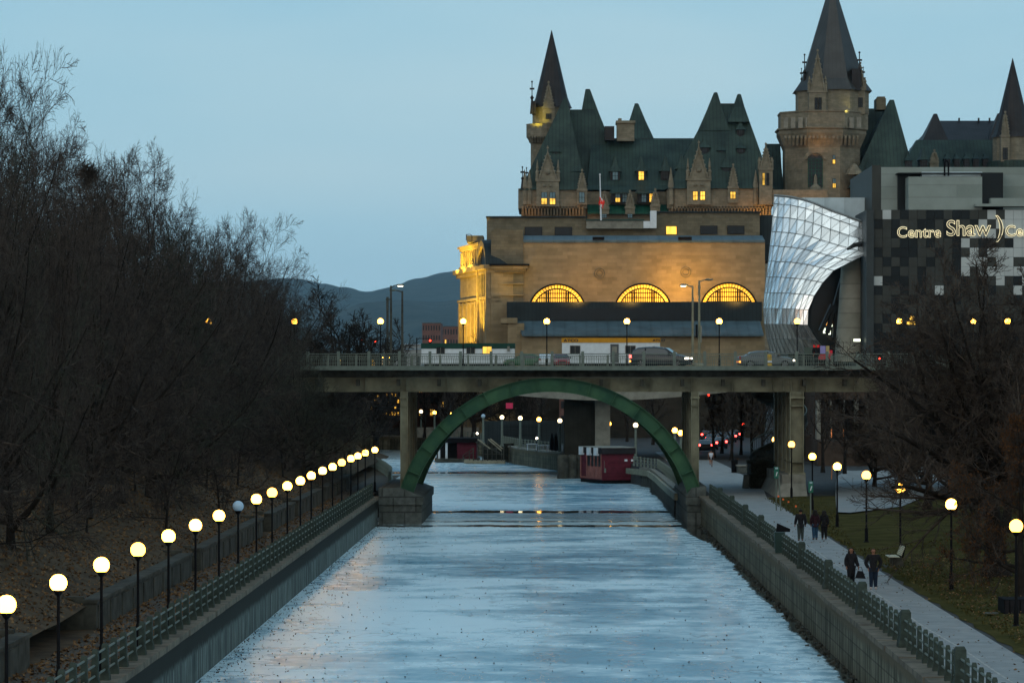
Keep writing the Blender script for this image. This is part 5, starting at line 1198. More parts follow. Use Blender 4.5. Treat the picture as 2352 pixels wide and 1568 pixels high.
for i, (px, Y, py) in enumerate(LT):
    v = TV[i % 4] if i not in used else TV[i % 4]; row = 0 if i < 16 else (1 if i < 29 else 2); k = i - (0, 16, 29)[row]
    x = PX(px, Y); zb = bank_z(x, Y) if Y < 325 else 2.6
    if x > -17.5: x = -17.8; zb = 2.4
    top = PZ(py, Y); Hh = v['_h'] * .97; s_ = (top - zb) / Hh; s_ = max(.55, min(1.45, s_))
    lab = 'bare dark tree in the %s of the left bank, %s from near end' % (rowname[row], ORD[k])
    sc3 = (max(s_, .85) * rnd.uniform(.66, .80), max(s_, .85) * rnd.uniform(.66, .80), s_)
    if i < 4: sc3 = (sc3[0] * .68, sc3[1] * .68, sc3[2])
    if v not in used:
        used.add(v); v.location = (x, Y, zb); v.scale = sc3; v['label'] = lab; v.rotation_euler = (0, 0, rnd.uniform(0, 6.28))
    else: dup(v, (x, Y, zb), lab, None, rnd.uniform(0, 6.28), sc3)
ov = dup(TV[1], (-20.6, 93, 4.2), 'low bare tree stretching its twigs over the nearest quay lamps', None, 1.2, (.95, .8, .62))
# low tangled scrub filling the bank under the trees
sc0 = make_tree(31, 5.2, 0, 12, 7, 7, 6, 0, (85, 35), .95, .05, twig=.009, label='x', group='scrub on the left bank', clear=.02, droop=.1, r_trunk=.07, name='bare_shrub')
first = True
for i in range(34):
    Y = 92 + 6.2 * i; x = -18.6 - rnd.uniform(0, 1) * 4 - (3.5 if i % 2 else 0)
    loc = (x, Y, (bank_z(x, Y) if Y < 325 else 2.3) - .1); s_ = rnd.uniform(.7, 1.25); sl = 'bare tangled shrub under the left trees, number %s from the near end of the bank' % NUMW(i + 1)
    if first: sc0.location = loc; sc0.scale = (s_,) * 3; sc0['label'] = sl; sc0['category'] = 'shrub'; first = False
    else: dup(sc0, loc, sl, None, rnd.uniform(0, 6.28), s_)
# nest
rng = np.random.default_rng(4)
Yn = 119; c = P(203, 400, Yn); n = 420
dd = rng.normal(0, 1, (n, 3)); dd /= np.linalg.norm(dd, axis=1, keepdims=True); pp = np.array(c)[None] + dd * rng.uniform(0, .36, (n, 1)) * np.array([[1, 1, .95]]); tt = rng.normal(0, 1, (n, 3))
Nst = chains(rng, pp, tt, np.full(n, .45), np.full(n, .012), np.full(n, .008), 3, .3, 0)
o = tube_mesh('bird_nest', [(Nst[0], Nst[1], 3)], M_twig); tag(o, 'dark round bird nest of twigs high in the left tree crowns', 'nest')
# right bank trees
ta = make_tree(41, 15.5, 0, 21, 10, 8, 6, 2, (98, 14), 1.05, .05, t0frac=.48, tp=.15, label='big bare tree on the right lawn spreading in front of the sign building', clear=.42, droop=.02, leaves=5000, leafm=M_leafb, loc=(PX(2290, 144), 144, 2.2), r_trunk=.50, lean=(-.02, 0), leaf_size=.035, limb=.85, twig=.011, tm=M_twigr)
tb = make_tree(42, 11.5, 0, 19, 10, 8, 6, 2, (98, 28), .95, .03, t0frac=.5, tp=.2, label='smaller bare tree with low sweeping branches behind the bench lamp', clear=.34, droop=.02, leaves=2500, leafm=M_leafb, loc=(PX(2245, 166), 166, 2.2), r_trunk=.32, leaf_size=.035, limb=.85, twig=.010, tm=M_twigr)
tc_ = make_tree(43, 8.2, 0, 14, 8, 8, 6, 3, (92, 40), .72, .03, label='low tree still holding orange-brown leaves at the right photo edge', clear=.12, droop=.2, leaves=15000, leafm=M_leafo, loc=(PX(2345, 130), 130, 2.2), r_trunk=.22, leaf_size=.05)
td = make_tree(44, 14.0, 0, 15, 9, 8, 5, 2, (88, 18), 1.0, .06, t0frac=.46, tp=.15, limb=.8, tm=M_twigr, label='bare tree farther back at the right photo edge, beside the bridge end', clear=.14, droop=.1, leaves=6000, leafm=M_leafb, loc=(PX(2400, 196), 196, 2.3), leaf_size=.04)
ta.scale = (1.1, 1.1, 15.6 / ta['_h']); tb.scale = (.66, .66, 9.5 / tb['_h']); td.scale = (1, 1, 12.5 / td['_h'])
tc_.scale = (.75, .75, .95)
te = dup(tb, (PX(2130, 214), 214, 2.2), 'bare tree with fine drooping twigs between side path and bridge', None, 2.1, .92); tf = dup(ta, (PX(2480, 168), 168, 2.2), 'bare tree cut by the right photo edge behind the orange one', None, 1.1, .9)
tg = dup(tb, (PX(2075, 236), 236, 2.2), 'bare tree with thin grey crown standing before the right bridge end', None, 4.0, .95); th = dup(td, (PX(2250, 232), 232, 2.2), 'tall bare tree close to the bridge behind the big tree', None, 3.0, .9)
dup(td, (PX(2190, 206), 206, 2.2), 'bare tree standing between the big tree and the bridge pier side', None, 5.1, (.95, .95, .85))
dup(tb, (PX(2310, 182), 182, 2.2), 'low bare tree just behind the trunk of the big tree', None, 1.9, (1.0, 1.0, .95)); dup(td, (PX(2020, 252), 256, 2.2), 'bare tree under the right bridge end near the podium', None, .7, (.8, .8, .7))
# trees beyond the bridge
gm = 'bare trees beyond the bridge'
tm_ = make_tree(51, 16.5, 0, 14, 8, 7, 5, 1, (80, 14), 1.10, .07, t0frac=.42, tp=.15, n4l=.8, twig=.020, tm=M_twigd, label='open-crowned bare tree left of the double street lights', group=gm, clear=.30, loc=(PX(800, 300), 300, 4.2), r_trunk=.46, limb=.95)
tm_.scale = (1.3, 1.3, 16.7 / tm_['_h'])
for px, Y, zb, s_, lab, rz in ((742, 335, 3, 1.0, 'bare tree partly hidden behind the left trees, next to the open-crowned one', 1), (1088, 452, 2.2, 1.05, 'bare tree before the floodlit corner of the stone hall', 2), (1026, 520, 2, 1.0, 'bare tree left of the stone hall against the hills', 3), (1203, 446, 2.2, .82, 'small bare tree between the two trailers', 4), (1150, 470, 2.2, .8, 'small bare tree by the side pavilion of the stone hall', 5), (865, 330, 2.6, .85, 'slender bare tree behind the double street lights', .5)):
    dup(tm_, (PX(px, Y), Y, zb), lab, gm, rz, (s_ * .8, s_ * .8, s_ * 14.5 / tm_['_h']))
tn = make_tree(52, 9.5, 0, 12, 7, 6, 5, 0, (60, 30), .55, .08, twig=.014, label='x', group='bare trees under and behind the bridge', clear=.25, r_trunk=.2)
un = [(1640, 352), (1658, 372), (1680, 344), (1702, 366), (1728, 350), (1752, 338), (1500, 420), (1440, 440), (1030, 436), (1060, 452), (1222, 442), (1243, 438), (1110, 460), (975, 470), (800, 290), (833, 306), (862, 340), (770, 282), (745, 320), (715, 300), (1890, 300), (1940, 290), (2000, 280)]
ul = ['left of the tail lights', 'in front of the tail lights', 'right of the jogger', 'behind the black bin', 'left of the spiral stair', 'touching the spiral stair', 'beyond the right half of the arch', 'beyond the concrete pier column', 'left of the green arch', 'close to the green arch rib', 'in front of the yellow-lit doorway', 'right of the yellow-lit doorway', 'behind the unlit quay lamp', 'behind the leftmost quay lamps', 'right beside the left bridge columns', 'left of the bridge columns', 'on the far ice edge', 'behind the end of the left lamp row', 'deep in the left bank shade', 'in shade under the left bridge span', 'in front of the podium fins', 'below the right bridge span', 'at the right end of the podium']
for i, ((px, Y), l_) in enumerate(zip(un, ul)):
    loc = (PX(px, Y), Y, 2.1); lab = 'dark bare tree ' + l_
    if i == 0: tn.location = loc; tn['label'] = lab
    else: dup(tn, loc, lab, None, rnd.uniform(0, 6), rnd.uniform(.85, 1.1))
# leaf litter, tufts and specks
rng = np.random.default_rng(9)
def scat(n, x0, x1, y0, y1, zf, p=1.0):
    x = x0 + (x1 - x0) * rng.random(n); y = y0 + (y1 - y0) * rng.random(n) ** p; z = np.array([zf(a, b) for a, b in zip(x, y)]); return np.stack([x, y, z], 1)
M_litter = mat('leaf_litter', (.040, .020, .010), .9, .3, 6, col2=(.20, .125, .06), detail=2)
quads('leaf_litter', np.concatenate([scat(26000, -26, -16.9, 76, 230, lambda x, y: bank_z(x, y) + .04, 1.3), scat(9000, -16.4, -13.9, 76, 236, lambda x, y: 2.14, 1.3)]), .075, rng, M_litter, .6); tag(bpy.data.objects['leaf_litter'], 'fallen brown leaves covering the left bank and towpath', 'fallen leaves', kind='stuff')
o = quads('fallen_leaves', np.concatenate([scat(9000, 16, 30, 84, 160, lambda x, y: 2.3, 1.3), scat(500, 12.4, 15.6, 84, 200, lambda x, y: 2.13)]), .05, rng, M_litter, .7); tag(o, 'scattered brown leaves on the right lawn and path', 'fallen leaves', kind='stuff')
def ice_pts(n):
    x = np.where(rng.random(n) < .45, -13 + np.abs(rng.normal(0, 2.2, n)), -12.8 + 23.5 * rng.random(n)); y = 108 + 128 * rng.random(n) ** 1.5
    cl = rng.random(n) < .25; x = np.where(cl, -13.0 + np.abs(rng.normal(0, .5, n)), x); return np.stack([np.clip(x, -13.05, 11.2), y, np.full(n, .03)], 1)
o = quads('ice_leaves', ice_pts(2400), .045, rng, mat('wet_leaves', (.02, .014, .01), .8, .3, 6, col2=(.06, .035, .02)), .35); tag(o, 'small dark leaves frozen onto the ice', 'fallen leaves', kind='stuff')
C_ = scat(42000, 15.9, 36, 84, 236, lambda x, y: 2.20 + max(0, x - 30) * .06, 1.4)
C_ = C_[~((C_[:, 0] > 16.2) & (C_[:, 1] > 167) & (C_[:, 0] < 30) & (C_[:, 0] > 16.4 + (C_[:, 1] - 172) * .065) & (C_[:, 1] > 167 + (C_[:, 0] - 17) * 1.9))]
o = quads('grass', C_, .07, rng, mat('dry_grass', (.03, .033, .012), .95, .3, 2, col2=(.078, .068, .026), spec=0), -.8); tag(o, 'dull yellow-green winter grass on the right lawn', 'grass', kind='stuff')
# ================================================================ people
M_skin = mat('skin', (.22, .11, .07), .6, .08, 9); M_blk = mat('black_cloth', (.010, .010, .012), .85, .3, 9); M_blk2 = mat('dark_maroon_cloth', (.022, .008, .012), .85, .3, 9)
M_jean = mat('blue_jeans', (.02, .055, .10), .85, .3, 9); M_grey = mat('grey_trousers', (.035, .045, .042), .85, .3, 9); M_navy = mat('navy_jeans', (.010, .018, .035), .85, .3, 9)
M_hair = mat('dark_hair', (.008, .006, .005), .6, .3, 20); M_wsh = mat('white_shirt', (.42, .46, .52), .8, .1, 9); M_shoe = mat('dark_shoes', (.012, .011, .010), .6, .2, 9); M_wshoe = mat('pale_shoes', (.40, .34, .32), .6, .2, 9)
def skinned(name, verts, edges, m, parent, sub=2):
    me = bpy.data.meshes.new(name); me.from_pydata([v[:3] for v in verts], edges, []); ob = bpy.data.objects.new(name, me); COL.objects.link(ob); me.materials.append(m); ob.parent = parent
    md = ob.modifiers.new('skin', 'SKIN'); md.use_smooth_shade = True
    if not me.skin_vertices: return ob
    for i, v in enumerate(verts):
        r = v[3]; me.skin_vertices[0].data[i].radius = r if isinstance(r, tuple) else (r, r)
    me.skin_vertices[0].data[0].use_root = True
    if sub: s = ob.modifiers.new('sub', 'SUBSURF'); s.levels = sub; s.render_levels = sub
    return ob
def person(loc, h, face, label, coat, pants, shoes=M_shoe, stride=.05, arms=((0, 0), (0, 0)), coat_len=.05, hair='short', legs='long', group=None, lean=0, elbow=(0, 0), female=False, turn=0):
    """face 0 looks at the camera, pi away; arms: (side, forward) of each hand; all sizes are fractions of the height"""
    t = empty('person', loc, label, 'person', group); t.rotation_euler = (0, 0, face)
    sw = .100 if female else .115; V = []; E = []
    def v(x, y, z, r): V.append((x * h, y * h, z * h, r * h if not isinstance(r, tuple) else (r[0] * h, r[1] * h))); return len(V) - 1
    J = {}
    J['pel'] = v(0, 0, .52, .07); J['spi'] = v(0, -.004 - lean, .62, .065); J['che'] = v(0, -lean * 2, .73, (.085, .065)); J['nb'] = v(0, -lean * 2.4, .815, .05); J['nk'] = v(0, -.004 - lean * 2.6, .85, .033)
    J['hl'] = v(0, -.012 - lean * 2.8, .885, .043); J['hm'] = v(0, -.010 - lean * 2.8, .925, .055); J['ht'] = v(0, -.003 - lean * 2.8, .968, .043)
    E += [(0, 1), (1, 2), (2, 3), (3, 4), (4, 5), (5, 6), (6, 7)]
    ptsA = []
    for k, sg in enumerate((-1, 1)):
        sh = v(sg * sw, -lean * 2.2, .79, .040); ex, ef = elbow[k] if isinstance(elbow[k], tuple) else (0, 0)
        el = v(sg * (sw + .030 + ex), .012 - ef - lean, .635, .028); hx, hy = arms[k]
        wr = v(sg * (sw + .028 + hx), -.03 - hy, .50, .019); pa = v(sg * (sw + .028 + hx), -.04 - hy, .475, (.022, .014)); E += [(J['che'], sh), (sh, el), (el, wr), (wr, pa)]
        ptsA.append((sh, el, wr))
        for q in range(4):                         # four fingers, slightly curled, and a thumb from the side of the palm
            f1 = v(sg * (sw + .028 + hx) + (-.012 + .008 * q) * .9, -.044 - hy, .448 + (.004 if q in (0, 3) else 0), .0055); f2 = v(sg * (sw + .026 + hx) + (-.012 + .008 * q) * .9, -.053 - hy, .428 + (.006 if q in (0, 3) else 0), .0048); E += [(pa, f1), (f1, f2)]
        th = v(sg * (sw + .010 + hx), -.055 - hy, .468, .006); th2 = v(sg * (sw + .006 + hx), -.062 - hy, .452, .005); E += [(pa, th), (th, th2)]
    L_ = []
    for sg, st_ in ((-1, stride), (1, -stride)):
        hp = v(sg * .05, 0, .48, .062); kn = v(sg * .052, -st_ * .9 - .008, .275, .042); lift_ = .0
        if legs == 'run' and sg == 1: kn = v(sg * .052, -.02, .27, .04) if False else kn; an = v(sg * .052, .13, .17, .026); to = v(sg * .052, .15, .12, .02)
        else: an = v(sg * .055, -st_ * 1.3 + .01, .045, .027); to = v(sg * .065, -st_ * 1.3 - .065, .022, .02)
        E += [(0, hp), (hp, kn), (kn, an), (an, to)]; L_.append((hp, kn, an, to))
    skinned('body', V, E, M_skin, t)
    def sub(name, ids, edges, m, grow, extra=(), lv=2):
        vv = [(V[i][0], V[i][1], V[i][2], tuple(c + g_ * h for c, g_ in zip(V[i][3] if isinstance(V[i][3], tuple) else (V[i][3],) * 2, (grow,) * 2))) for i in ids]; vv += [(a * h, b * h, c * h, r if isinstance(r, tuple) else r * h) for a, b, c, r in extra]
        vv = [(a, b, c, (r if not isinstance(r, tuple) else r)) for a, b, c, r in vv]; return skinned(name, vv, edges, m, t, lv)
    # coat or shirt
    ids = [0, 1, 2, 3, ptsA[0][0], ptsA[0][1], ptsA[0][2], ptsA[1][0], ptsA[1][1], ptsA[1][2]]; ed = [(0, 1), (1, 2), (2, 3), (2, 4), (4, 5), (5, 6), (2, 7), (7, 8), (8, 9)]
    if coat is not None:
        ex = []
        if coat_len: ex = [(0, 0, .52 - coat_len * .5, .088), (0, 0, .52 - coat_len, .096)]; ed = ed + [(0, 10), (10, 11)]
        if legs == 'run': ids = [0, 1, 2, 3, ptsA[0][0], ptsA[1][0]]; ed = [(0, 1), (1, 2), (2, 3), (2, 4), (2, 5)]
        sub('shirt' if legs == 'run' else 'coat', ids, ed, coat, .022 if coat_len < .1 else .026, ex)
    pi_ = [0]; pe = []; 
    for hp, kn, an, to in L_:
        b = len(pi_); 
        if legs == 'run': pi_ += [hp]; pe += [(0, b)]
        else: pi_ += [hp, kn, an]; pe += [(0, b), (b, b + 1), (b + 1, b + 2)]
    if legs == 'run':
        ex = [((V[L_[k][1]][0] * .6 + V[L_[k][0]][0] * .4) / h, (V[L_[k][1]][1] * .6) / h, .37, .060) for k in (0, 1)]; pe += [(1, 3), (2, 4)]; sub('shorts', pi_, pe, pants, .012, ex)
    else: sub('trousers', pi_, pe, pants, .014)
    for hp, kn, an, to in L_:
        sub('shoe', [an, to], [(0, 1)], shoes, .010, lv=1)
    # hair and face
    mb = MB(); hx, hy, hz = V[J['hm']][0], V[J['hm']][1], V[J['hm']][2]
    prof = [(.02, .052), (.045, .040), (.060, .018), (.064, -.005), (.062, -.03)] if hair == 'short' else [(.02, .056), (.05, .042), (.070, .012), (.078, -.03), (.088, -.075), (.094, -.12), (.07, -.15), (.02, -.16)]
    n = 16; vs = []; fs = []; m_ = len(prof)
    for k in range(n):
        a = 2 * math.pi * k / n; front_ = max(0, -math.sin(a))
        for r_, z_ in prof:
            rr_ = r_ * (1 + .06 * math.sin(a * 5 + z_ * 90)); y_ = math.sin(a) * rr_
            if z_ < .03 and front_ > .35: y_ = math.sin(a) * rr_ * (.30 if hair != 'short' else .45)
            vs.append((hx + math.cos(a) * rr_ * h, hy + y_ * h + .012 * h, hz + z_ * h))
    for k in range(n):
        for i in range(m_ - 1): fs.append((k * m_ + i, ((k + 1) % n) * m_ + i, ((k + 1) % n) * m_ + i + 1, k * m_ + i + 1))
    fs.append(tuple(k * m_ for k in range(n))); fs.append(tuple(k * m_ + m_ - 1 for k in range(n)))
    mb.add(vs, fs); me = bpy.data.meshes.new('hair'); me.from_pydata(mb.v, [], mb.f); ob = bpy.data.objects.new('hair', me); COL.objects.link(ob); ob.parent = t; me.materials.append(M_hair)
    fy = hy - .053 * h
    for nm, dx, dz, rr_, mm in (('eye', -.019, .0, .006, M_blk), ('eye', .019, .0, .006, M_blk), ('nose', 0, -.014, .009, M_skin), ('mouth', 0, -.034, .010, M_blk2), ('ear', -.053, -.008, .011, M_skin), ('ear', .053, -.008, .011, M_skin)):
        mb = MB().sphere((0, 0, 0), rr_ * h, 8, 6, .5 if nm == 'mouth' else 1); o = mb.build(nm, mm, smooth=2); o.parent = t; o.location = (hx + dx * h, (hy if nm == 'ear' else fy + abs(dx) * .3 * h), hz + dz * h)
    return t
zp = 2.115; PI = math.pi
person((PX(1839, 176), 176, zp), 1.80, PI, 'tall person in a black jacket and grey trousers walking away, leftmost of the trio', M_blk, M_grey, stride=.03, arms=((.01, .02), (.035, -.03)))
person((PX(1872, 177), 177, zp), 1.72, PI + .1, 'long-haired person in maroon jacket and blue jeans, middle of the walking trio', M_blk2, M_jean, stride=.035, hair='long', female=True)
person((PX(1893, 177.5), 177.5, zp), 1.66, PI - .1, 'long-haired person all in black walking away, rightmost of the trio', M_blk, M_blk, stride=.04, hair='long', female=True, arms=((0, 0), (.04, 0)))
wm = person((PX(1955, 138), 138, zp), 1.72, .08, 'person with long dark hair and long black coat walking towards us', M_blk, M_blk, stride=.04, hair='long', coat_len=.26, female=True, arms=((0, .0), (.05, .03)))
person((PX(2006, 136), 136, zp), 1.80, -.05, 'person in black jacket and navy jeans walking towards us, hands in pockets', M_blk, M_navy, M_wshoe, stride=.03, arms=((-.03, -.01), (-.03, -.01)), elbow=((.045, -.01), (.045, -.01)))
person((PX(1633, 318), 318, 2.12), 1.80, PI, 'jogger in a white shirt and black shorts running away under the bridge', M_wsh, M_blk, stride=.10, legs='run', arms=((.0, .06), (.0, .06)))
person((PX(1871, 243), 241.6, 11.99), 1.74, .3, 'person in dark clothes standing at the bridge railing beside the red poster stand', M_blk, M_blk, stride=.01)
# handbag
hb = empty('handbag', (PX(1976, 137.6), 137.6, zp), 'black handbag carried by the person in the long black coat', 'handbag')
x = PX(1976, 137.6); yb = 137.6
MB().prism([(x - .22, yb, zp + .38), (x + .24, yb, zp + .36), (x + .12, yb, zp + .68), (x - .10, yb, zp + .70)], (0, .14, 0)).build('bag', M_blk, hb)
MB().tube([(x - .1, yb + .07, zp + .69), (x - .05, yb + .07, zp + .86), (x + .06, yb + .07, zp + .86), (x + .11, yb + .07, zp + .68)], .012, 5).build('handle', M_blk, hb)
# ================================================================ vehicles
M_tyre = mat('tyre', (.012, .012, .012), .8, .2, 5); M_rim = mat('rim', (.28, .30, .31), .3, .1, 5, metal=.8); M_cwin = mat('car_glass', (.01, .02, .025), .06, .1, 1, spec=.8)
M_tail = mat('tail_light', (.8, .02, .03), .3, .05, 1, emit=14, ecol=(1, .05, .04)); M_amber = mat('amber_light', (.9, .25, .03), .3, .05, 1, emit=5, ecol=(1, .28, .04)); M_tail0 = mat('dim_tail_light', (.25, .01, .01), .3, .05, 1)
def car(loc, rz, paint, label, L_=4.7, Wd=1.85, Hh=1.66, kind='suv', head=True, tail=True, amber=False, group=None, cat='car', detail=True):
    t = empty('parked_car' if not (head or tail) else 'car', loc, label, cat, group); t.rotation_euler = (0, 0, rz)
    k = L_ / 4.7; hh = Hh / 1.66
    prof = {'suv': [(-2.32, .42, .80, .80), (-2.30, .35, 1.02, 1.02), (-2.12, .26, 1.06, 1.38), (-1.75, .24, 1.07, 1.60), (-1.1, .22, 1.05, 1.66), (-.2, .22, 1.02, 1.66), (.45, .22, 1.0, 1.58), (1.15, .22, 1.0, 1.08), (1.7, .24, .96, 1.0), (2.15, .26, .84, .88), (2.35, .38, .62, .66)],
            'sedan': [(-2.32, .42, .78, .80), (-2.28, .32, .98, 1.0), (-1.8, .24, 1.02, 1.06), (-1.35, .22, 1.0, 1.34), (-.7, .22, .98, 1.46), (0, .22, .96, 1.47), (.5, .22, .94, 1.36), (1.15, .22, .93, .98), (1.7, .24, .88, .92), (2.2, .28, .76, .8), (2.35, .38, .6, .64)],
            'van': [(-2.34, .42, 1.2, 1.7), (-2.32, .3, 1.25, 2.0), (-1.8, .24, 1.25, 2.1), (-.8, .22, 1.25, 2.12), (.3, .22, 1.22, 2.1), (1.1, .22, 1.2, 1.95), (1.75, .22, 1.18, 1.3), (2.1, .25, 1.0, 1.05), (2.35, .36, .75, .8)]}[kind]
    if kind != 'suv': hh = Hh / {'sedan': 1.47, 'van': 2.12}[kind]
    rs = []
    for x, zl, zb_, zr in prof:
        e = 1 - .12 * (abs(x) / 2.35) ** 4; w0 = Wd / 2 * e; wr = w0 * (.76 if zr - zb_ > .2 else .9); x *= k; zl *= hh; zb_ *= hh; zr *= hh; zm = (zl + zb_) / 2
        rs.append([(x, -w0 * .88, zl), (x, -w0, zl + .12), (x, -w0 * 1.01, zm), (x, -w0 * .97, zb_), (x, -wr, max(zr - .05, zb_ + .01)), (x, -wr * .8, zr + .01), (x, wr * .8, zr + .01), (x, wr, max(zr - .05, zb_ + .01)), (x, w0 * .97, zb_), (x, w0 * 1.01, zm), (x, w0, zl + .12), (x, w0 * .88, zl)])
    mb = MB().rings(rs); o = mb.build('body', paint, smooth=True); o.parent = t
    mid = [(x * k, zb_ * hh, zr * hh) for x, zl, zb_, zr in prof if zr - zb_ > .2]
    for sg in (-1, 1):
        def yy(z, zb_, zr): f = (z - zb_) / max(zr - zb_, .01); return sg * (Wd / 2 * (.97 - .21 * f) + .006)
        low = [(x, zb_ + .04) for x, zb_, zr in mid]; up_ = [(x, zr - .12) for x, zb_, zr in mid]
        if kind == 'suv': low = [(x, z) for x, z in low]; low.append((mid[-1][0] + .42, mid[-1][1] + .04))
        zb0, zr0 = mid[len(mid) // 2][1:3]
        poly = [(x, yy(z, zb0, zr0), z) for x, z in low] + [(x, yy(z, zb0, zr0), z) for x, z in reversed(up_)]
        o = MB().prism(poly, (0, sg * .012, 0)).build('window', M_cwin); o.parent = t
        if detail:
            o2 = MB().box(mid[len(mid) // 2][0] - .04, mid[len(mid) // 2][0] + .04, 0, .02, zb0, zr0 - .1).build('pillar', M_black); o2.parent = o; o2.location = (0, sg * (Wd / 2 * .88), 0)
            mm = MB().rbox((mid[-1][0] + .35, sg * (Wd / 2 + .08), zb0 + .08), (.12, .2, .14)).build('mirror', M_black); mm.parent = t
    xw = mid[-1][0]; a, b = prof[[i for i, p in enumerate(prof) if p[0] * k == xw][0] + 1], None
    o = MB().prism([(xw + .03, -Wd * .36, mid[-1][2] - .03), (xw + .03, Wd * .36, mid[-1][2] - .03), (a[0] * k - .02, Wd * .42, a[3] * hh + .03), (a[0] * k - .02, -Wd * .42, a[3] * hh + .03)], (.02, 0, .03)).build('windscreen', M_cwin); o.parent = t
    for sx in (-1.42 * k, 1.40 * k):
        for sg in (-1, 1):
            wmb = MB(); n = 20; c = (sx, sg * (Wd / 2 - .1), .34)
            rr_ = [(.02, -.11), (.30, -.11), (.34, -.07), (.34, .09), (.31, .115), (.24, .115)]
            vs = []; fs = []
            for q in range(n):
                a_ = 2 * PI * q / n
                for r_, y_ in rr_: vs.append((c[0] + r_ * math.cos(a_), c[1] + sg * y_, c[2] + r_ * math.sin(a_)))
            m_ = len(rr_)
            for q in range(n):
                for i in range(m_ - 1): fs.append((q * m_ + i, ((q + 1) % n) * m_ + i, ((q + 1) % n) * m_ + i + 1, q * m_ + i + 1))
            o = wmb.add(vs, fs).build('wheel', M_tyre); o.parent = t
            if detail:
                rm = MB()
                for q in range(7): a_ = 2 * PI * q / 7; rm.prism([(c[0] + .02 * math.cos(a_ + 1.5), c[1] + sg * .09, c[2] + .02 * math.sin(a_ + 1.5)), (c[0] + .24 * math.cos(a_ - .12), c[1] + sg * .09, c[2] + .24 * math.sin(a_ - .12)), (c[0] + .24 * math.cos(a_ + .12), c[1] + sg * .09, c[2] + .24 * math.sin(a_ + .12))], (0, sg * .02, 0))
                r2 = rm.build('rim', M_rim); r2.parent = o
    for sg in (-1, 1):
        f = prof[-2]; o = MB().rbox((f[0] * k + .02, sg * Wd * .37, f[2] * hh - .08), (.26, .36, .13)).build('headlight', M_headl if head else M_rim); o.parent = t
        b_ = prof[1]; o = MB().rbox((b_[0] * k + .02, sg * Wd * .41, b_[2] * hh - .1), (.14, .26, .22)).build('tail_light', M_tail if tail else M_tail0); o.parent = t
        if amber: o = MB().rbox((b_[0] * k, sg * Wd * .41, .55), (.12, .2, .12)).build('indicator', M_amber); o.parent = t
    o = MB().box(prof[-1][0] * k - .02, prof[-1][0] * k + .01, -Wd * .22, Wd * .22, .42 * hh, .62 * hh).build('grille', M_black); o.parent = t
    return t
def paint(n, c, r=.25): return mat(n, c, r, .05, 1, metal=0, spec=.4)
M_pgrey = paint('grey_blue_paint', (.006, .014, .022))
car((PX(1519, 246.5), 246.5, 11.86), R(-14), M_pgrey, 'grey-blue suv crossing the bridge with its lights on', amber=True)
car((PX(1760, 258.5), 258.5, 11.86), R(4), paint('silver_paint', (.07, .085, .09)), 'silver car on the bridge behind the railing, below the glass hall', kind='sedan', Hh=1.46, amber=True, tail=False)
car((PX(1205, 354), 354, 12.2), R(178), paint('green_paint', (.01, .075, .03)), 'dark green car with a yellow stripe parked between the trailers behind the railing', kind='sedan', Hh=1.5, head=False, tail=False)
car((PX(1253, 354), 355, 12.2), R(92), paint('white_paint_car', (.5, .55, .58)), 'white car parked nose-on between the green and the red car', kind='sedan', Hh=1.5, head=False, tail=False)
car((PX(1288, 350), 350, 12.2), R(-86), paint('red_paint', (.20, .02, .03)), 'red car parked beside the trailer with the yellow stripe', kind='sedan', Hh=1.5, head=False, tail=False)
bp = bpy.data.objects['parked_car']; MB().box(-1.6 + bp.location.x, 1.2 + bp.location.x, bp.location.y, bp.location.y + .02, 12.75, 12.95).build('stripe', mat('yellow_stripe', (.5, .38, .03), .5, .1, 2)).parent = None
o = bpy.data.objects['stripe']; o.parent = bp; o.location = (-bp.location.x, -bp.location.y - 0, -bp.location.z); o.matrix_parent_inverse = Matrix.Identity(4); o.data.transform(Matrix.Translation((0, -.95, 0)))
car((PX(888, 450), 450, 12.1), R(-90), paint('beige_paint', (.25, .22, .16)), 'van with bright yellowish lights facing us at the left bridge end', L_=5.2, Hh=2.2, kind='van', tail=False)
t = empty('light_bar', (PX(888, 447), 447, 12.1), 'row of four bright yellow lamps over the railing left of the street lights', 'light'); mb = MB()
for q in range(4): mb.sphere((PX(880.5 + 5 * q, 447), 447, PZ(820, 447)), .16, 8, 6)
mb.build('lamp', M_globe, t); MB().tube([(PX(880, 447), 447.2, PZ(820, 447)), (PX(897, 447), 447.2, PZ(820, 447))], .06, 5).tube([(PX(888, 447), 447.2, 12.1), (PX(888, 447), 447.2, PZ(820, 447))], .06, 5).build('stand', M_black, t)
# queue of cars with red lights on the parkway
tag(MB().box(PX(1600, 330), 60, 345, 520, 2.1, 2.14).build('parkway', M_road), kind='structure')
q_ = [(1619, 378, 'leftmost by the bridge column'), (1632, 392, 'behind the jogger'), (1634, 420, 'topmost left of the queue'), (1652, 398, 'in the middle of the queue'), (1660, 432, 'high in the queue beneath the trees'), (1668, 415, 'right of the middle'), (1683, 450, 'farther back to the right'), (1703, 470, 'rightmost and most distant'), (1645, 445, 'far back behind the tree trunks'), (1673, 436, 'half hidden by a tree trunk'), (1625, 446, 'farthest back on the left')]
c0 = None
for px, Y, l_ in q_:
    lab = 'dark car with red tail lights in the queue, ' + l_; loc = (PX(px, Y), Y, 2.14)
    if c0 is None: c0 = car(loc, R(90), paint('dark_paint', (.03, .03, .035)), lab, kind='sedan', Hh=1.5, head=False, group='queue of cars on the parkway', detail=False)
    else: dup(c0, loc, lab, rz=R(90) + random.uniform(-.1, .1))
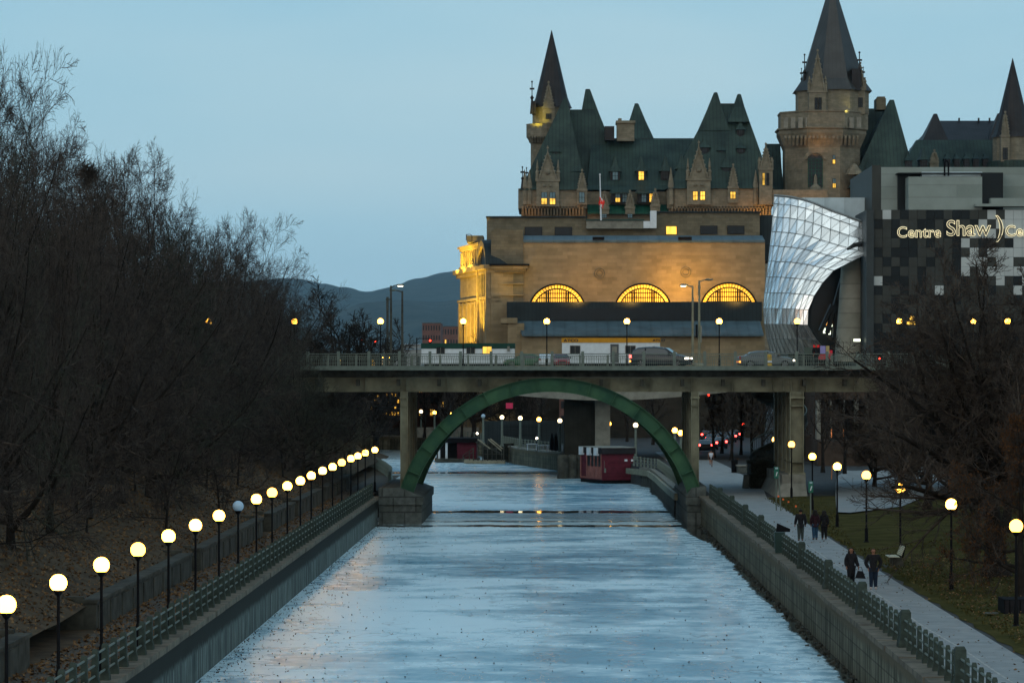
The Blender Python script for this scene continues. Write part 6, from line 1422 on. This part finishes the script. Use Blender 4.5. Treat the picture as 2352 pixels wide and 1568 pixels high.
# ================================================================ trailers
def trailer(px0, py0, px1, Y, label, roofm, band, text, wins, door):
    z0 = 12.2; t = empty('site_trailer', (PX((px0 + px1) / 2, Y), Y, z0), label, 'trailer'); zt = PZ(py0, Y); x0, x1 = PX(px0, Y), PX(px1, Y)
    MB().box(x0, x1, Y, Y + 3, z0 + .45, zt - band).build('wall', M_white, t); MB().box(x0 - .05, x1 + .05, Y - .06, Y + 3.06, zt - band, zt).build('roof_band', roofm, t)
    MB().box(x0 + .3, x1 - .3, Y + .2, Y + 2.8, z0, z0 + .45).build('skirt', M_black, t)
    for a, b, c, d_, lit in wins:
        f = MB().pb(a - 1.2, b - 1.2, c + 1.2, d_ + 1, Y - .06, .1).build('window', mat('trailer_frame', (.25, .24, .22), .6, .1, 2), t); MB().pb(a, b, c, d_, Y - .1, .05).build('pane', M_lit if lit else M_darkglass, f); MB().pb((a + c) / 2 - .4, b, (a + c) / 2 + .4, d_, Y - .13, .04).build('mullion', M_conc, f)
    for a, b, c, d_ in door: f = MB().pb(a, b, c, d_, Y - .08, .1).build('door', mat('trailer_door', (.07, .075, .08), .6, .1, 2), t); MB().pb(a + 4, b + 6, c - 4, b + 20, Y - .1, .04).build('pane', M_conc, f)
    for s_, px, py, sz in text: text_mesh('lettering', s_, sz, P(px, py, Y - .08), mat('trailer_letter', (.02, .02, .03), .6, .1, 2), t, .012, .01, 1.05, 1.35)
    MB().pb(px1 - 17, 795, px1 - 11, 806, Y - .3, .3).build('air_unit', M_conc, t); return t
trailer(968, 788, 1182, 366, 'long white site trailer with a dark green roof edge and one lit window', mat('green_band', (.008, .04, .03), .6, .1, 2), .62, [], [(1003, 798, 1021, 812, 0), (1072, 798, 1090, 812, 0), (1109, 796, 1129, 812, 1)], [])
trailer(1291, 776, 1516, 358, 'long white site trailer with an orange-yellow stripe along its roof edge', mat('yellow_band', (.42, .20, .015), .6, .1, 2), .52, [('ATCO', 1295, 784.5, .42), ('ATCO', 1499, 784, .36)], [(1310, 794, 1332, 812, 0), (1437, 794, 1459, 812, 0)], [(1402, 790, 1421, 832)])
# ================================================================ tall street lights
def cobra(px, Y, py_top, side, label, lit, pm, zb=11.86, base=False):
    t = empty('street_light', (PX(px, Y), Y, zb), label, 'street light', 'tall street lights on the bridge'); zt = PZ(py_top, Y); x = PX(px, Y)
    mb = MB().tube([(x, Y, zb), (x, Y, zt)], [.12, .075], 10); mb.tube([(x, Y, zt - .1), (x + side * .35, Y, zt + .02), (x + side * .55, Y, zt + .05)], .05, 6)
    if base: mb.lathe((x, Y, zb), [(.01, 0), (.55, 0), (.5, .28), (.2, .4), (.01, .4)], 12)
    mb.build('pole', pm, t, smooth=True)
    h = MB().sphere((0, 0, 0), .26, 12, 8, .32); h.v = [(x + side * .75 + a * 1.25, Y + b * .7, zt + .06 + c) for a, b, c in h.v]; o = h.build('lamp_head', M_conc_d if pm is M_black else M_railg, t, smooth=2)
    if lit: MB().box(x + side * .75 - .2, x + side * .75 + .2, Y - .1, Y + .1, zt - .06, zt - .01).build('lamp', M_headl, o)
    return t
cobra(898, 252, 656, 1, 'dark street light with a lit head, taller of the pair at left', True, M_conc_d); cobra(924, 256, 668, -1, 'dark street light with an unlit head, shorter of the pair at left', False, M_conc_d)
cobra(1591, 256, 656, -1, 'tall pale street light with a lit head, left of the pair above the suv', True, M_beige); cobra(1606, 246, 644, 1, 'pale street light with an unlit head and round base near the suv', False, M_beige, base=True)
t = empty('signal_box', (PX(1604, 245.6), 245.6, 13), 'small dark control box fixed to the pale street light pole', 'control box'); MB().pb(1598, 745, 1602.5, 775, 245.4, .3).build('box', M_black, t); MB().pb(1609, 748, 1612, 786, 245.4, .1).build('plate', M_conc, t)
t = empty('utility_pole', (PX(890, 330), 330, 2.6), 'thin wooden utility pole with a crossarm behind the open-crowned tree', 'utility pole'); MB().tube([P(890, 850, 330), P(890, 682, 330)], .13, 8).build('pole', M_conc_d, t); MB().pb(886, 686, 900, 689, 329.9, .15).build('crossarm', M_conc_d, t)
# ================================================================ flagpole and flag
t = empty('flagpole', (PX(1379.5, 489), 489, PZ(506, 489)), 'white flagpole on the roof of the stone hall', 'flagpole')
mb = MB().tube([P(1380.5, 506, 489), P(1378, 402, 489)], [.13, .075], 8); mb.sphere(tuple(P(1378, 401, 489)), .15, 8, 6); mb.build('pole', M_white, t)
fl_ = empty('flag', tuple(P(1381, 462, 488.9)), 'red and white flag with a maple leaf hanging limp at half mast', 'flag')
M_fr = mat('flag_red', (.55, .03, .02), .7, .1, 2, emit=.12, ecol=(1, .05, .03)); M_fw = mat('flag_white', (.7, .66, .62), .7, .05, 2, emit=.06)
def flagstrip(u0, u1, m, nm):
    def pt_(u, v): # drooping cloth
        px = 1376.3 + 11.5 * u * (1 - .15 * v) + 1.3 * math.sin(6 * v); py = 452 + 19 * v + 9 * u ** 1.2; return P(px, py, 488.8 - .35 * math.sin(9 * u + 3 * v))
    n = 6; vs = [pt_(u0 + (u1 - u0) * i / n, j / 6) for j in range(7) for i in range(n + 1)]; fs = [(j * (n + 1) + i, j * (n + 1) + i + 1, (j + 1) * (n + 1) + i + 1, (j + 1) * (n + 1) + i) for j in range(6) for i in range(n)]
    o = MB().add(vs, fs).build(nm, m, fl_, smooth=2); s = o.modifiers.new('thick', 'SOLIDIFY'); s.thickness = .02
flagstrip(0, .27, M_fr, 'red_band'); flagstrip(.27, .73, M_fw, 'white_band'); flagstrip(.73, 1, M_fr, 'red_band')
lf = [(0, .5), (.12, .28), (.25, .34), (.2, .05), (.36, .2), (.42, .1), (.55, .12), (.48, -.02), (.55, -.1), (.25, -.28), (.3, -.36), (.03, -.32), (.03, -.5)]
lf = lf + [(-a, b) for a, b in reversed(lf)]; c = P(1382.2, 465, 488.35); MB().prism([(c.x + a * .55, c.y, c.z + b * .8) for a, b in lf], (0, .02, 0)).build('maple_leaf', M_fr, fl_)
# ================================================================ bench, bins, signs, planters
def wood(n, c): return mat(n, c, .7, .2, 4)
t = empty('park_bench', (PX(2060, 152), 152, 2.2), 'park bench with pale wooden slats facing the path on the right lawn', 'bench'); bx, by, bz = PX(2062, 152), 152.0, 2.2
M_slat = wood('bench_slat', (.42, .41, .31))
mb = MB()
for k in range(4): mb.box(bx - .50 + .13 * k, bx - .39 + .13 * k, by - .9, by + .9, bz + .42, bz + .455)
mb.build('seat', M_slat, t); mb = MB()
for k in range(6): z = bz + .50 + .075 * k; mb.box(bx + .06 + .03 * k, bx + .10 + .03 * k, by - .9, by + .9, z, z + .055)
mb.build('backrest', M_slat, t)
for s_ in (-.6, .6):
    MB().prism([(bx - .35, by + s_ - .08, bz - .05), (bx + .25, by + s_ - .08, bz - .05), (bx + .12, by + s_ - .08, bz + .41), (bx - .3, by + s_ - .08, bz + .41)], (0, .16, 0)).build('leg', M_conc_d, t)
    MB().prism([(bx + .12, by + s_ - .04, bz + .40), (bx + .2, by + s_ - .04, bz + .40), (bx + .33, by + s_ - .04, bz + .98), (bx + .26, by + s_ - .04, bz + .98)], (0, .08, 0)).build('back_support', M_black, t)
MB().box(bx - .7, bx + .8, by - 1.1, by + 1.1, bz - .08, bz - .03).build('slab', M_conc_d, t)
t = empty('rubbish_bin', (11.75, 163, 2.1), 'dark green bin with a raised flap leaning by the quay railing', 'bin')
MB().rings([[(11.58, 162.75, 2.15), (12.02, 162.75, 2.15), (12.02, 163.2, 2.15), (11.58, 163.2, 2.15)], [(11.52, 162.7, 3.25), (12.06, 162.7, 3.25), (12.06, 163.25, 3.25), (11.52, 163.25, 3.25)]]).build('body', mat('bin_green', (.02, .04, .035), .5, .1, 2), t); MB().prism([(11.6, 162.7, 3.27), (12.32, 162.7, 3.27), (12.34, 162.7, 3.42), (11.66, 162.7, 3.72)], (0, .06, 0)).build('lid', M_black, t)
MB().tube([(11.4, 162.68, 2.8), (11.32, 162.68, 3.1), (11.5, 162.68, 3.22)], .025, 5).build('handle', M_railg, t)
t = empty('litter_bin', (PX(1687, 300), 300, 2.1), 'square black litter bin beside the low stone wall under the bridge', 'bin'); x = PX(1687, 300); MB().lathe((x, 300, 2.12), [(.01, 0), (.40, 0), (.43, 1.15), (.36, 1.2), (.3, 1.1), (.01, 1.1)], 4, R(45)).build('body', M_black, t); MB().lathe((x, 300, 3.2), [(.46, 0), (.46, .08), (.4, .1), (.01, .1)], 4, R(45)).build('lid', M_black, t)
t = empty('stone_bench', (PX(1706, 298), 298, 2.1), 'low grey stone bench right of the black litter bin', 'bench'); MB().box(PX(1694, 298), PX(1718, 298), 298, 299.6, 2.1, 2.75).build('base', M_granite, t, bevel=.04); MB().box(PX(1692, 298), PX(1720, 298), 297.9, 299.7, 2.75, 2.88).build('seat', M_conc, t)
t = empty('stone_plinth', (PX(1713, 262), 262, 2.1), 'small leaning stone plinth in front of the dark hedge box', 'plinth'); MB().rings([[(PX(1706, 258), 258, 2.1), (PX(1721, 258), 258, 2.1), (PX(1721, 258), 259.2, 2.1), (PX(1706, 258), 259.2, 2.1)], [(PX(1710, 258), 258.2, 3.2), (PX(1721, 258), 258.2, 3.2), (PX(1721, 258), 259.1, 3.2), (PX(1710, 258), 259.1, 3.2)]]).build('block', M_granite, t)
rng = np.random.default_rng(77)
def hedge(px0, py0, px1, py1, Y, dep, label, n=5000):
    x0, x1, z1 = PX(px0, Y), PX(px1, Y), PZ(py0, Y); t = empty('hedge', ((x0 + x1) / 2, Y, 2.1), label, 'hedge')
    MB().box(x0 + .1, x1 - .1, Y + .1, Y + dep, 2.1, z1 - .1).build('branches', mat('hedge_core', (.012, .014, .010), .9, .3, 3), t)
    C_ = np.stack([rng.uniform(x0, x1, n), rng.uniform(Y - .05, Y + dep, n), rng.uniform(2.1, z1, n)], 1); k = rng.integers(0, 3, n); C_[k == 0, 1] = Y + rng.normal(0, .05, (k == 0).sum()); C_[k == 1, 2] = z1 + rng.normal(0, .05, (k == 1).sum())
    C_ -= np.array(t.location); quads('leaves', C_, .07, rng, mat('hedge_leaf', (.016, .020, .013), .8, .3, 3, col2=(.04, .045, .03)), par=t)
hedge(1722, 1062, 1782, 1104, 258, 5, 'dark clipped hedge box at the foot of the right bridge pier')
# planter box at right
t = empty('planter_box', (PX(2335, 122), 122, 2.1), 'low black planter box at the right edge of the photo', 'planter'); x0 = PX(2297, 122)
mb = MB().box(x0, x0 + 1.9, 121, 122.6, 2.15, 2.75); mb.build('box', M_black, t)
mb = MB()
for k in range(9): mb.box(x0 + .05 + .2 * k, x0 + .2 + .2 * k, 120.94, 121, 2.2, 2.72)
mb.build('boards', M_blk, t)
t = empty('ground_sign', (PX(2279, 128), 128, 2.2), 'small white plate on a thin stake in the grass near the black planter', 'sign'); mb = MB().prism([P(2276, 1411, 127), P(2287, 1406, 127), P(2287, 1409, 127), P(2276, 1415, 127)], (0, .03, 0)); mb.build('plate', M_white, t); MB().tube([P(2277, 1411, 127), P(2278, 1438, 127)], .02, 5).build('stake', M_railg, t)
t = empty('drain_cover', (PX(2278, 128), 128, 2.2), 'flat round drain cover in the grass by the little white plate', 'drain cover'); MB().lathe((PX(2276, 120.6), 120.6, 2.25), [(.01, .03), (.28, .03), (.3, 0)], 14).build('cover', M_conc_d, t)
M_sg = mat('sign_green', (.02, .12, .085), .5, .1, 2); M_sl = mat('sign_blue', (.25, .38, .42), .5, .1, 2)
def park_sign(px, Y, pyt, pyb, py0, label, two):
    t = empty('park_sign', (PX(px, Y), Y, 2.2), label, 'sign'); z0 = 2.15
    MB().pb(px - 5, pyt, px + 6, pyb, Y - .05, .08).build('panel', M_sg, t, bevel=.02); MB().pb(px - 2.5, pyt + 1, px + 4, pyt + 5, Y - .09, .03).build('emblem', M_sl, t)
    c = P(px + .5, (pyt + pyb) / 2 + 3, Y - .1); MB().add([], []).prism([(c.x - .06, c.y, c.z - .14), (c.x + .0, c.y, c.z - .14), (c.x + .09, c.y, c.z + .14), (c.x + .02, c.y, c.z + .14)], (0, .02, 0)).build('mark', M_white, t)
    MB().box(PX(px, Y) - .04, PX(px, Y) + .04, Y, Y + .08, z0, PZ(pyb, Y)).build('post', M_railg, t)
    if two: MB().tube([P(px + 6, pyb - 6, Y - .3), (PX(px + 9, Y), Y - .6, z0)], .05, 6).build('brace', M_railg, t)
park_sign(1783, 215, 1072, 1098, 0, 'green park sign on two posts by the small orange flags', True); park_sign(1862, 196, 1105, 1131, 0, 'green park sign on one post behind the walking trio', False)
M_of = mat('orange_flag', (.9, .16, .04), .6, .1, 2); f0 = None
for i, (px, py) in enumerate([(1786, 1137), (1797, 1144), (1809, 1150), (1826, 1160)]):
    Y = 9.0 * F / (py + 6 - HY); loc = (PX(px, Y), Y, 2.15); lab = 'tiny orange marker flag in the lawn, %s from the left' % ORD[i]
    if f0 is None:
        f0 = empty('marker_flag', loc, lab, 'marker flag', 'orange marker flags in the lawn'); a = MB().tube([(0, 0, 0), (0, 0, .32)], .008, 4).build('stake', M_railg); a.parent = f0; a = MB().prism([(0, 0, .2), (.12, 0, .22), (.12, 0, .32), (0, 0, .33)], (0, .01, 0)).build('cloth', M_of); a.parent = f0
    else: dup(f0, loc, lab)
t = empty('orange_stake', (PX(1911, 230), 230, 2.2), 'short orange stake standing left of the lamp before the side path', 'stake'); MB().tube([P(1911, 1068, 228), P(1910, 1100, 228)], .03, 5).build('stake', mat('orange_wood', (.35, .13, .04), .6, .1, 2), t)
# poster stand on the bridge
t = empty('poster_stand', (PX(1895, 262), 263, 11.9), 'row of coloured boards with a red one behind the bridge railing', 'poster stand')
for a, b, c, e_, col in ((1847, 797, 1868, 812, (.05, .07, .06)), (1868, 792, 1882, 812, (.75, .02, .02)), (1884, 794, 1896, 812, (.22, .20, .42)), (1897, 794, 1905, 812, (.32, .26, .12)), (1874, 804, 1912, 826, (.5, .03, .05))): MB().pb(a, b, c, e_, 263 + (a % 3) * .1, .1).build('board', mat('board', col, .6, .1, 2), t)
mb = MB()
for px in (1848, 1882, 1896, 1911): mb.pb(px, 792, px + 1.5, 845, 263.5, .06)
mb.build('posts', M_black, t)
t = empty('barrel', (PX(1765, 244), 244, 11.98), 'yellow traffic barrel behind the bridge railing near the silver car', 'barrel'); MB().lathe((PX(1765, 244), 244, 11.98), [(.01, 0), (.32, 0), (.28, .3), (.30, .32), (.24, .75), (.26, .78), (.2, 1.0), (.01, 1.02)], 14).build('body', mat('barrel_yellow', (.42, .26, .04), .6, .1, 2), t); MB().lathe((PX(1765, 244), 244, 12.3), [(.30, 0), (.285, .14)], 14).build('band', M_white, t)
# traffic signals
def signal(px, py, Y, zb, label, arm=0):
    t = empty('traffic_light', (PX(px, Y), Y, zb), label, 'traffic light'); c = P(px, py, Y)
    mb = MB().tube([(c.x + arm, Y + .2, zb), (c.x + arm, Y + .2, c.z + .4)], .09, 6)
    if arm: mb.tube([(c.x + arm, Y + .2, c.z + .3), (c.x, Y + .2, c.z + .3)], .06, 5)
    mb.build('pole', M_black, t); MB().box(c.x - .2, c.x + .2, Y, Y + .2, c.z - .85, c.z + .25).build('housing', M_black, t); MB().sphere((c.x, Y - .02, c.z), .07 if px == 2020 else .15, 10, 6).build('red_lamp', M_red_l, t)
signal(829.7, 781, 440, 12.1, 'red traffic light in front of the open-crowned tree'); signal(861, 784, 446, 12.1, 'red traffic light right of the open-crowned tree', 1.5); signal(988, 782, 470, 12.1, 'red traffic light just above the green-edged trailer', -2); signal(1628, 907, 404, 2.1, 'red traffic light hanging below the bridge right of the column', 3)
signal(1707, 974, 445, 2.1, 'red traffic light above the distant queue of cars'); signal(2020, 823, 262, 11.9, 'tiny red signal light among the branches at the right bridge end')
# far quay furniture
t = empty('picket_fence', (PX(1200, 408), 408, 2.2), 'black iron picket fence behind the far quay lamps', 'fence'); mb = MB(); px = 1148
while px < 1244: mb.pb(px, 975, px + .8, 1003, 409, .06); px += 3.4
mb.build('pickets', M_black, t); MB().pb(1148, 979, 1244, 980, 409.1, .05).pb(1148, 999, 1244, 1000, 409.1, .05).build('rail', M_black, t)
for i, px in enumerate((1268, 1277)):
    Y = 378 - 3 * i; t = empty('folded_parasol', (PX(px, Y), Y, 2.15), 'folded dark blue-green parasol on the far quay, %s' % ('left one' if i == 0 else 'right one next to the dark pier'), 'parasol', 'folded parasols on the far quay')
    MB().lathe((PX(px, Y), Y, 2.15), [(.01, .2), (.34, .3), (.30, 1.1), (.16, 2.0), (.02, 2.4)], 9).build('canopy', M_blk, t); MB().lathe((PX(px, Y), Y, 2.15), [(.01, 0), (.3, 0), (.3, .1), (.04, .12), (.03, .4)], 9).build('pole', M_conc, t)
for i, (px, Y) in enumerate(((1222, 388), (1248, 380))):
    t = empty('quay_table', (PX(px, Y), Y, 2.15), 'small pale table on the far quay, %s' % ('left of the folded parasols' if i else 'near the left end of the stone wall'), 'table', 'tables on the far quay'); x = PX(px, Y)
    MB().box(x - .7, x + .7, Y - .4, Y + .4, 2.88, 2.95).build('top', M_white, t)
    for sg in (-1, 1): MB().box(x + sg * .55 - .06, x + sg * .55 + .06, Y - .3, Y + .3, 2.15, 2.88).build('leg', M_white, t)
for i, (px, py, Y) in enumerate(((1096, 995, 404), (1233, 1006, 383))):
    t = empty('path_light', (PX(px, Y), Y, 2.15), 'small low white light %s' % ('above the red shed roof' if i == 0 else 'above the pale quay table'), 'light'); c = P(px, py, Y); MB().sphere(tuple(c), .14, 8, 6).build('lamp', M_headl, t); MB().tube([(c.x, c.y, 2.15), (c.x, c.y, c.z - .1)], .03, 5).build('pole', M_black, t)
t = empty('round_sign', (PX(1170, 430), 430, 2.15), 'pinkish red round banner on a pole behind the far quay', 'sign'); c = P(1170, 931, 430); MB().pb(1162, 925, 1178, 938, 430, .08).build('banner', mat('pink_banner', (.40, .03, .08), .6, .1, 2, emit=.15), t); MB().tube([(c.x, c.y + .1, 2.15), (c.x, c.y + .1, c.z + .4)], .06, 5).build('pole', M_black, t)
# distant buildings
def block(px0, py0, px1, Y, zb, dep, m, label, rows, cols, litp, roofm=None, cat='building', wy=None, seed=1):
    t = empty('distant_building', (PX((px0 + px1) / 2, Y), Y, zb), label, cat); rnd = random.Random(seed); x0, x1, zt = PX(px0, Y), PX(px1, Y), PZ(py0, Y)
    MB().box(x0, x1, Y, Y + dep, zb, zt).build('wall', m, t); MB().box(x0 - .3, x1 + .3, Y - .3, Y + dep, zt, zt + (PZ(0, Y) - PZ(1.5, Y))).build('roof', roofm or M_metalb, t)
    zl = wy if wy is not None else zb + 2
    for r_ in range(rows):
        for c_ in range(cols):
            xa = x0 + (x1 - x0) * (c_ + .25) / cols; xb = x0 + (x1 - x0) * (c_ + .72) / cols; za = zl + (zt - zl) * (r_ + .25) / rows; zb2 = zl + (zt - zl) * (r_ + .75) / rows
            f = MB().box(xa, xb, Y - .08, Y, za, zb2).build('window', M_lit if rnd.random() < litp else M_darkglass, t)
    return t
M_rb = mat('red_brick', (.12, .065, .055), .85, .15, .5); M_pale = mat('pale_render', (.20, .22, .22), .85, .15, .5)
block(970, 742, 1012, 1500, 2, 30, M_rb, 'distant reddish apartment block left of the stone hall', 7, 7, .05, seed=2); block(1014, 750, 1052, 1700, 2, 30, M_rb, 'second distant apartment block behind the bare trees', 6, 6, .05, seed=3)
block(880, 802, 968, 900, 2, 25, M_pale, 'low pale building between the street lights and the trailer', 2, 6, .1, mat('blue_roof', (.16, .26, .34), .5, .1, .3), seed=4); block(745, 812, 880, 820, 2, 25, M_conc_d, 'low dark building behind the open-crowned tree', 2, 9, .12, seed=5)
block(925, 790, 966, 1200, 2, 25, M_pale, 'pale distant block with a flat blue roof', 2, 5, .05, mat('blue_roof2', (.20, .32, .42), .5, .1, .3), seed=6)
block(850, 900, 925, 560, 2, 20, M_rb, 'dark brick building with rows of yellow windows left of the bridge column', 4, 11, .55, seed=7)
block(935, 880, 1010, 540, 2, 20, M_rb, 'dark brick building with two yellow windows beyond the left bridge column', 3, 6, .22, seed=8); block(1010, 870, 1130, 520, 2, 20, mat('grey_stone_far', (.12, .115, .10), .85, .2, .5), 'grey stone building behind the quay trees', 4, 10, .06, seed=9)
block(1285, 880, 1345, 455, 2, 12, M_rb, 'reddish brick building seen left of the dark concrete pier', 3, 4, .1, seed=10); block(1500, 880, 1590, 470, 2, 12, M_metald, 'dark building with a yellow wall light seen through the right half of the arch', 3, 5, .15, seed=11)
block(1610, 880, 1760, 560, 2, 12, M_metald, 'dark building behind the parkway queue of cars', 4, 12, .08, seed=12)
MB().add([], [])
# far bank wall beyond the ice
quay('quay_wall', [(-320, 499), (-60, 491)], 'dark far quay wall seen left of the bridge column', M_conc_d)
t = empty('terrace_wall', (PX(1060, 448), 448, 2.1), 'low pale terrace wall behind the far quay railing', 'wall'); MB().box(PX(940, 470), PX(1100, 470), 470, 470.6, 2.1, 3.6).build('wall', M_conc, t); MB().box(PX(1110, 425), PX(1296, 425), 425, 425.6, 2.1, 5.2).build('dark_screen', M_metald, t)
# ================================================================ haze: one even volume round the whole scene
hz = bpy.data.materials.new('haze'); hz.use_nodes = True; N = hz.node_tree.nodes; N.clear(); o_ = N.new('ShaderNodeOutputMaterial'); pv = N.new('ShaderNodeVolumePrincipled'); pv.inputs['Color'].default_value = (.52, .82, 1.0, 1); pv.inputs['Density'].default_value = HAZE; pv.inputs['Anisotropy'].default_value = .3
hz.node_tree.links.new(pv.outputs[0], o_.inputs['Volume'])
ho = MB().box(-12500, 12500, -60, 17600, -60, 640).build('haze', hz); tag(ho, kind='stuff')
